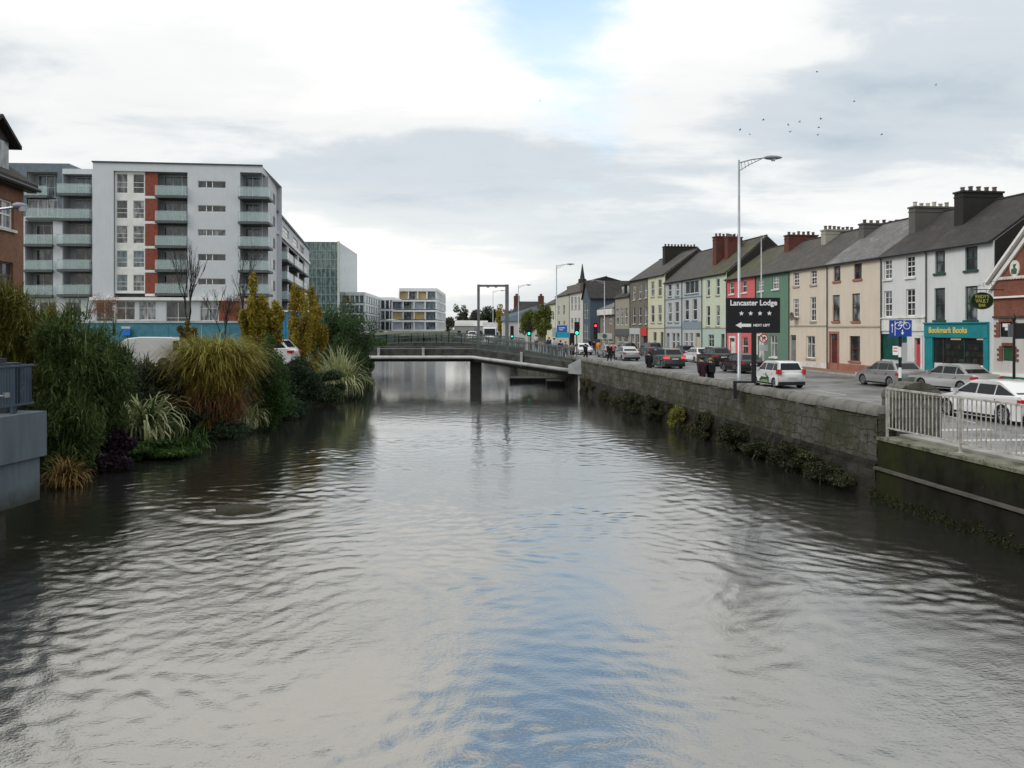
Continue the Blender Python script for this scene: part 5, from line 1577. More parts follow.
# railings: near side only from the pier to the right bank, low kerb rail on the left half
def rail_run(m, p, q, h, n, rb=.018, post=6):
    m.tube([p + Vector((0, 0, h)), q + Vector((0, 0, h))], .035, 6); m.tube([p + Vector((0, 0, .1)), q + Vector((0, 0, .1))], .02, 4)
    for k in range(n + 1):
        s = p.lerp(q, k / n); r_ = .035 if k % post == 0 else rb
        m.box(s.x - r_, s.x + r_, s.y - r_, s.y + r_, s.z - .02, s.z + h)


m = MB(); rail_run(m, B_ + Vector((0, .1, 0)), C_ + Vector((0, .1, 0)), 1.08, 66, .022); m.build('railing', RAILG, fb)
m = MB(); rail_run(m, B_ + wv * .95, C_ + wv * .95, 1.08, 60, .022); m.build('railing', RAILG, fb)
m = MB(); rail_run(m, A_ + wv * .97 - Vector((0, 0, .3)), B_ + wv * .97 - Vector((0, 0, .3)), .42, 6, .02, 2); m.build('railing', RAILG, fb)
# pale junction box and post at the bridge's right end
jb = empty('junction_box', (5.1, 60.6, 0), R(-15), 'pale grey steel box at the right end of the footbridge', 'box')
m = MB(); m.prism([(-.75, 1.35), (.55, 1.25), (.75, 1.65), (.75, 2.15), (.1, 2.45), (-.75, 2.0)], -.5, .5); m.build('box_body', mat('pale_box', (.34, .37, .37), .6, var=.12), jb)
m = MB(); m.box(-.05, .45, -.3, .3, -.5, 1.25); m.build('box_leg', PIPE, jb)

# arched road bridge behind
ab = empty('arched_bridge', (-10, 96, 0), 0, 'low arched bridge with pale grey-green railings behind the footbridge', 'bridge')
pts = []
for k in range(15):
    t = k / 14; x = -19.5 + 21 * t
    pts.append(Vector((x + 10, 0 - 2 * t, 2.15 + .95 * math.sin(math.pi * (.12 + .8 * t)))))
m = MB(); deck(m, pts, .5, Vector((0, 7, 0))); m.build('deck', BRC, ab)
for off in (0, 6.9):
    m = MB()
    for p, q in zip(pts[:-1], pts[1:]): rail_run(m, p + Vector((0, off, 0)), q + Vector((0, off, 0)), 1.15, 8, .022, 8)
    for p, q in zip(pts[:-1], pts[1:]):
        m.tube([p + Vector((0, off, .55)), q + Vector((0, off, .55))], .03, 4, False); m.tube([p + Vector((0, off, .85)), q + Vector((0, off, .85))], .03, 4, False)
    m.build('railing', RAILG, ab)
m = MB()
for x in (-9.3, 10.9): m.box(x - .6, x + .6, .5, 6, -.6, 2.3)
m.build('abutment', BRC, ab)

# tall metal portal on the bridge
pf = empty('metal_portal', (gx(492.5, 75), 75, 0), 0, 'tall grey rectangular metal portal standing over the footbridge end', 'portal')
xl, xr = gx(478.5, 75) - gx(492.5, 75), gx(507, 75) - gx(492.5, 75)
zt = EYE + 44.5 / F * 75
GP_ = mat('portal_grey', (.13, .14, .15), .5, var=.1)
MB().box(xl - .12, xl + .12, -.12, .12, 1.4, zt).build('post', GP_, pf)
MB().box(xr - .17, xr + .17, -.15, .15, 1.4, zt).build('post', GP_, pf)
m = MB(); m.box(xl + .121, xr - .171, -.1, .1, zt - .22, zt - .02)
m.build('crossbeam', GP_, pf)
for x in (xl + .9, (xl + xr) / 2 + .3): MB().box(x - .12, x + .12, -.14, -.1, zt - .3, zt - .18).build('bracket', GP_, pf)


def lamp(px, Y, ytop, arm, label, zb=WALK_Z, r=.09, head=.75, group='street lamps along the quay', dx=0.0):
    x = gx(px, Y); zt = EYE - (ytop - HOR) / F * Y
    root = empty('street_lamp', (x, Y, zb), 0, label, 'street lamp', group)
    h = zt - zb
    m = MB(); m.tube([(0, 0, 0), (0, 0, 1.3), (0, 0, 1.35), (0, 0, h)], [r * 1.5, r * 1.45, r, r * .6], 10); m.build('pole', GALV, root, smooth=True)
    m = MB(); s = 1 if arm > 0 else -1
    if r > .07:
        m.tube([(0, 0, h - .12), (s * abs(arm) * .45, 0, h + .02), (arm, 0, h + .1)], .03, 6); m.tube([(0, 0, h - .45), (s * abs(arm) * .35, 0, h - .2), (s * abs(arm) * .8, 0, h + .04)], .02, 6)
        for k in range(5):
            xx = abs(arm) * (.08 + .12 * k) * s; m.tube([(xx, 0, h - .08 + .02 * k), (xx + .04 * s, 0, h - .42 + .08 * k)], .012, 4)
    else:
        m.tube([(0, 0, h - .1), (arm * .4, 0, h + .1), (arm, 0, h + .18)], .035, 6)
    m.build('arm', GALV, root)
    m = MB(); L = head; z0 = h + (.1 if r > .07 else .2)
    pr = [(0, .03), (.12, .1), (.35, .13), (.7, .11), (.92, .06), (1, .02)]
    vs, fs = [], []
    n = 10
    for t, q in pr:
        for k in range(n):
            a = 2 * math.pi * k / n; vs.append((arm - .12 * s + s * L * t, q * 1.25 * math.cos(a), z0 + q * .7 * math.sin(a)))
    for i in range(len(pr) - 1):
        for k in range(n): fs.append((i * n + k, i * n + (k + 1) % n, (i + 1) * n + (k + 1) % n, (i + 1) * n + k))
    m.add(vs, fs + [tuple(range(n)), tuple((len(pr) - 1) * n + k for k in range(n))]); hd = m.build('lamp_head', mat('lamp_head_grey', (.25, .26, .30), .5, var=0), root, smooth=True)
    MB().tube([(arm + s * L * .35, 0, z0 - .02), (arm + s * L * .35, 0, z0 - .14)], [.12, .08], 8).build('lens', CLEAR_L, hd)
    return root


lamp(739, 33, 160, 1.15, 'tall galvanised street lamp with lattice arm just left of the black lodge sign', r=.0705)
lamp(556.5, 87, 265, 1.2, 'galvanised street lamp rising by the blue direction sign', r=.085, head=.9)
lamp(518.5, 128, 285.5, 1.3, 'slim street lamp near the metal portal by the green trees', r=.085, head=.9)
lamp(604.5, 108, 281, -1.3, 'street lamp carrying a pale round-sign plate at the low brown shop', r=.085, head=.9)
lamp(493, 170, 291, 1.6, 'distant street lamp seen inside the metal portal', r=.085, head=1.2)
l2 = lamp(761.3, 60, 239, .0001, 'thin grey lamp post in front of the green house', r=.065, head=.35, group='street lamps along the quay')
lf = lamp(-22, 20, 214, 1.0, 'lamp arm reaching in from the left edge in front of the brick house', zb=LAND_L, r=.045, head=.35)

# plate on the far lamp, traffic lights, direction signs
sp = empty('sign_plate', (gx(604.5, 107.7), 107.7, EYE - 1.0), 0, 'pale double sign plate on the lamp post by the low brown shop', 'sign')
m = MB(); m.box(-1.0, 1.0, -.05, .05, -.35, .45); m.build('plate', mat('pale_sign', (.45, .45, .42), .6, var=.2), sp); m = MB(); m.tube([(0, -.09, .05), (0, -.05, .05)], .3, 14); m.build('roundel', mat('sign_dark_green', (.05, .12, .08), .5, var=0), sp)


def traffic_light(px, Y, ytop, ybot, lit, label, arrow=False, zb=ROAD_Z):
    zt, zl_ = EYE - (ytop - HOR) / F * Y, EYE - (ybot - HOR) / F * Y
    root = empty('traffic_light', (gx(px, Y), Y, zb), 0, label, 'traffic light', 'traffic lights at the junction')
    w = .2
    MB().tube([(0, .1, 0), (0, .1, zt - zb)], .06, 8).build('pole', DKGREY, root)
    MB().box(-w - .06, w + .06, -.14, .0, zl_ - zb, zt - zb).build('signal_box', BLACK, root)
    h = (zt - zl_) / 3
    cols = [('red', (.9, .03, .06)), ('amber', (.9, .4, .02)), ('green', (.02, .9, .45))]
    for k, (n, c) in enumerate(cols):
        z = zt - zb - h * (k + .5); on = (n == lit)
        mm = mat('signal_%s_%s' % (n, 'lit' if on else 'off'), c if on else tuple(x * .06 for x in c), .3, var=0, emit=(c + (3.0,)) if on else None)
        MB().tube([(0, -.2, z), (0, -.14, z)], [.15 if on else .11] * 2, 12).build('lamp', mm, root)
        MB().box(-.14, .14, -.3, -.15, z + .17, z + .2).build('hood', BLACK, root)
    return root


traffic_light(529, 112, 321, 336, 'green', 'green traffic light beside the leafy street trees')
traffic_light(576.8, 84, 322, 335, 'green', 'green traffic light on a pole at the right bridge end')
traffic_light(512, 118, 326, 339, 'green', 'green traffic light nearest the metal portal')
traffic_light(595.5, 104, 323, 339, 'red', 'red traffic light in front of the slate blue house')
traffic_light(572, 90, 333, 346, None, 'unlit dark traffic signal beside the blue direction sign')

ds = empty('direction_sign', (gx(562, 86), 86, EYE), 0, 'blue and turquoise road direction sign on the street lamp', 'sign')
m = MB(); m.box(-.55, .55, -.12, -.08, -.35, .4); m.build('sign_panel', mat('sign_blue', (.03, .12, .45), .5, var=0), ds)
m = MB(); m.box(-.7, .8, -.10, -.06, -.95, -.36); m.build('sign_panel', mat('sign_turquoise', (.02, .32, .50), .5, var=0), ds)
m = MB(); m.box(-1.05, -.6, -.1, -.06, -.85, .15); m.box(-.98, -.67, -.115, -.101, -.75, .05); m.build('side_plate', mat('pale_plate', (.35, .4, .42), .5, var=0), ds)
m = MB(); m.box(-.35, .3, -.13, -.121, .08, .16); m.box(-.3, .1, -.13, -.121, -.12, -.05); m.build('sign_lettering', WHL, ds)

# no right turn sign
nr = empty('no_turn_sign', (gx(763.5, 59.3), 59.3, EYE - .68), 0, 'round red-edged no right turn sign on a post before the green house', 'sign')
n = 24; ring = [(.34 * math.cos(2 * math.pi * k / n), .34 * math.sin(2 * math.pi * k / n)) for k in range(n)]
m = MB(); m.prism([(x * .8, z * .8) for x, z in ring], -.03, .02); m.build('sign_disc', WHITE, nr)
m = MB()
for k in range(n):
    (a, b_), (c, d) = ring[k], ring[(k + 1) % n]
    m.quad((a, -.04, b_), (c, -.04, d), (c * .78, -.04, d * .78), (a * .78, -.04, b_ * .78))
m.add([(-.23, -.045, .18), (-.18, -.045, .23), (.23, -.045, -.18), (.18, -.045, -.23)], [(0, 3, 2, 1)]); m.build('red_ring', mat('sign_red', (.5, .02, .03), .5, var=0), nr)
m = MB(); m.prism([(-.10, -.19), (-.03, -.19), (-.03, .01), (.05, .01), (.05, -.06), (.18, .05), (.05, .16), (.05, .09), (-.10, .09)], -.038, -.031); m.build('arrow', BLACK, nr)
MB().tube([(.1, .06, -2.5), (.1, .06, .4)], .04, 8).build('post', GALV, nr)
MB().box(-.3, .3, -.03, .02, -.95, -.5).build('lower_plate', mat('grey_plate', (.4, .42, .42), .5, var=.1), nr)

# lodge sign
ls_ = at(752.5, 315.0, 30.5)
LS = empty('lodge_sign', (ls_.x, ls_.y, ls_.z), R(-6), 'black hotel sign with white lettering, four stars and an arrow on a black post', 'sign')
hw, hh = .975, .655
MB().box(-hw - .02, hw + .04, -.04, .04, -hh - .03, hh).build('sign_board', mat('sign_black', (.008, .008, .010), .35, var=0), LS)
text('sign_lettering', 'Lancaster Lodge', .285, WHL, LS, (.03, -.045, .455), (R(90), 0, 0), .004, .007, sx=.93)
for k in range(4):
    cxk = -.42 + .345 * k; czk = .06
    st = []
    for i in range(10):
        r_ = .095 if i % 2 == 0 else .04; a = math.pi / 2 + i * math.pi / 5
        st.append((cxk + r_ * math.cos(a), czk + r_ * math.sin(a)))
    MB().prism(st, -.05, -.041).build('star', WHL, LS)
m = MB(); m.prism([(-.64, -.39), (-.42, -.27), (-.42, -.335), (-.06, -.335), (-.06, -.45), (-.42, -.45), (-.42, -.51)], -.05, -.041); m.build('arrow', WHL, LS)
text('sign_lettering', 'NEXT LEFT', .125, WHL, LS, (.02, -.045, -.395), (R(90), 0, 0), .004, .004, align='LEFT')
MB().box(-.03, .14, -.02, .10, -2.52, -hh - .031).build('post', BLACK, LS)
MB().box(-.72, .14, -.02, .06, -2.60, -2.521).box(-.72, -.60, -.10, .02, -3.2, -2.601).box(-.72, -.6, .021, .9, -2.90, -2.82).build('bracket', BLACK, LS)

# cycle lane sign on a striped pole
cs = at(900.3, 328.3, 33.0)
CS = empty('cycle_sign', (cs.x, cs.y, cs.z), 0, 'blue cycle lane sign with bicycle symbol on a black and white post', 'sign')
BLU = mat('road_sign_blue', (.012, .06, .34), .45, var=0)
MB().box(-.46, .46, -.03, .0, -.34, .34).build('sign_panel', BLU, CS)
m = MB()
for cx0 in (-.10, .25):
    ring = [(cx0 + .135 * math.cos(2 * math.pi * k / 18), .10 + .135 * math.sin(2 * math.pi * k / 18)) for k in range(18)]
    for k in range(18):
        a, c = ring[k], ring[(k + 1) % 18]; m.tube([(a[0], -.034, a[1]), (c[0], -.034, c[1])], .014, 4, False)
for p, q in (((-.10, .10), (-.02, .24)), ((-.02, .24), (.17, .24)), ((.17, .24), (.06, .10)), ((.06, .10), (-.10, .10)), ((.06, .10), (-.02, .24)), ((.25, .10), (.16, .28)), ((.10, .29), (.18, .30)), ((-.07, .28), (.03, .28))):
    m.tube([(p[0], -.034, p[1]), (q[0], -.034, q[1])], .013, 4, False)
m.build('bicycle_symbol', WHL, CS)
m = MB(); m.box(-.245, -.22, -.036, -.031, -.3, .3); m.prism([(-.36, -.18), (-.335, -.18), (-.335, .1), (-.3, .1), (-.348, .2), (-.395, .1), (-.36, .1)], -.036, -.031)
m.prism([(.055, -.06), (.095, -.06), (.095, -.17), (.14, -.17), (.075, -.28), (.01, -.17), (.055, -.17)], -.036, -.031); m.build('arrows', WHL, CS)
hp = cs.z - ROAD_Z
for k in range(7):
    MB().tube([(.02, .06, -hp + .38 * k * hp / 2.66 if False else -hp + k * (hp - .34) / 7), (.02, .06, -hp + (k + 1) * (hp - .34) / 7)], .062, 10).build('pole_band', BLACK if k % 2 == 0 else WHITE, CS)
MB().box(.08, .30, .02, .06, -1.35, -.6).build('small_plate', mat('pale_plate2', (.4, .42, .42), .5, var=0), CS)

# black cast iron lamp/sign post before the pub
bp = empty('black_post', (gx(1014, 40.5), 40.5, WALK_Z), 0, 'black post with a dark hanging board in front of the brick pub', 'post')
h = EYE + .55 - WALK_Z
m = MB(); m.tube([(0, 0, 0), (0, 0, .5), (0, 0, .55), (0, 0, h - .2), (0, 0, h), (0, 0, h + .25)], [.12, .1, .07, .06, .11, .01], 10); m.build('post', BLACK, bp)
m = MB(); m.box(.1, 1.3, -.05, .05, h - 1.05, h - .25); m.build('board', mat('board_dark', (.02, .02, .022), .4, var=0), bp)
m = MB(); m.box(-.28, -.06, -.05, .05, h - .95, h - .3); m.build('side_panel', mat('board_grey', (.10, .11, .12), .4, var=0), bp)

# ------------------------------------------------------------------ vehicles
PAINT = {}


def paint(n, c, met=.4):
    return mat('car_paint_' + n, c, .32, metal=met, var=.0, coat=.8, spec=.5)


def arc(cx0, cz0, r, a0, a1, n=9): return [(cx0 + r * math.cos(R(a)), cz0 + r * math.sin(R(a))) for a in np.linspace(a0, a1, n)]


def make_car(spec, pm, name, label, cat, group=None, lit=False, low=None):
    """local +x is forward; origin on the ground below the centre"""
    L, Wd, Hc = spec['L'], spec['W'], spec['H']
    hl = L / 2; wr = spec.get('wr', .31); fx, rx = spec['fx'], spec['rx']; gc = .17
    belt = spec['belt']
    root = empty(name, (0, 0, 0), 0, label, cat, group)
    # lower body outline (side view) with wheel arches
    o = [(-hl + .05, gc + .12), (-hl + .12, gc)]
    o += [(rx - wr - .06, gc)] + arc(rx, wr, wr + .055, 200, -20)[0:] + [(rx + wr + .06, gc)]
    o += [(fx - wr - .06, gc)] + arc(fx, wr, wr + .055, 200, -20) + [(fx + wr + .06, gc)]
    o += [(hl - .1, gc), (hl - .02, gc + .12), (hl, spec['nose'] * .62), (hl - .06, spec['nose']), (hl - .28, spec['nose'] + .08)]
    o += [(spec['wsb'], belt - .02)] + [(spec['rwb'], belt + spec.get('rise', 0))] + [(-hl + .12, spec['tail']), (-hl + .01, spec['tail'] - .14), (-hl, gc + .35)]
    hw_ = Wd / 2
    lay = [(-hw_, .90, .03), (-hw_ + .05, .985, .0), (-hw_ + .22, 1.0, 0), (0, 1.0, 0), (hw_ - .22, 1.0, 0), (hw_ - .05, .985, 0), (hw_, .90, .03)]
    bm = MB(); n = len(o); zc = (gc + belt) / 2
    vs = []
    for y, s, d in lay:
        for x, z in o:
            endf = abs(x) / hl
            curve = .10 * (abs(y) / hw_) ** 3 if endf > .8 else 0
            zz0 = zc + (z - zc) * (s if z > zc else 1 - (1 - s) * .4)
            vs.append((x - math.copysign(curve, x), y * (1 - (.05 if endf > .93 else 0)), zz0))
    fs = []
    for j in range(len(lay) - 1):
        for i in range(n): fs.append((j * n + i, j * n + (i + 1) % n, (j + 1) * n + (i + 1) % n, (j + 1) * n + i))
    fs += [tuple(range(n)), tuple(reversed(range((len(lay) - 1) * n, len(lay) * n)))]
    bm.add(vs, fs)
    # cabin with tumblehome
    cab = [(spec['wsb'] + .02, belt - .05), (spec['wst'], Hc - .06), (spec['wst'] - .25, Hc - .01), ((spec['wst'] + spec['rwt']) / 2, Hc), (spec['rwt'] + .15, Hc - .03), (spec['rwt'], Hc - .08), (spec['rwb'] - .02, belt + spec.get('rise', 0) - .05)]
    hy = lambda z: hw_ * (.935 - .19 * max(0, (z - belt + .05) / (Hc - belt)))
    k = len(cab); vs = []
    for sg, ins in ((-1, 0), (-1, 1), (1, 1), (1, 0)):
        for x, z in cab: vs.append((x * (1 if not ins else 1), sg * (hy(z) - (.09 if ins else 0)), z + (.025 if ins and z > belt + .1 else 0) - (0 if ins else .0)))
    fs = []
    for j in range(3):
        for i in range(k - 1): fs.append((j * k + i, j * k + i + 1, (j + 1) * k + i + 1, (j + 1) * k + i))
    fs += [tuple(range(k)), tuple(reversed(range(3 * k, 4 * k)))]
    bm.add(vs, fs)
    body = bm.build('body', pm, root)
    for p in body.data.polygons: p.use_smooth = True
    # hard edges where needed
    bv = body.modifiers.new('bevel', 'BEVEL'); bv.width = .035; bv.segments = 2; bv.limit_method = 'ANGLE'; bv.angle_limit = R(28)
    md = body.modifiers.new('edges', 'EDGE_SPLIT'); md.split_angle = R(38)
    MB().box(-hl + .35, hl - .35, -hw_ + .25, hw_ - .25, .16, .5).build('underbody', BLACK, root)
    # side glass
    def lerp_x(z, front):
        a, b_ = (cab[0], cab[1]) if front else (cab[-1], cab[-2])
        t = (z - a[1]) / (b_[1] - a[1]); return a[0] + (b_[0] - a[0]) * t
    z0, z1 = belt + .03, Hc - .12
    splits = spec['pillars']
    for sg in (-1, 1):
        for i, (a, b_) in enumerate(splits):
            r0 = spec.get('rise', 0) * .7 if i == len(splits) - 1 else 0
            xa0 = lerp_x(z0, True) - .10 if a is None else a; xa1 = lerp_x(z1, True) - .08 if a is None else a
            xb0 = lerp_x(z0, False) + .14 if b_ is None else b_; xb1 = lerp_x(z1, False) + .14 if b_ is None else b_
            m = MB(); e = .012
            pts = [(xa0, sg * (hy(z0) + e), z0), (xb0, sg * (hy(z0 + r0) + e), z0 + r0), (xb1, sg * (hy(z1) + e), z1), (xa1, sg * (hy(z1) + e), z1)]
            inn = [(x, y - sg * .03, z) for x, y, z in pts]
            m.add(pts + inn, [(0, 1, 2, 3) if sg > 0 else (3, 2, 1, 0), (0, 4, 5, 1), (1, 5, 6, 2), (2, 6, 7, 3), (3, 7, 4, 0)])
            m.build('window', CARGLASS, root)
    # windscreen, rear window
    for front, nm in ((True, 'windscreen'), (False, 'rear_window')):
        za, zb2 = belt + .04 + (0 if front else spec.get('rise', 0)), Hc - .1
        xa, xb = lerp_x(za, front), lerp_x(zb2, front); s = 1 if front else -1
        e = .014; ya, yb = hy(za) - .12, hy(zb2) - .12
        pts = [(xa + s * e, -ya, za), (xa + s * e, ya, za), (xb + s * e, yb, zb2 + .012), (xb + s * e, -yb, zb2 + .012)]
        m = MB(); m.add(pts + [(x - s * .04, y, z) for x, y, z in pts], [(0, 1, 2, 3), (0, 4, 5, 1), (1, 5, 6, 2), (2, 6, 7, 3), (3, 7, 4, 0)]); m.build(nm, CARGLASS, root)
    # door seams and handles
    m = MB()
    for sg in (-1, 1):
        for x in spec['seams']: m.box(x - .008, x + .008, sg * (hw_ * .965) - .012, sg * (hw_ * .965) + .022 if sg > 0 else sg * (hw_ * .965) - .022, gc + .14, belt - .1)
        m.box(rx + wr, fx - wr, sg * (hw_ - .01) - .02, sg * (hw_ - .01) + .02, gc + .02, gc + .11)
    m.build('door_seam', BLACK, root)
    for sg in (-1, 1):
        for x in spec['handles']:
            MB().box(x - .09, x + .09, sg * hw_ - .01, sg * hw_ + .02 if sg > 0 else sg * hw_ - .03, belt - .2, belt - .165).build('door_handle', pm, root)
    # wheels
    for wx in (fx, rx):
        for sg in (-1, 1):
            prof = [(.0, wr * .62), (.0, wr * .95), (.03, wr), (.17, wr), (.2, wr * .95), (.2, wr * .4)]
            m = MB(); q = 20; vs, fs = [], []
            for d, r_ in prof:
                for i in range(q):
                    a = 2 * math.pi * i / q; vs.append((wx + r_ * math.cos(a), sg * (hw_ - .03 - d), wr + r_ * math.sin(a)))
            for j in range(len(prof) - 1):
                for i in range(q): fs.append((j * q + i, j * q + (i + 1) % q, (j + 1) * q + (i + 1) % q, (j + 1) * q + i))
            m.add(vs, fs); w = m.build('wheel', TYRE, root)
            m = MB(); vs = [(wx, sg * (hw_ - .045), wr)]; fs = []
            sp = 10
            for i in range(sp):
                a0, a1 = 2 * math.pi * (i - .26) / sp, 2 * math.pi * (i + .26) / sp
                m.add([(wx, sg * (hw_ - .04), wr), (wx + wr * .6 * math.cos(a0), sg * (hw_ - .03), wr + wr * .6 * math.sin(a0)), (wx + wr * .6 * math.cos(a1), sg * (hw_ - .03), wr + wr * .6 * math.sin(a1))], [(0, 1, 2) if sg < 0 else (2, 1, 0)])
            for i in range(q):
                a0, a1 = 2 * math.pi * i / q, 2 * math.pi * (i + 1) / q
                c0 = [(wx + wr * k_ * math.cos(a), sg * (hw_ - .028), wr + wr * k_ * math.sin(a)) for a in (a0, a1) for k_ in (.56, .66)]
                m.add(c0, [(0, 1, 3, 2)])
            m.build('rim', RIM, w)
    # lights, bumpers, plates, mirrors
    tz = spec['tail']; tl = RED_ON if lit else RED_L
    for sg in (-1, 1):
        y0, y1 = sg * (hw_ - .03), sg * (hw_ - .40 if spec.get('wide') else hw_ - .20)
        hz = (tz - .27, tz - .11) if not spec.get('tall') else (tz - .14, tz + .14)
        m = MB(); m.box(-hl - .015, -hl + .16, y0, y1, *hz); m.box(-hl + .06, -hl + .3, y0 - sg * .02, sg * (hw_ + .004), hz[0] + .02, hz[1] - .02); m.build('tail_light', tl, root)
        m = MB(); m.box(hl - .22, hl + .005, sg * (hw_ - .08), sg * (hw_ - .42), spec['nose'] - .14, spec['nose'] + .02); m.build('headlight', CLEAR_L, root)
        m = MB(); m.box(spec['wsb'] - .35, spec['wsb'] - .2, sg * hw_ * .95, sg * (hw_ + .16), belt + .02, belt + .15); m.build('door_mirror', pm, root)
    if lit: MB().box(spec['rwt'] - .06, spec['rwt'] + .02, -.18, .18, Hc - .07, Hc - .04).build('brake_light', RED_ON, root)
    MB().box(-hl - .03, -hl + .2, -hw_ + .08, hw_ - .08, gc + .02, gc + .2).build('rear_bumper', low or BLACK, root)
    MB().box(hl - .2, hl + .015, -hw_ + .12, hw_ - .12, gc + .02, gc + .18).build('front_bumper', BLACK, root)
    pz = tz - .28 if not spec.get('plate') else spec['plate']
    MB().box(-hl - .035, -hl + .02, -.26, .26, pz - .06, pz + .05).build('number_plate', mat('plate_white', (.55, .55, .52), .5, var=0), root)
    MB().box(hl - .1, hl + .02, -.26, .26, .42, .53).build('number_plate', mat('plate_white', (.55, .55, .52), .5, var=0), root)
    return root


HATCH = dict(L=3.6, W=1.65, H=1.48, fx=1.13, rx=-1.25, belt=.95, nose=.68, wsb=.95, wst=.30, rwt=-1.42, rwb=-1.66, tail=.92, rise=.03, pillars=[(None, -.02), (-.12, -.92), (-1.0, None)], seams=[.9, -.08, -.95], handles=[.1, -.82], tall=1, wr=.29, plate=.62)
HATCH5 = dict(L=4.3, W=1.78, H=1.46, fx=1.32, rx=-1.3, belt=.95, nose=.68, wsb=1.0, wst=.25, rwt=-1.35, rwb=-1.82, tail=.98, rise=.06, pillars=[(None, -.02), (-.12, -.95), (-1.03, None)], seams=[.95, -.07, -1.0], handles=[.08, -.85], wr=.32)
SALOON = dict(L=4.55, W=1.78, H=1.45, fx=1.4, rx=-1.35, belt=.94, nose=.66, wsb=1.05, wst=.30, rwt=-1.05, rwb=-1.75, tail=.99, rise=.04, pillars=[(None, .0), (-.1, -.92), (-1.0, None)], seams=[1.0, -.05, -1.0], handles=[.12, -.85], wr=.32)
FASTB = dict(L=4.7, W=1.84, H=1.45, fx=1.42, rx=-1.38, belt=.95, nose=.66, wsb=1.15, wst=.35, rwt=-1.1, rwb=-2.0, tail=1.02, rise=.06, pillars=[(None, -.02), (-.1, -.9), (-.97, None)], seams=[1.05, -.06, -1.02], handles=[.12, -.85], wr=.34)
SUV = dict(L=4.45, W=1.83, H=1.66, fx=1.38, rx=-1.28, belt=1.08, nose=.82, wsb=1.05, wst=.42, rwt=-1.5, rwb=-1.95, tail=1.1, rise=.06, pillars=[(None, .0), (-.1, -.92), (-1.0, None)], seams=[1.0, -.05, -1.0], handles=[.12, -.85], wr=.36, wide=1)
CARH = math.atan2(1, -.14)
CG = 'cars on the quayside road'


def place(car, x, Y, da=0.0, z=ROAD_Z + .004):
    car.location = (x, Y, z); car.rotation_euler = (0, 0, CARH + R(da)); return car


c1 = place(make_car(HATCH, paint('white', (.62, .63, .63), .0), 'parked_car', 'small white hatchback with dark green trees printed on its side beyond the lodge sign', 'car', CG), 15.25, 46.0)
hw_ = HATCH['W'] / 2
m = MB()
for x0, x1, h0 in ((.55, -.65, .42),):
    pts = [(x0, .30), (x1, .30)]
    top = [(x1 - .0, .55), (x1 + .12, .72), (x1 + .22, .60), (x1 + .36, .84), (x1 + .5, .62), (x1 + .62, .78), (x1 + .74, .56), (x1 + .88, .70), (x1 + 1.02, .5), (x0, .42)]
    m.prism(pts + top, hw_ + .006, hw_ - .03)
m.build('side_decal', mat('decal_green', (.03, .06, .04), .4, var=0), c1)
m = MB(); m.prism([(-.2 + .55, .31), (-.5, .31), (-.5, .44), (.3, .40)], hw_ + .012, hw_ - .02); m.build('side_decal', mat('decal_grass', (.16, .30, .10), .4, var=0), c1)
tx = text('rear_lettering', 'GO CAR', .16, DKGREY, c1, (-HATCH['L'] / 2 - .012, 0, .82), (R(90), 0, R(-90)), .003, .0)
bpy.data.objects.remove(tx)
place(make_car(SUV, paint('dark_grey', (.07, .075, .08)), 'moving_car', 'dark grey sport utility car with brake lights on, beyond the two dark pedestrians', 'car', CG, lit=True), 13.2, 68.3)
place(make_car(HATCH5, paint('black', (.012, .012, .015)), 'parked_car', 'black hatchback between the black lodge sign post and the white hatchback', 'car', CG), 17.45, 60.9)
place(make_car(SUV, paint('black', (.012, .012, .015)), 'parked_car', 'black tall car parked ahead of the black hatchback', 'car', CG), 18.3, 72.4)
place(make_car(HATCH5, paint('white', (.62, .63, .63), .0), 'parked_car', 'white car mostly hidden behind the black tall car', 'car', CG), 18.5, 79.5)
place(make_car(HATCH5, paint('blue_black', (.02, .03, .05)), 'parked_car', 'dark blue car parked by the grey-blue houses', 'car', CG), 19.2, 89.5)
place(make_car(SUV, paint('dark_grey', (.07, .075, .08)), 'parked_car', 'dark grey tall car parked before the lemon cream house', 'car', CG), 17.0, 98.0)
place(make_car(HATCH5, paint('maroon', (.10, .015, .02)), 'parked_car', 'small maroon car parked near the brown stone house', 'car', CG), 15.5, 108.0)
place(make_car(SALOON, paint('silver', (.42, .43, .43)), 'moving_car', 'silver saloon with red tail lights driving away past the far pedestrians', 'car', CG), 12.1, 84.8)
place(make_car(HATCH5, paint('grey_green', (.25, .27, .26)), 'moving_car', 'grey car just ahead of the silver saloon', 'car', CG), 11.2, 93.5)
place(make_car(HATCH5, paint('silver_grey', (.28, .285, .28)), 'parked_car', 'silver-grey hatchback behind the striped cycle sign post', 'car', CG), 21.85, 46.3)
place(make_car(SALOON, paint('silver', (.42, .43, .43)), 'parked_car', 'silver saloon parked in front of the teal bookshop', 'car', CG), 23.55, 42.6, 6)
place(make_car(FASTB, paint('pearl_white', (.66, .66, .67), .1), 'moving_car', 'white fastback car just behind the white railing', 'car', CG), 17.65, 29.2, 1)
place(make_car(HATCH5, paint('white', (.62, .63, .63), .0), 'moving_car', 'white car coming through the traffic lights at the bridge end', 'car', CG), 9.2, 104, 180)
place(make_car(HATCH5, paint('white', (.62, .63, .63), .0), 'moving_car', 'white car in front of the box truck beyond the bridge railing', 'car', CG), gx(489, 120), 120, 180, 2.2)
place(make_car(SUV, paint('white', (.62, .63, .63), .0), 'moving_car', 'distant white car left of the box truck', 'car', CG), gx(472, 150), 150, 180, 2.6)
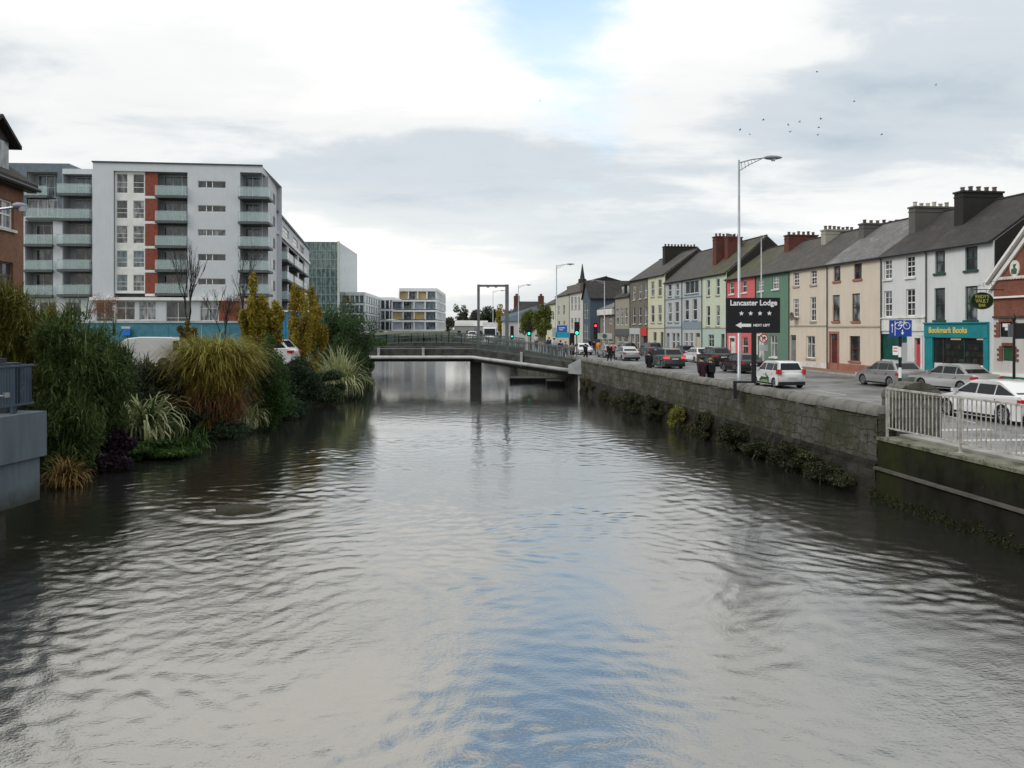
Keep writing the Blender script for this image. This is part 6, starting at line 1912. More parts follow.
# left bank vehicles
place(make_car(SUV, paint('white', (.62, .63, .63), .0), 'parked_car', 'white car roof showing behind the golden grass', 'car'), gx(262, 50), 50, 78, LAND_L)

# white van on the left bank, seen side-on, nose to the left
van = empty('parked_van', (gx(143, 45), 45.5, LAND_L), R(180), 'white panel van behind the bamboo shrub and the blue hoarding', 'van')
VP = paint('van_white', (.60, .61, .62), 0)
m = MB(); hl, hw_, H = 2.3, .92, 1.85
o = [(-hl, .3), (-hl + .08, .2)] + [(-1.75, .2)] + arc(-1.35, .32, .38, 200, -20) + [(-.9, .2), (.9, .2)] + arc(1.35, .32, .38, 200, -20) + [(1.8, .2), (hl - .05, .25), (hl, .75), (hl - .1, .92), (hl - .5, 1.05), (1.05, 1.62), (.75, 1.78), (0, 1.86), (-1.7, 1.84), (-hl + .15, 1.74), (-hl + .02, 1.0)]
n = len(o); vs = []
for y, s in ((-hw_, .95), (-hw_ + .07, 1), (hw_ - .07, 1), (hw_, .95)):
    for x, z in o: vs.append((x, y * (1 - .10 * max(0, z - 1.0)), 1 + (z - 1) * s))
m.add(vs, [(j * n + i, j * n + (i + 1) % n, (j + 1) * n + (i + 1) % n, (j + 1) * n + i) for j in range(3) for i in range(n)] + [tuple(range(n)), tuple(reversed(range(3 * n, 4 * n)))])
m.build('body', VP, van)
for sg in (-1, 1):
    yy = sg * hw_ * .945
    m = MB(); m.add([(1.75, yy + sg * .03, 1.1), (.75, yy + sg * .03, 1.1), (.75, yy * .97 + sg * .005, 1.6), (1.05, yy * .97 + sg * .005, 1.6)], [(0, 1, 2, 3)]); m.build('window', CARGLASS, van)
    for wx in (-1.35, 1.35):
        w = MB().tube([(wx, sg * (hw_ - .22), .32), (wx, sg * (hw_ - .02), .32)], .32, 20).build('wheel', TYRE, van); MB().tube([(wx, sg * (hw_ - .02), .32), (wx, sg * (hw_ + .0), .32)], .19, 16).build('rim', RIM, w)
    MB().box(-hl - .02, -hl + .12, sg * (hw_ - .02), sg * (hw_ - .2), .85, 1.15).build('tail_light', RED_L, van)
    MB().box(hl - .3, hl - .02, sg * (hw_ - .02), sg * (hw_ - .35), .72, .92).build('headlight', CLEAR_L, van)
MB().add([(-hl - .01, -.7, 1.15), (-hl - .01, .7, 1.15), (-hl + .12, .62, 1.7), (-hl + .12, -.62, 1.7)], [(0, 1, 2, 3)]).build('rear_window', CARGLASS, van)
for x in (-hl + .28,): MB().box(x - .16, x + .16, -hw_ * .96 - .03, hw_ * .96 + .03, 1.12, 1.62).build('corner_window', CARGLASS, van)

# box truck coming down the far quay
bt = empty('box_truck', (gx(490, 145), 145, 1.9), R(-90), 'white box truck with dark windscreen beyond the bridge', 'truck')
m = MB(); m.box(-5, 0, -1.3, 1.3, .9, 4.0); m.build('box', mat('truck_white', (.6, .6, .6), .5, var=.05), bt)
m = MB(); m.prism([(.1, .5), (2.0, .5), (2.1, 1.5), (1.8, 2.9), (1.2, 3.1), (.1, 3.1)], -1.15, 1.15); m.build('cab', mat('truck_white', (.6, .6, .6), .5), bt)
m = MB(); m.add([(2.12, -1.0, 1.55), (2.12, 1.0, 1.55), (1.86, .95, 2.85), (1.86, -.95, 2.85)], [(0, 1, 2, 3)]); m.build('windscreen', CARGLASS, bt)
for sg in (-1, 1):
    for wx in (1.1, -3.4): MB().tube([(wx, sg * .9, .5), (wx, sg * 1.18, .5)], .5, 16).build('wheel', TYRE, bt)
    MB().box(2.05, 2.14, sg * .75, sg * 1.05, .8, 1.1).build('headlight', CLEAR_L, bt)
MB().box(1.6, 1.75, -1.45, -1.2, 1.6, 2.2).build('wing_mirror', BLACK, bt)
MB().box(1.6, 1.75, 1.2, 1.45, 1.6, 2.2).build('wing_mirror', BLACK, bt)

# ------------------------------------------------------------------ people
SKIN = mat('skin', (.45, .28, .20), .6, var=0)


def skin_mesh(joints, edges, radii, lv=1, root_i=0):
    me = bpy.data.meshes.new('tmp'); me.from_pydata([Vector(j) for j in joints], edges, [])
    o = bpy.data.objects.new('tmp', me); COL.objects.link(o)
    md = o.modifiers.new('s', 'SKIN'); md.use_smooth_shade = True
    sv = me.skin_vertices[0].data
    for i, r_ in enumerate(radii): sv[i].radius = (r_, r_) if not isinstance(r_, tuple) else r_
    sv[root_i].use_root = True
    ss = o.modifiers.new('u', 'SUBSURF'); ss.levels = lv; ss.render_levels = lv
    dg = bpy.context.evaluated_depsgraph_get()
    out = bpy.data.meshes.new_from_object(o.evaluated_get(dg))
    bpy.data.objects.remove(o)
    return out


def link_mesh(name, me, m_, parent):
    me.materials.clear(); me.materials.append(m_)
    o = bpy.data.objects.new(name, me); COL.objects.link(o); o.parent = parent; return o


PEOPLE = 'people walking by the river'


def person(x, Y, z, rz, label, coat, legs, hair, stride=.22, h=1.74, longc=False, bag=None):
    root = empty('person', (x, Y, z), rz, label, 'person', PEOPLE)     # faces local +x
    k = h / 1.74; s = stride
    J = [(0, 0, .95), (0, 0, 1.15), (0, 0, 1.38), (.01, 0, 1.50), (.03, 0, 1.60), (.03, 0, 1.70)]
    Rr = [.12, .115, .125, .055, .085, .07]; E = [(0, 1), (1, 2), (2, 3), (3, 4), (4, 5)]
    LJ, AJ = {}, {}
    for sg in (-1, 1):
        b0 = len(J); st = s * sg
        J += [(0, sg * .09, .90), (st * .55, sg * .10, .50), (st * .9 - (.08 if st < 0 else 0), sg * .10, .09), (st * .9 + .14 - (.04 if st < 0 else 0), sg * .11, .045)]
        Rr += [.10, .062, .042, .035]; E += [(0, b0), (b0, b0 + 1), (b0 + 1, b0 + 2), (b0 + 2, b0 + 3)]; LJ[sg] = J[b0:b0 + 4]
        a0 = len(J); sw_ = -st * .8
        J += [(0, sg * .19, 1.41), (sw_ * .35 - .02, sg * .23, 1.13), (sw_ * .9 + .04, sg * .23, .90), (sw_ * 1.0 + .06, sg * .225, .82)]
        Rr += [.055, .04, .028, .032]; E += [(2, a0), (a0, a0 + 1), (a0 + 1, a0 + 2), (a0 + 2, a0 + 3)]; AJ[sg] = J[a0:a0 + 4]
        palm = a0 + 3; P = J[palm]
        for f in range(5):
            f0 = len(J); dx = (-.03 + .02 * f) if f < 4 else .045; ln = (.07, .085, .08, .06, .04)[f]
            J += [(P[0] + dx, P[1] - .002, P[2] - .03), (P[0] + dx + .012, P[1] - sg * .015, P[2] - .03 - ln)]
            Rr += [.011, .009]; E += [(palm, f0), (f0, f0 + 1)]
    J = [(a * k, b_ * k, c * k) for a, b_, c in J]; Rr = [r_ * k for r_ in Rr]
    body = link_mesh('body', skin_mesh(J, E, Rr), SKIN, root)
    # coat
    cj = [(0, 0, .80 if longc else .93), (0, 0, 1.12), (0, 0, 1.40), (0, 0, 1.50)]; cr_ = [.20 if longc else .165, .155, .165, .08]; ce = [(0, 1), (1, 2), (2, 3)]
    if longc: cj.insert(0, (0, 0, .58)); cr_.insert(0, .23); ce = [(0, 1), (1, 2), (2, 3), (3, 4)]
    sh = len(cj) - 2
    for sg in (-1, 1):
        a = AJ[sg]; b0 = len(cj); cj += [a[0], a[1], a[2]]; cr_ += [.082, .062, .05]; ce += [(sh, b0), (b0, b0 + 1), (b0 + 1, b0 + 2)]
    cj = [(a * k, b_ * k, c * k) for a, b_, c in cj]; cr_ = [r_ * k for r_ in cr_]
    link_mesh('coat', skin_mesh(cj, ce, cr_, 1, 1), coat, root)
    tj = [(0, 0, .96)]; tr_ = [.14]; te = []
    for sg in (-1, 1):
        l = LJ[sg]; b0 = len(tj); tj += [l[0], l[1], (l[2][0], l[2][1], l[2][2] + .03)]; tr_ += [.115, .08, .062]; te += [(0, b0), (b0, b0 + 1), (b0 + 1, b0 + 2)]
    tj = [(a * k, b_ * k, c * k) for a, b_, c in tj]; tr_ = [r_ * k for r_ in tr_]
    link_mesh('trousers', skin_mesh(tj, te, tr_), legs, root)
    for sg in (-1, 1):
        l = LJ[sg]; link_mesh('shoe', skin_mesh([(l[2][0] * k - .03, l[2][1] * k, .06), (l[3][0] * k, l[3][1] * k, .045)], [(0, 1)], [.052, .045]), BLACK, root)
    link_mesh('hair', skin_mesh([(-.015, 0, 1.56 * k), (-.01, 0, 1.66 * k), (.0, 0, 1.735 * k)], [(0, 1), (1, 2)], [.10 * k, .125 * k, .10 * k]), hair, root)
    m = MB(); m.tube([(.115 * k, 0, 1.64 * k), (.135 * k, 0, 1.605 * k)], [.012, .016], 6); m.build('nose', SKIN, root)
    if bag:
        m = MB(); m.box(-.32 * k, -.14 * k, -.15, .15, 1.0 * k, 1.42 * k); m.build('backpack', bag, root) if bag else None
    return root


CB = mat('cloth_black', (.012, .012, .016), .9, var=.2); CN = mat('cloth_navy', (.02, .03, .07), .9, var=.2); CGy = mat('cloth_grey', (.16, .16, .17), .9, var=.2)
CR = mat('cloth_dark_red', (.035, .015, .02), .9, var=.2); CO = mat('cloth_orange', (.7, .25, .02), .8, var=.1); CP = mat('cloth_pink', (.45, .15, .18), .9, var=.1); CW = mat('cloth_pale', (.5, .5, .52), .9, var=.1); CJ = mat('denim', (.05, .08, .16), .9, var=.2)
HB = mat('hair_dark', (.02, .015, .012), .7, var=0); HF = mat('hair_fair', (.22, .14, .06), .7, var=0)
up_ = CARH
person(gx(649, 52), 52.0, WALK_Z, up_, 'person in a long black coat walking away, beside the dark grey sport utility car', CB, CB, HB, longc=True)
person(gx(702, 40.5), 40.5, WALK_Z, up_ + .1, 'person in a very dark red coat walking away behind the quay wall', CR, CB, HB, longc=True, h=1.80)
person(gx(710.5, 40.8), 40.8, WALK_Z, up_ - .1, 'person in a black coat with a backpack beside the one in dark red', CB, CB, HF, longc=True, h=1.72, bag=CB)
pe = [(549, 76, CN, CJ, 'person in a navy jacket, leftmost of the group on the bridge end'), (554, 73, CW, CJ, 'person in a pale top on the bridge end'), (560.5, 70, CN, CW, 'person in navy top and pale trousers at the bridge end'),
      (565.5, 69, CGy, CJ, 'person in a grey jacket and jeans at the bridge end'), (572, 67, CGy, CB, 'person in grey and black nearest the junction box'), (536, 92, CW, CB, 'person in white walking below the green street trees'),
      (590, 112, CB, CB, 'person in black left of the slate blue house doorway'), (594, 110, CB, CN, 'second person in black beside the slate blue house'), (598.5, 100, CO, CO, 'person in orange high visibility clothes by the traffic lights'),
      (609.5, 76, CB, CB, 'person in black leaning at the wall near the lamp post'), (612.8, 80, CP, CB, 'person in a pink top next to the silver saloon'), (585.5, 78, CB, CB, 'person in black crossing in front of the white car')]
for i, (px, Yv, a, b_, lb) in enumerate(pe):
    zf = WALK_Z if px > 576 else 1.9 + (575 - px) * .012
    person(gx(px, Yv), Yv, zf, up_ + random.choice((0, math.pi, .5, -.6)), lb, a, b_, HB if i % 3 else HF, stride=random.uniform(.1, .28), h=random.uniform(1.62, 1.82))

# ------------------------------------------------------------------ left bank furniture
hd = empty('hoarding', (gx(60, 62), 62, LAND_L), 0, 'long turquoise-blue site hoarding with a pale top rail', 'hoarding')
HT = EYE + 6.0 / F * 62 - LAND_L
HB_ = mat('hoarding_blue', (.055, .20, .27), .6, var=.12, vscale=1.2)
x0, x1 = 0, gx(252, 62) - gx(60, 62)
m = MB()
k = 0; x = x0
while x < x1:
    m.box(x, min(x + 1.18, x1), 0 + .01 * (k % 2), .05, 0, HT); x += 1.2; k += 1
m.build('panels', HB_, hd)
MB().box(x0, x1, -.06, .08, HT + .003, HT + .16).build('top_rail', mat('pale_rail', (.42, .45, .46), .6, var=.1), hd)
nb = empty('notice_board', (gx(126, 61.8), 61.8, EYE - 1.0 / F * 62), 0, 'small bright blue notice with white header on the hoarding', 'sign')
MB().box(-.33, .33, -.04, .03, -.42, .10).build('notice_panel', mat('notice_blue', (.02, .18, .55), .5, var=0), nb); MB().box(-.33, .33, -.045, .03, .103, .28).build('notice_header', mat('notice_white', (.5, .52, .55), .5, var=0), nb)
rs = empty('red_sign', (gx(99.5, 61.5), 61.5, EYE - .75), 0, 'small red sign with white top left of the van', 'sign')
MB().box(-.26, .26, -.04, .03, -.2, .1).build('panel', mat('sign_red2', (.45, .03, .03), .5, var=0), rs); MB().box(-.26, .26, -.045, .03, .103, .28).build('header', WHL, rs)
cab_ = empty('site_cabin', (gx(284.5, 72), 72, LAND_L), 0, 'bright blue site cabin between the two golden trees', 'cabin')
m = MB(); m.box(-1.3, 2.4, 0, 5, 0, EYE + 17 / F * 72 - LAND_L)
for k in range(12): m.box(-1.25 + k * .3, -1.13 + k * .3, -.04, -.002, .1, EYE + 17 / F * 72 - LAND_L - .15)
m.build('cabin_wall', mat('cabin_blue', (.03, .22, .40), .5, var=.1), cab_)
MB().box(-1.4, 2.5, -.1, 5.1, EYE + 17 / F * 72 - LAND_L + .003, EYE + 17 / F * 72 - LAND_L + .15).build('cabin_roof', WHITE, cab_)

# grey-blue platform with railing jutting over the water at lower left
pfm = empty('concrete_platform', (-10.7, 18.4, 0), R(-6), 'grey-blue painted concrete platform on a stub pier at the left edge', 'platform')
GB = render_mat('grey_blue_concrete', (.115, .148, .17), .9)
T = NT(GB.node_tree.nodes, GB.node_tree.links); b = T.n['Principled BSDF']
v = T.n['Texture Coordinate'].outputs['Object']; zc_ = T.sep(v)[2]
tide = T.ramp(T.math('ADD', T.math('MULTIPLY', zc_, .5), T.math('MULTIPLY', T.math('SUBTRACT', T.noise(T.scale(v, (1, 1, .4)), 3.0, 5, .7), .5), .5)), [(.40, .85), (.62, .0)])
old = b.inputs['Base Color'].links[0].from_socket
c_ = T.mix(tide, old, (.035, .04, .03))
scr = T.math('MULTIPLY', T.ramp(T.noise(T.scale(v, (6, 6, .6)), 2.4, 4, .7), [(.60, 0.0), (.68, .6)]), T.ramp(T.noise(v, 1.1, 2, .5), [(.45, 0.0), (.6, 1.0)]))
T.l.new(T.mix(scr, c_, (.05, .055, .05)), b.inputs['Base Color'])
m = MB(); m.box(-7, 0, -9, 0, 1.80, 2.82); m.build('upper_slab', GB, pfm)
m = MB(); m.box(-7, -.10, -9, -.10, .80, 1.795); m.build('lower_slab', GB, pfm)
m = MB(); m.box(-6, -.62, -8, -.5, -.6, .795); m.build('stub_pier', mat('wet_pier_concrete', (.05, .05, .04), .7, var=.3), pfm)
m = MB()
xr_ = -.18
for y in np.arange(-8.8, -.25, .085): m.box(xr_ - .02, xr_ + .02, y - .009, y + .009, 3.05, 3.86)
m.box(xr_ - .03, xr_ + .03, -8.9, -.2, 3.861, 3.9); m.box(xr_ - .025, xr_ + .025, -8.9, -.2, 3.0, 3.049)
for x in np.arange(-6.8, xr_ - .05, .085): m.box(x - .009, x + .009, -.24 - .02, -.24 + .02, 3.05, 3.86)
m.box(-6.9, xr_ - .031, -.27, -.21, 3.861, 3.9); m.box(-6.9, xr_ - .031, -.265, -.215, 3.0, 3.049)
m.build('railing', mat('rail_slate_blue', (.05, .075, .105), .5, var=.05), pfm)
m = MB()
for y in (-.75, -2.7, -4.7, -6.7): m.box(xr_ - .10, xr_ - .04, y - .05, y + .05, 2.82, 3.9)
m.build('railing_posts', mat('rail_slate_blue', (.05, .075, .105), .5), pfm)
m = MB(); m.tube([(xr_ + .04, -1.5, 3.28), (xr_ + .06, -1.2, 3.26)], .02, 5); m.box(xr_ + .03, xr_ + .09, -1.2, -1.05, 3.22, 3.32); m.build('latch', GALV, pfm)
# dark machine head behind that railing
pm_ = empty('control_box', (-11.55, 17.8, 2.82), 0, 'dark control box behind the platform railing', 'box')
MB().box(-.35, .3, 0, .4, 0, 1.0).box(-.42, .36, -.05, .45, 1.0, 1.12).box(-.1, .12, .1, .3, 1.12, 1.22).build('box_body', mat('box_dark', (.03, .035, .045), .5, var=.1), pm_)

# ------------------------------------------------------------------ vegetation on the left bank
LV = 'shrubs and trees on the left bank'
GL = leaf_mat('bamboo_green', (.026, .048, .012), (.075, .118, .030), (.18, .23, .075))
GY = leaf_mat('yellow_green', (.085, .09, .018), (.19, .19, .04), (.30, .28, .08))
GD = leaf_mat('dark_leaf', (.012, .024, .012), (.030, .055, .025), (.07, .10, .05))
GC = leaf_mat('cypress_green', (.018, .045, .010), (.045, .095, .018), (.09, .15, .03))
GM_ = leaf_mat('olive_dull', (.035, .045, .025), (.075, .085, .05), (.12, .10, .06))
GG = leaf_mat('golden_leaf', (.15, .12, .014), (.31, .24, .028), (.44, .35, .06))
PUR = leaf_mat('purple_leaf', (.010, .006, .010), (.028, .014, .022), (.05, .03, .04))
STRAW = leaf_mat('straw_blade', (.14, .10, .02), (.34, .26, .055), (.50, .42, .15), .2)
STRAWG = leaf_mat('straw_green_blade', (.14, .13, .02), (.30, .28, .045), (.46, .42, .12), .2)
VARIG = leaf_mat('variegated_blade', (.16, .20, .08), (.38, .40, .20), (.55, .55, .34), .2)
RUST = leaf_mat('rusty_twig_leaf', (.12, .045, .02), (.22, .09, .04), (.28, .14, .06))
GWIL = leaf_mat('willow_green', (.025, .05, .018), (.055, .105, .035), (.10, .16, .06))


def shrub(name, label, cat, parts, lm, n, size, elong=2.2, droop=.3, base=None, group=LV, stems=8, spray=None):
    """parts: list of (center, radii, number of clumps)"""
    base = base or (parts[0][0][0], parts[0][0][1], max(0.0, parts[0][0][2] - parts[0][1][2]))
    root = empty(name, base, 0, label, cat, group)
    B = np.array(base)
    cl = []
    for c, r_, k in parts: cl += sub_clumps(np.array(c) - B, r_, k, .34, floor=.05 - B[2] if B[2] > .05 else .05)
    quads_obj('foliage', clump_leaves(n, cl, size, elong, droop), lm, root)
    if spray:
        bp = [(c[0] + random.gauss(0, c[3] * .5), c[1] + random.gauss(0, c[4] * .5), c[2] + random.gauss(0, c[5] * .4)) for c in cl for _ in range(4)]
        quads_obj('leaf_spray', blades(bp, spray[0], spray[1], (.010, .020), (.1, 1.0), 2.2, 4), lm, root)
    m = MB()
    for k in range(stems):
        c = cl[random.randrange(len(cl))]; m.tube([(random.uniform(-.3, .3), random.uniform(-.3, .3), -.4), (c[0] * .5, c[1] * .5, c[2] * .5), (c[0], c[1], c[2])], [.04, .03, .01], 4)
    m.build('stem', BARK, root)
    return root


def P(px, py, Y): v_ = at(px, py, Y); return (v_.x, v_.y, v_.z)


def PR(pxc, py0, py1, halfpx, Y, ry=None):
    """ellipsoid from pixel extents"""
    c = at(pxc, (py0 + py1) / 2, Y); rx = halfpx / F * Y
    return ((c.x, c.y, c.z), (rx, ry or rx * .9, (py1 - py0) / 2 / F * Y))


pA = PR(78, 312, 425, 42, 27); pB = PR(68, 385, 480, 34, 26.0); pC = PR(110, 340, 430, 28, 28)
shrub('bamboo_shrub', 'big feathery dark green shrub right beside the grey-blue platform', 'shrub', [(pA[0], pA[1], 60), (pB[0], pB[1], 40), (pC[0], pC[1], 34)], GL, 46000, .16, 5.0, .5, spray=(5200, (.5, 1.2)))
pA = PR(14, 288, 385, 44, 29); pB = PR(42, 300, 390, 32, 28.5)
shrub('bamboo_shrub', 'yellow-green feathery shrub above the platform railing at the left edge', 'shrub', [(pA[0], pA[1], 20), (pB[0], pB[1], 14)], GY, 24000, .16, 5.0, .4, spray=(3200, (.5, 1.2)))
pA = PR(108, 428, 476, 27, 26.6)
shrub('purple_shrub', 'low dark purple shrub at the waterline below the feathery green shrub', 'shrub', [(pA[0], pA[1], 18)], PUR, 9000, .13, 1.8, .2)
pA = PR(148, 352, 430, 42, 34.5); pB = PR(128, 358, 410, 26, 33.5)
shrub('olive_shrub', 'dull olive shrub in front of the white van', 'shrub', [(pA[0], pA[1], 22), (pB[0], pB[1], 12)], GM_, 24000, .13, 2.4, .3, spray=(900, (.3, .9)))
pA = PR(140, 445, 478, 52, 28.8); 
shrub('ivy_mat', 'bright green ground cover along the water under the striped strap leaves', 'ground cover', [((pA[0][0], pA[0][1], .25), (pA[1][0], 1.2, .45), 26)], GC, 11000, .11, 1.5, .0, stems=2)
pA = PR(205, 420, 458, 36, 34)
shrub('dark_undergrowth', 'dark green undergrowth under the golden grass at the waterline', 'shrub', [((pA[0][0] - .4, 34.6, .7), (1.9, 1.2, 1.1), 24)], GD, 9000, .14, 2, .2)


def grass_clump(name, label, centre, spread, mats, group=LV, cat='grass', curl=0.0):
    root = empty(name, centre, 0, label, cat, group)
    for pn, lm, n, L, Wb, lean, droop, spr in mats:
        bp = []
        for _ in range(400):
            r_ = math.sqrt(random.random()) * 1.7; a_ = random.uniform(0, 6.283); bp.append((r_ * math.cos(a_) * spread[0] * spr, r_ * math.sin(a_) * spread[1] * spr, random.uniform(0, .2)))
        quads_obj(pn, blades(bp, n, L, Wb, lean, droop, 7, curl), lm, root)
    return root


b0 = at(206, 437, 35)
grass_clump('golden_grass', 'huge arching golden ornamental grass in the middle of the left bank', (b0.x + .1, 35.4, .25), (.27, .24, 0),
            [('blade', STRAWG, 3600, (3.4, 5.3), (.012, .022), (.0, .24), .5, 1.9), ('dry_blade', STRAW, 4200, (1.8, 4.8), (.010, .019), (.0, .30), .5, 2.2), ('dead_stalk', RUST, 2400, (1.2, 3.0), (.008, .016), (.1, .6), .8, 2.0)], curl=1.1)
b0 = at(141, 455, 30.6)
grass_clump('flax_plant', 'cream-striped flax with long arching strap leaves, left of the golden grass', (b0.x, 30.8, .5), (.25, .22, 0), [('blade', VARIG, 230, (1.6, 2.9), (.032, .05), (.3, 1.15), 2.0, 1.0), ('green_blade', GC, 60, (1.2, 2.2), (.03, .045), (.2, .9), 1.6, 1.0)], cat='flax')
b0 = at(246, 436, 36.5)
grass_clump('flax_plant', 'small grey-green striped tuft at the foot of the golden grass', (b0.x, 36.6, .3), (.2, .2, 0), [('blade', VARIG, 160, (1.0, 1.9), (.02, .035), (.3, 1.2), 2.0, 1.0)], cat='flax')
b0 = at(338, 400, 53.5)
grass_clump('flax_plant', 'pale striped flax before the willow-like tree', (b0.x, 53.5, .3), (.45, .4, 0), [('blade', VARIG, 520, (2.0, 3.7), (.03, .05), (.1, .9), 1.8, 1.0)], cat='flax')
b0 = at(60, 488, 23.5)
grass_clump('reed_tuft', 'brown dried reed tuft by the concrete platform at the waterline', (b0.x, 23.9, .0), (.15, .15, 0), [('blade', mat('ochre_reed', (.16, .10, .03), .8, var=.2), 420, (.6, 1.1), (.010, .02), (.2, 1.3), 1.8, 1.0)], cat='reeds')
b0 = at(163, 452, 30.5)
grass_clump('reed_tuft', 'thin green reeds trailing in the water right of the striped flax', (b0.x + .6, 31, .05), (.5, .3, 0), [('blade', GC, 260, (.5, 1.3), (.010, .02), (.2, 1.3), 1.8, 1.0)], cat='reeds')


def cone(h): return max(.12, 1.25 * (1 - h) ** .7) if h > .25 else 1.0


def tall(px, y0, y1, half, Y, label, lm, n, size, nm='golden_tree', cat='tree', shape=None, elong=1.8, zb=None, clumps=34, rf=.3):
    x = gx(px, Y); zt = EYE - (y0 - HOR) / F * Y; zc0 = EYE - (y1 - HOR) / F * Y
    zb = zb if zb is not None else 1.2
    return tree(nm, label, cat, (x, Y, zb), zt - zb, half / F * Y, zt - zc0, lm, n, size, .09, clumps, LV, elong, shape=shape, rfac=rf)


tall(268, 333, 432, 30, 38.0, 'pointed bright green conifer right of the golden grass', GC, 20000, .13, 'conifer', 'conifer', cone, 3.0, .2, 60, .26)
tall(254, 279, 372, 14, 44, 'golden leafed tree on the left, tall and slim with a bulge at right', GG, 15000, .14, clumps=44)
tall(271, 300, 348, 13, 45, 'short golden tree tucked behind the slim golden tree', GG, 4500, .15)
tall(299, 284, 372, 13, 53, 'golden columnar tree left of the willow-like tree', GG, 12000, .15, clumps=44)
tall(315, 286, 372, 12, 55, 'slightly shorter golden columnar tree closest to the willow-like tree', GG, 10000, .15, clumps=40)
tall(347, 298, 392, 30, 62, 'large loose mid green willow-like tree at the far end of the bank', GWIL, 26000, .22, 'willow', elong=4.0, zb=.6, clumps=60)
tall(360, 345, 402, 20, 64, 'dark drooping evergreen touching the water beside the footbridge', GD, 9000, .2, 'evergreen', elong=2.5, zb=.2, clumps=24)
tall(189, 320, 352, 12, 42, 'small yellow-brown tree above the golden grass', leaf_mat('yellow_brown', (.05, .04, .015), (.16, .12, .03), (.28, .22, .05)), 2600, .13, clumps=20)
for i, (px, y0, y1, hp, Yv, lb) in enumerate([(300, 350, 412, 26, 46, 'dark evergreen shrub between the conifer and the golden columnar tree'), (325, 372, 405, 24, 50, 'low dark shrub under the golden columnar trees at the waterline'), (284, 385, 428, 24, 42, 'low dark shrub at the foot of the conifer'), (235, 350, 392, 20, 45, 'dark shrub behind the golden grass'), (378, 338, 352, 14, 82, 'grassy green bush beyond the footbridge at left')]):
    p = PR(px, y0, y1, hp, Yv)
    shrub('evergreen_shrub', lb, 'shrub', [(p[0], p[1], 20)], GD if i < 4 else GWIL, 9000 if i < 4 else 3500, .15 if i < 4 else .2, 2.2, .2)
# dark undergrowth mass filling the bank slope: nobody could count it
cl = []
for yy in np.arange(21, 68, .7):
    cl.append((bank_x(yy) - .7 + random.uniform(-.5, .3), yy, random.uniform(.3, 1.0), .8, .8, .7, 1.0)); cl.append((bank_x(yy) - 1.9 + random.uniform(-.5, .3), yy, random.uniform(1.4, 2.4), .9, .9, .7, 1.0))
tag(quads_obj('undergrowth', clump_leaves(42000, cl, .14, 2.2, .2), GD), kind='stuff')
cl = []
for yy in np.arange(70, 220, 2.2):
    cl.append((bank_x(yy) - 1.0, yy, random.uniform(.8, 1.8), 1.6, 1.6, 1.3, 1.0))
tag(quads_obj('far_bank_greenery', clump_leaves(12000, cl, .32, 1.8, .1), GWIL), kind='stuff')

# bare trees before the apartments
GT_ = 'leafless trees in front of the apartments'
for px, Yv, Hh, lb, sp in ((243, 62, 8.2, 'leafless dark tree in front of the white block corner', .6), (188, 60, 8.6, 'slender leafless tree in front of the terracotta panels', .35), (224, 58, 5.6, 'leafless pale birch leaning left over the blue hoarding', .6)):
    r_ = empty('bare_tree', (gx(px, Yv), Yv, LAND_L), 0, lb, 'tree', GT_)
    m = MB(); branchy(m, Vector((0, 0, -.1)), Vector((.02, 0, 1)), Hh * .34, .09, 5, sp * .75, .25, 5, .011); m.build('trunk', mat('dark_bark', (.045, .04, .038), .9, var=.2), r_)
for px, Yv, w_, lb in ((107, 64, 22, 'rust-brown twiggy hedge behind the hoarding below the balconies'), (235, 66, 14, 'rust-brown twiggy shrub by the terracotta ground floor wall')):
    p = PR(px, 293, 322, w_, Yv); r_ = shrub('rusty_shrub', lb, 'shrub', [(p[0], p[1], 20)], RUST, 2400, .16, 6, -.5, base=(p[0][0], Yv, LAND_L))

# ------------------------------------------------------------------ plants along the foot of the right quay
MG = 'mossy clumps at the foot of the quay wall'
MOSSL = leaf_mat('wall_weed', (.014, .017, .008), (.030, .036, .014), (.070, .075, .026), .1)
wl_lab = ['long low weed clump near the corner with the concrete quay', 'bushy moss-green clump, second from the concrete quay', 'rounded weed clump, third from the concrete quay', 'weed clump below the white hatchback', 'small weed tuft below the lodge sign bracket', 'bright green tuft under the dark pedestrians', 'ragged weed clump farther up the quay wall', 'farthest weed clump on the quay wall']
for i, (yy, w_, h_, lm) in enumerate(((24.6, 1.3, .62, MOSSL), (26.6, 1.1, .7, MOSSL), (28.9, 1.0, .62, MOSSL), (31.5, 1.2, .75, MOSSL), (34.2, .9, .8, MOSSL), (37.6, .9, .9, GY), (41.2, 1.3, 1.0, MOSSL), (45.5, 1.5, 1.0, MOSSL))):
    x = wall_x(yy) - .30
    shrub('wall_weed', wl_lab[i], 'plant', [((x, yy, .18 + h_ * .4), (.42, w_ * 1.15, h_ * .75), 18)], lm, 6500, .07, 1.6, .3, base=(x, yy, .02), group=MG, stems=2)
cl = []
for yy in np.arange(23.2, 60, .45):
    if random.random() < .8: cl.append((wall_x(yy) - .14, yy, random.uniform(.0, .95) ** 1.2, .18, .4, random.uniform(.1, .35), 1))
tag(quads_obj('wall_moss', clump_leaves(40000, cl, .06, 1.5, .3), leaf_mat('dark_wall_moss', (.016, .017, .008), (.040, .042, .016), (.085, .08, .03), 0)), kind='stuff')
cl = []
for yy in np.arange(9, 22.3, .09): cl.append((wall_x(yy) - .07, yy, random.uniform(.0, .12) + .28 * random.random() ** 3, .03, .12, .07, 1))
for yy in np.arange(9, 22.8, .5): cl.append((wall_x(yy) - .02, yy, 1.72, .06, .2, .05, .25))
tag(quads_obj('quay_moss', clump_leaves(16000, cl, .035, 1.3, .1), MOSSL), kind='stuff')

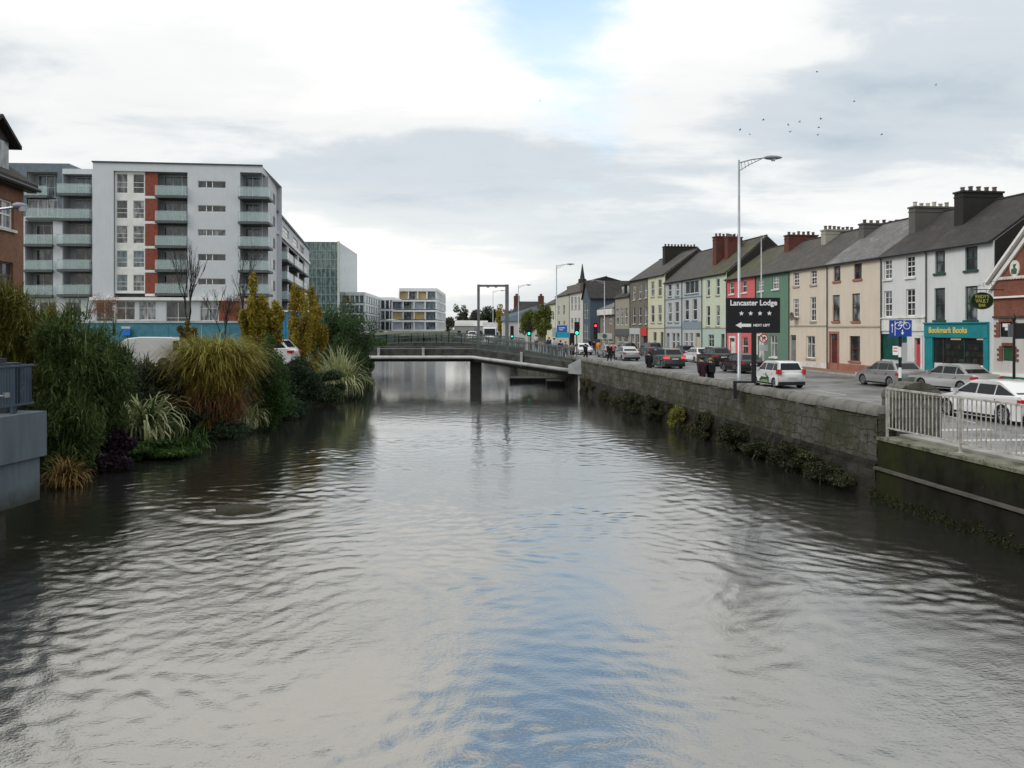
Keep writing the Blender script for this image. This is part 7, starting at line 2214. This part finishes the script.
# ------------------------------------------------------------------ street trees and far trees
ST = leaf_mat('street_leaf', (.06, .075, .015), (.14, .17, .035), (.24, .26, .07))
SG = 'trees at the far end of the quay'
for px, y0, y1, hp, Yv, lb in ((545, 302, 337, 10, 118, 'yellow-green street tree behind the street lamp, right of two'), (531, 309, 337, 11, 126, 'yellow-green street tree left of the taller one')):
    x = gx(px, Yv); zt = EYE - (y0 - HOR) / F * Yv; zc0 = EYE - (y1 - HOR) / F * Yv
    tree('street_tree', lb, 'tree', (x, Yv, ROAD_Z), zt - ROAD_Z, hp / F * Yv, zt - zc0, ST, 7000, .26, .12, 30, SG)
fars = [(491, 300, 335, 12, 262, GD, 'dark round-topped pine seen through the metal portal', 5000), (501, 305, 333, 7, 250, GG, 'golden autumn tree inside the portal', 2200), (460, 304, 333, 8, 262, GM_, 'dull brown-green tree right of the far white block', 3000),
        (474, 308, 333, 9, 268, leaf_mat('grey_twigs', (.06, .05, .045), (.11, .095, .08), (.14, .12, .10)), 'grey-brown leafless looking tree left of the pine', 3000), (512, 307, 333, 7, 275, GD, 'dark tree just right of the portal', 2500), (449, 316, 333, 6, 280, GM_, 'small dull tree touching the far white block', 1500)]
for px, y0, y1, hp, Yv, lm, lb, n in fars:
    x = gx(px, Yv); zt = EYE - (y0 - HOR) / F * Yv; zc0 = EYE - (y1 - HOR) / F * Yv
    tree('far_tree', lb, 'tree', (x, Yv, ROAD_Z), zt - ROAD_Z, hp / F * Yv, zt - zc0, lm, n, .55, .3, 22, SG)
# white cottages far up the quay
for px, Yv, w_, lb in ((464, 250, 3.0, 'small far white house left of the portal'), (475, 255, 4.0, 'far pale house just left of the portal post')):
    r_ = empty('cottage', (gx(px, Yv), Yv, ROAD_Z), 0, lb, 'house')
    m = MB(); m.box(-w_, w_, 0, 6, 0, 4.0); m.add([(-w_, 0, 4), (w_, 0, 4), (w_, 3, 6), (-w_, 3, 6)], [(0, 1, 2, 3)]); m.build('wall', SHOPW, r_)
    MB().box(-w_ - .1, w_ + .1, -.1, 6.1, 4.003, 4.2).build('eave', SLATE_D, r_)
    for u in (-w_ * .5, w_ * .4): MB().box(u - .5, u + .5, -.05, -.003, 1.2, 2.8).build('window', PANE, r_)
# parapet wall of the far right quay beyond the footbridge
fq = empty('far_quay_wall', wall_local(66), WRZ, 'far stretch of grey quay wall beyond the footbridge', 'wall')
MB().box(0, 168, -.4, 0, -.6, 2.3).build('masonry', STONE, fq)

# birds over the roofs
BD = mat('bird_dark', (.05, .05, .055), .8, var=0)
for i, (px, py) in enumerate([(817, 72), (936, 85), (854, 101.5), (763.5, 120), (799.7, 122), (821, 119), (788, 125), (790, 132), (819, 127.5), (818, 135), (740, 130), (749.5, 134.5), (882, 134.5), (540, 101)]):
    c = at(px, py, 120)
    m = MB(); a = R(random.uniform(-30, 50)); L = .25
    for sg in (-1, 1):
        m.add([(0, .08, 0), (0, -.08, 0), (sg * L * .55, -.03, .12 + .05 * i % .1), (sg * L * .55, .1, .12), (sg * L * 1.2, .03, random.uniform(-.05, .16))], [(0, 1, 2, 3), (3, 2, 4)])
    m.tube([(0, -.2, 0), (0, -.05, 0), (0, .14, 0), (0, .24, .01)], [.01, .05, .045, .01], 6)
    o = m.build('bird', BD, None, loc=(c.x, c.y, c.z)); o.rotation_euler = (0, a, random.uniform(0, 6))
    tag(o, 'small dark gull flying in the flock above the terrace roofs' if i not in (1, 13) else ('lone small bird above the far roofs at upper right' if i == 1 else 'lone small bird high over the river'), 'bird', 'birds over the roofs')
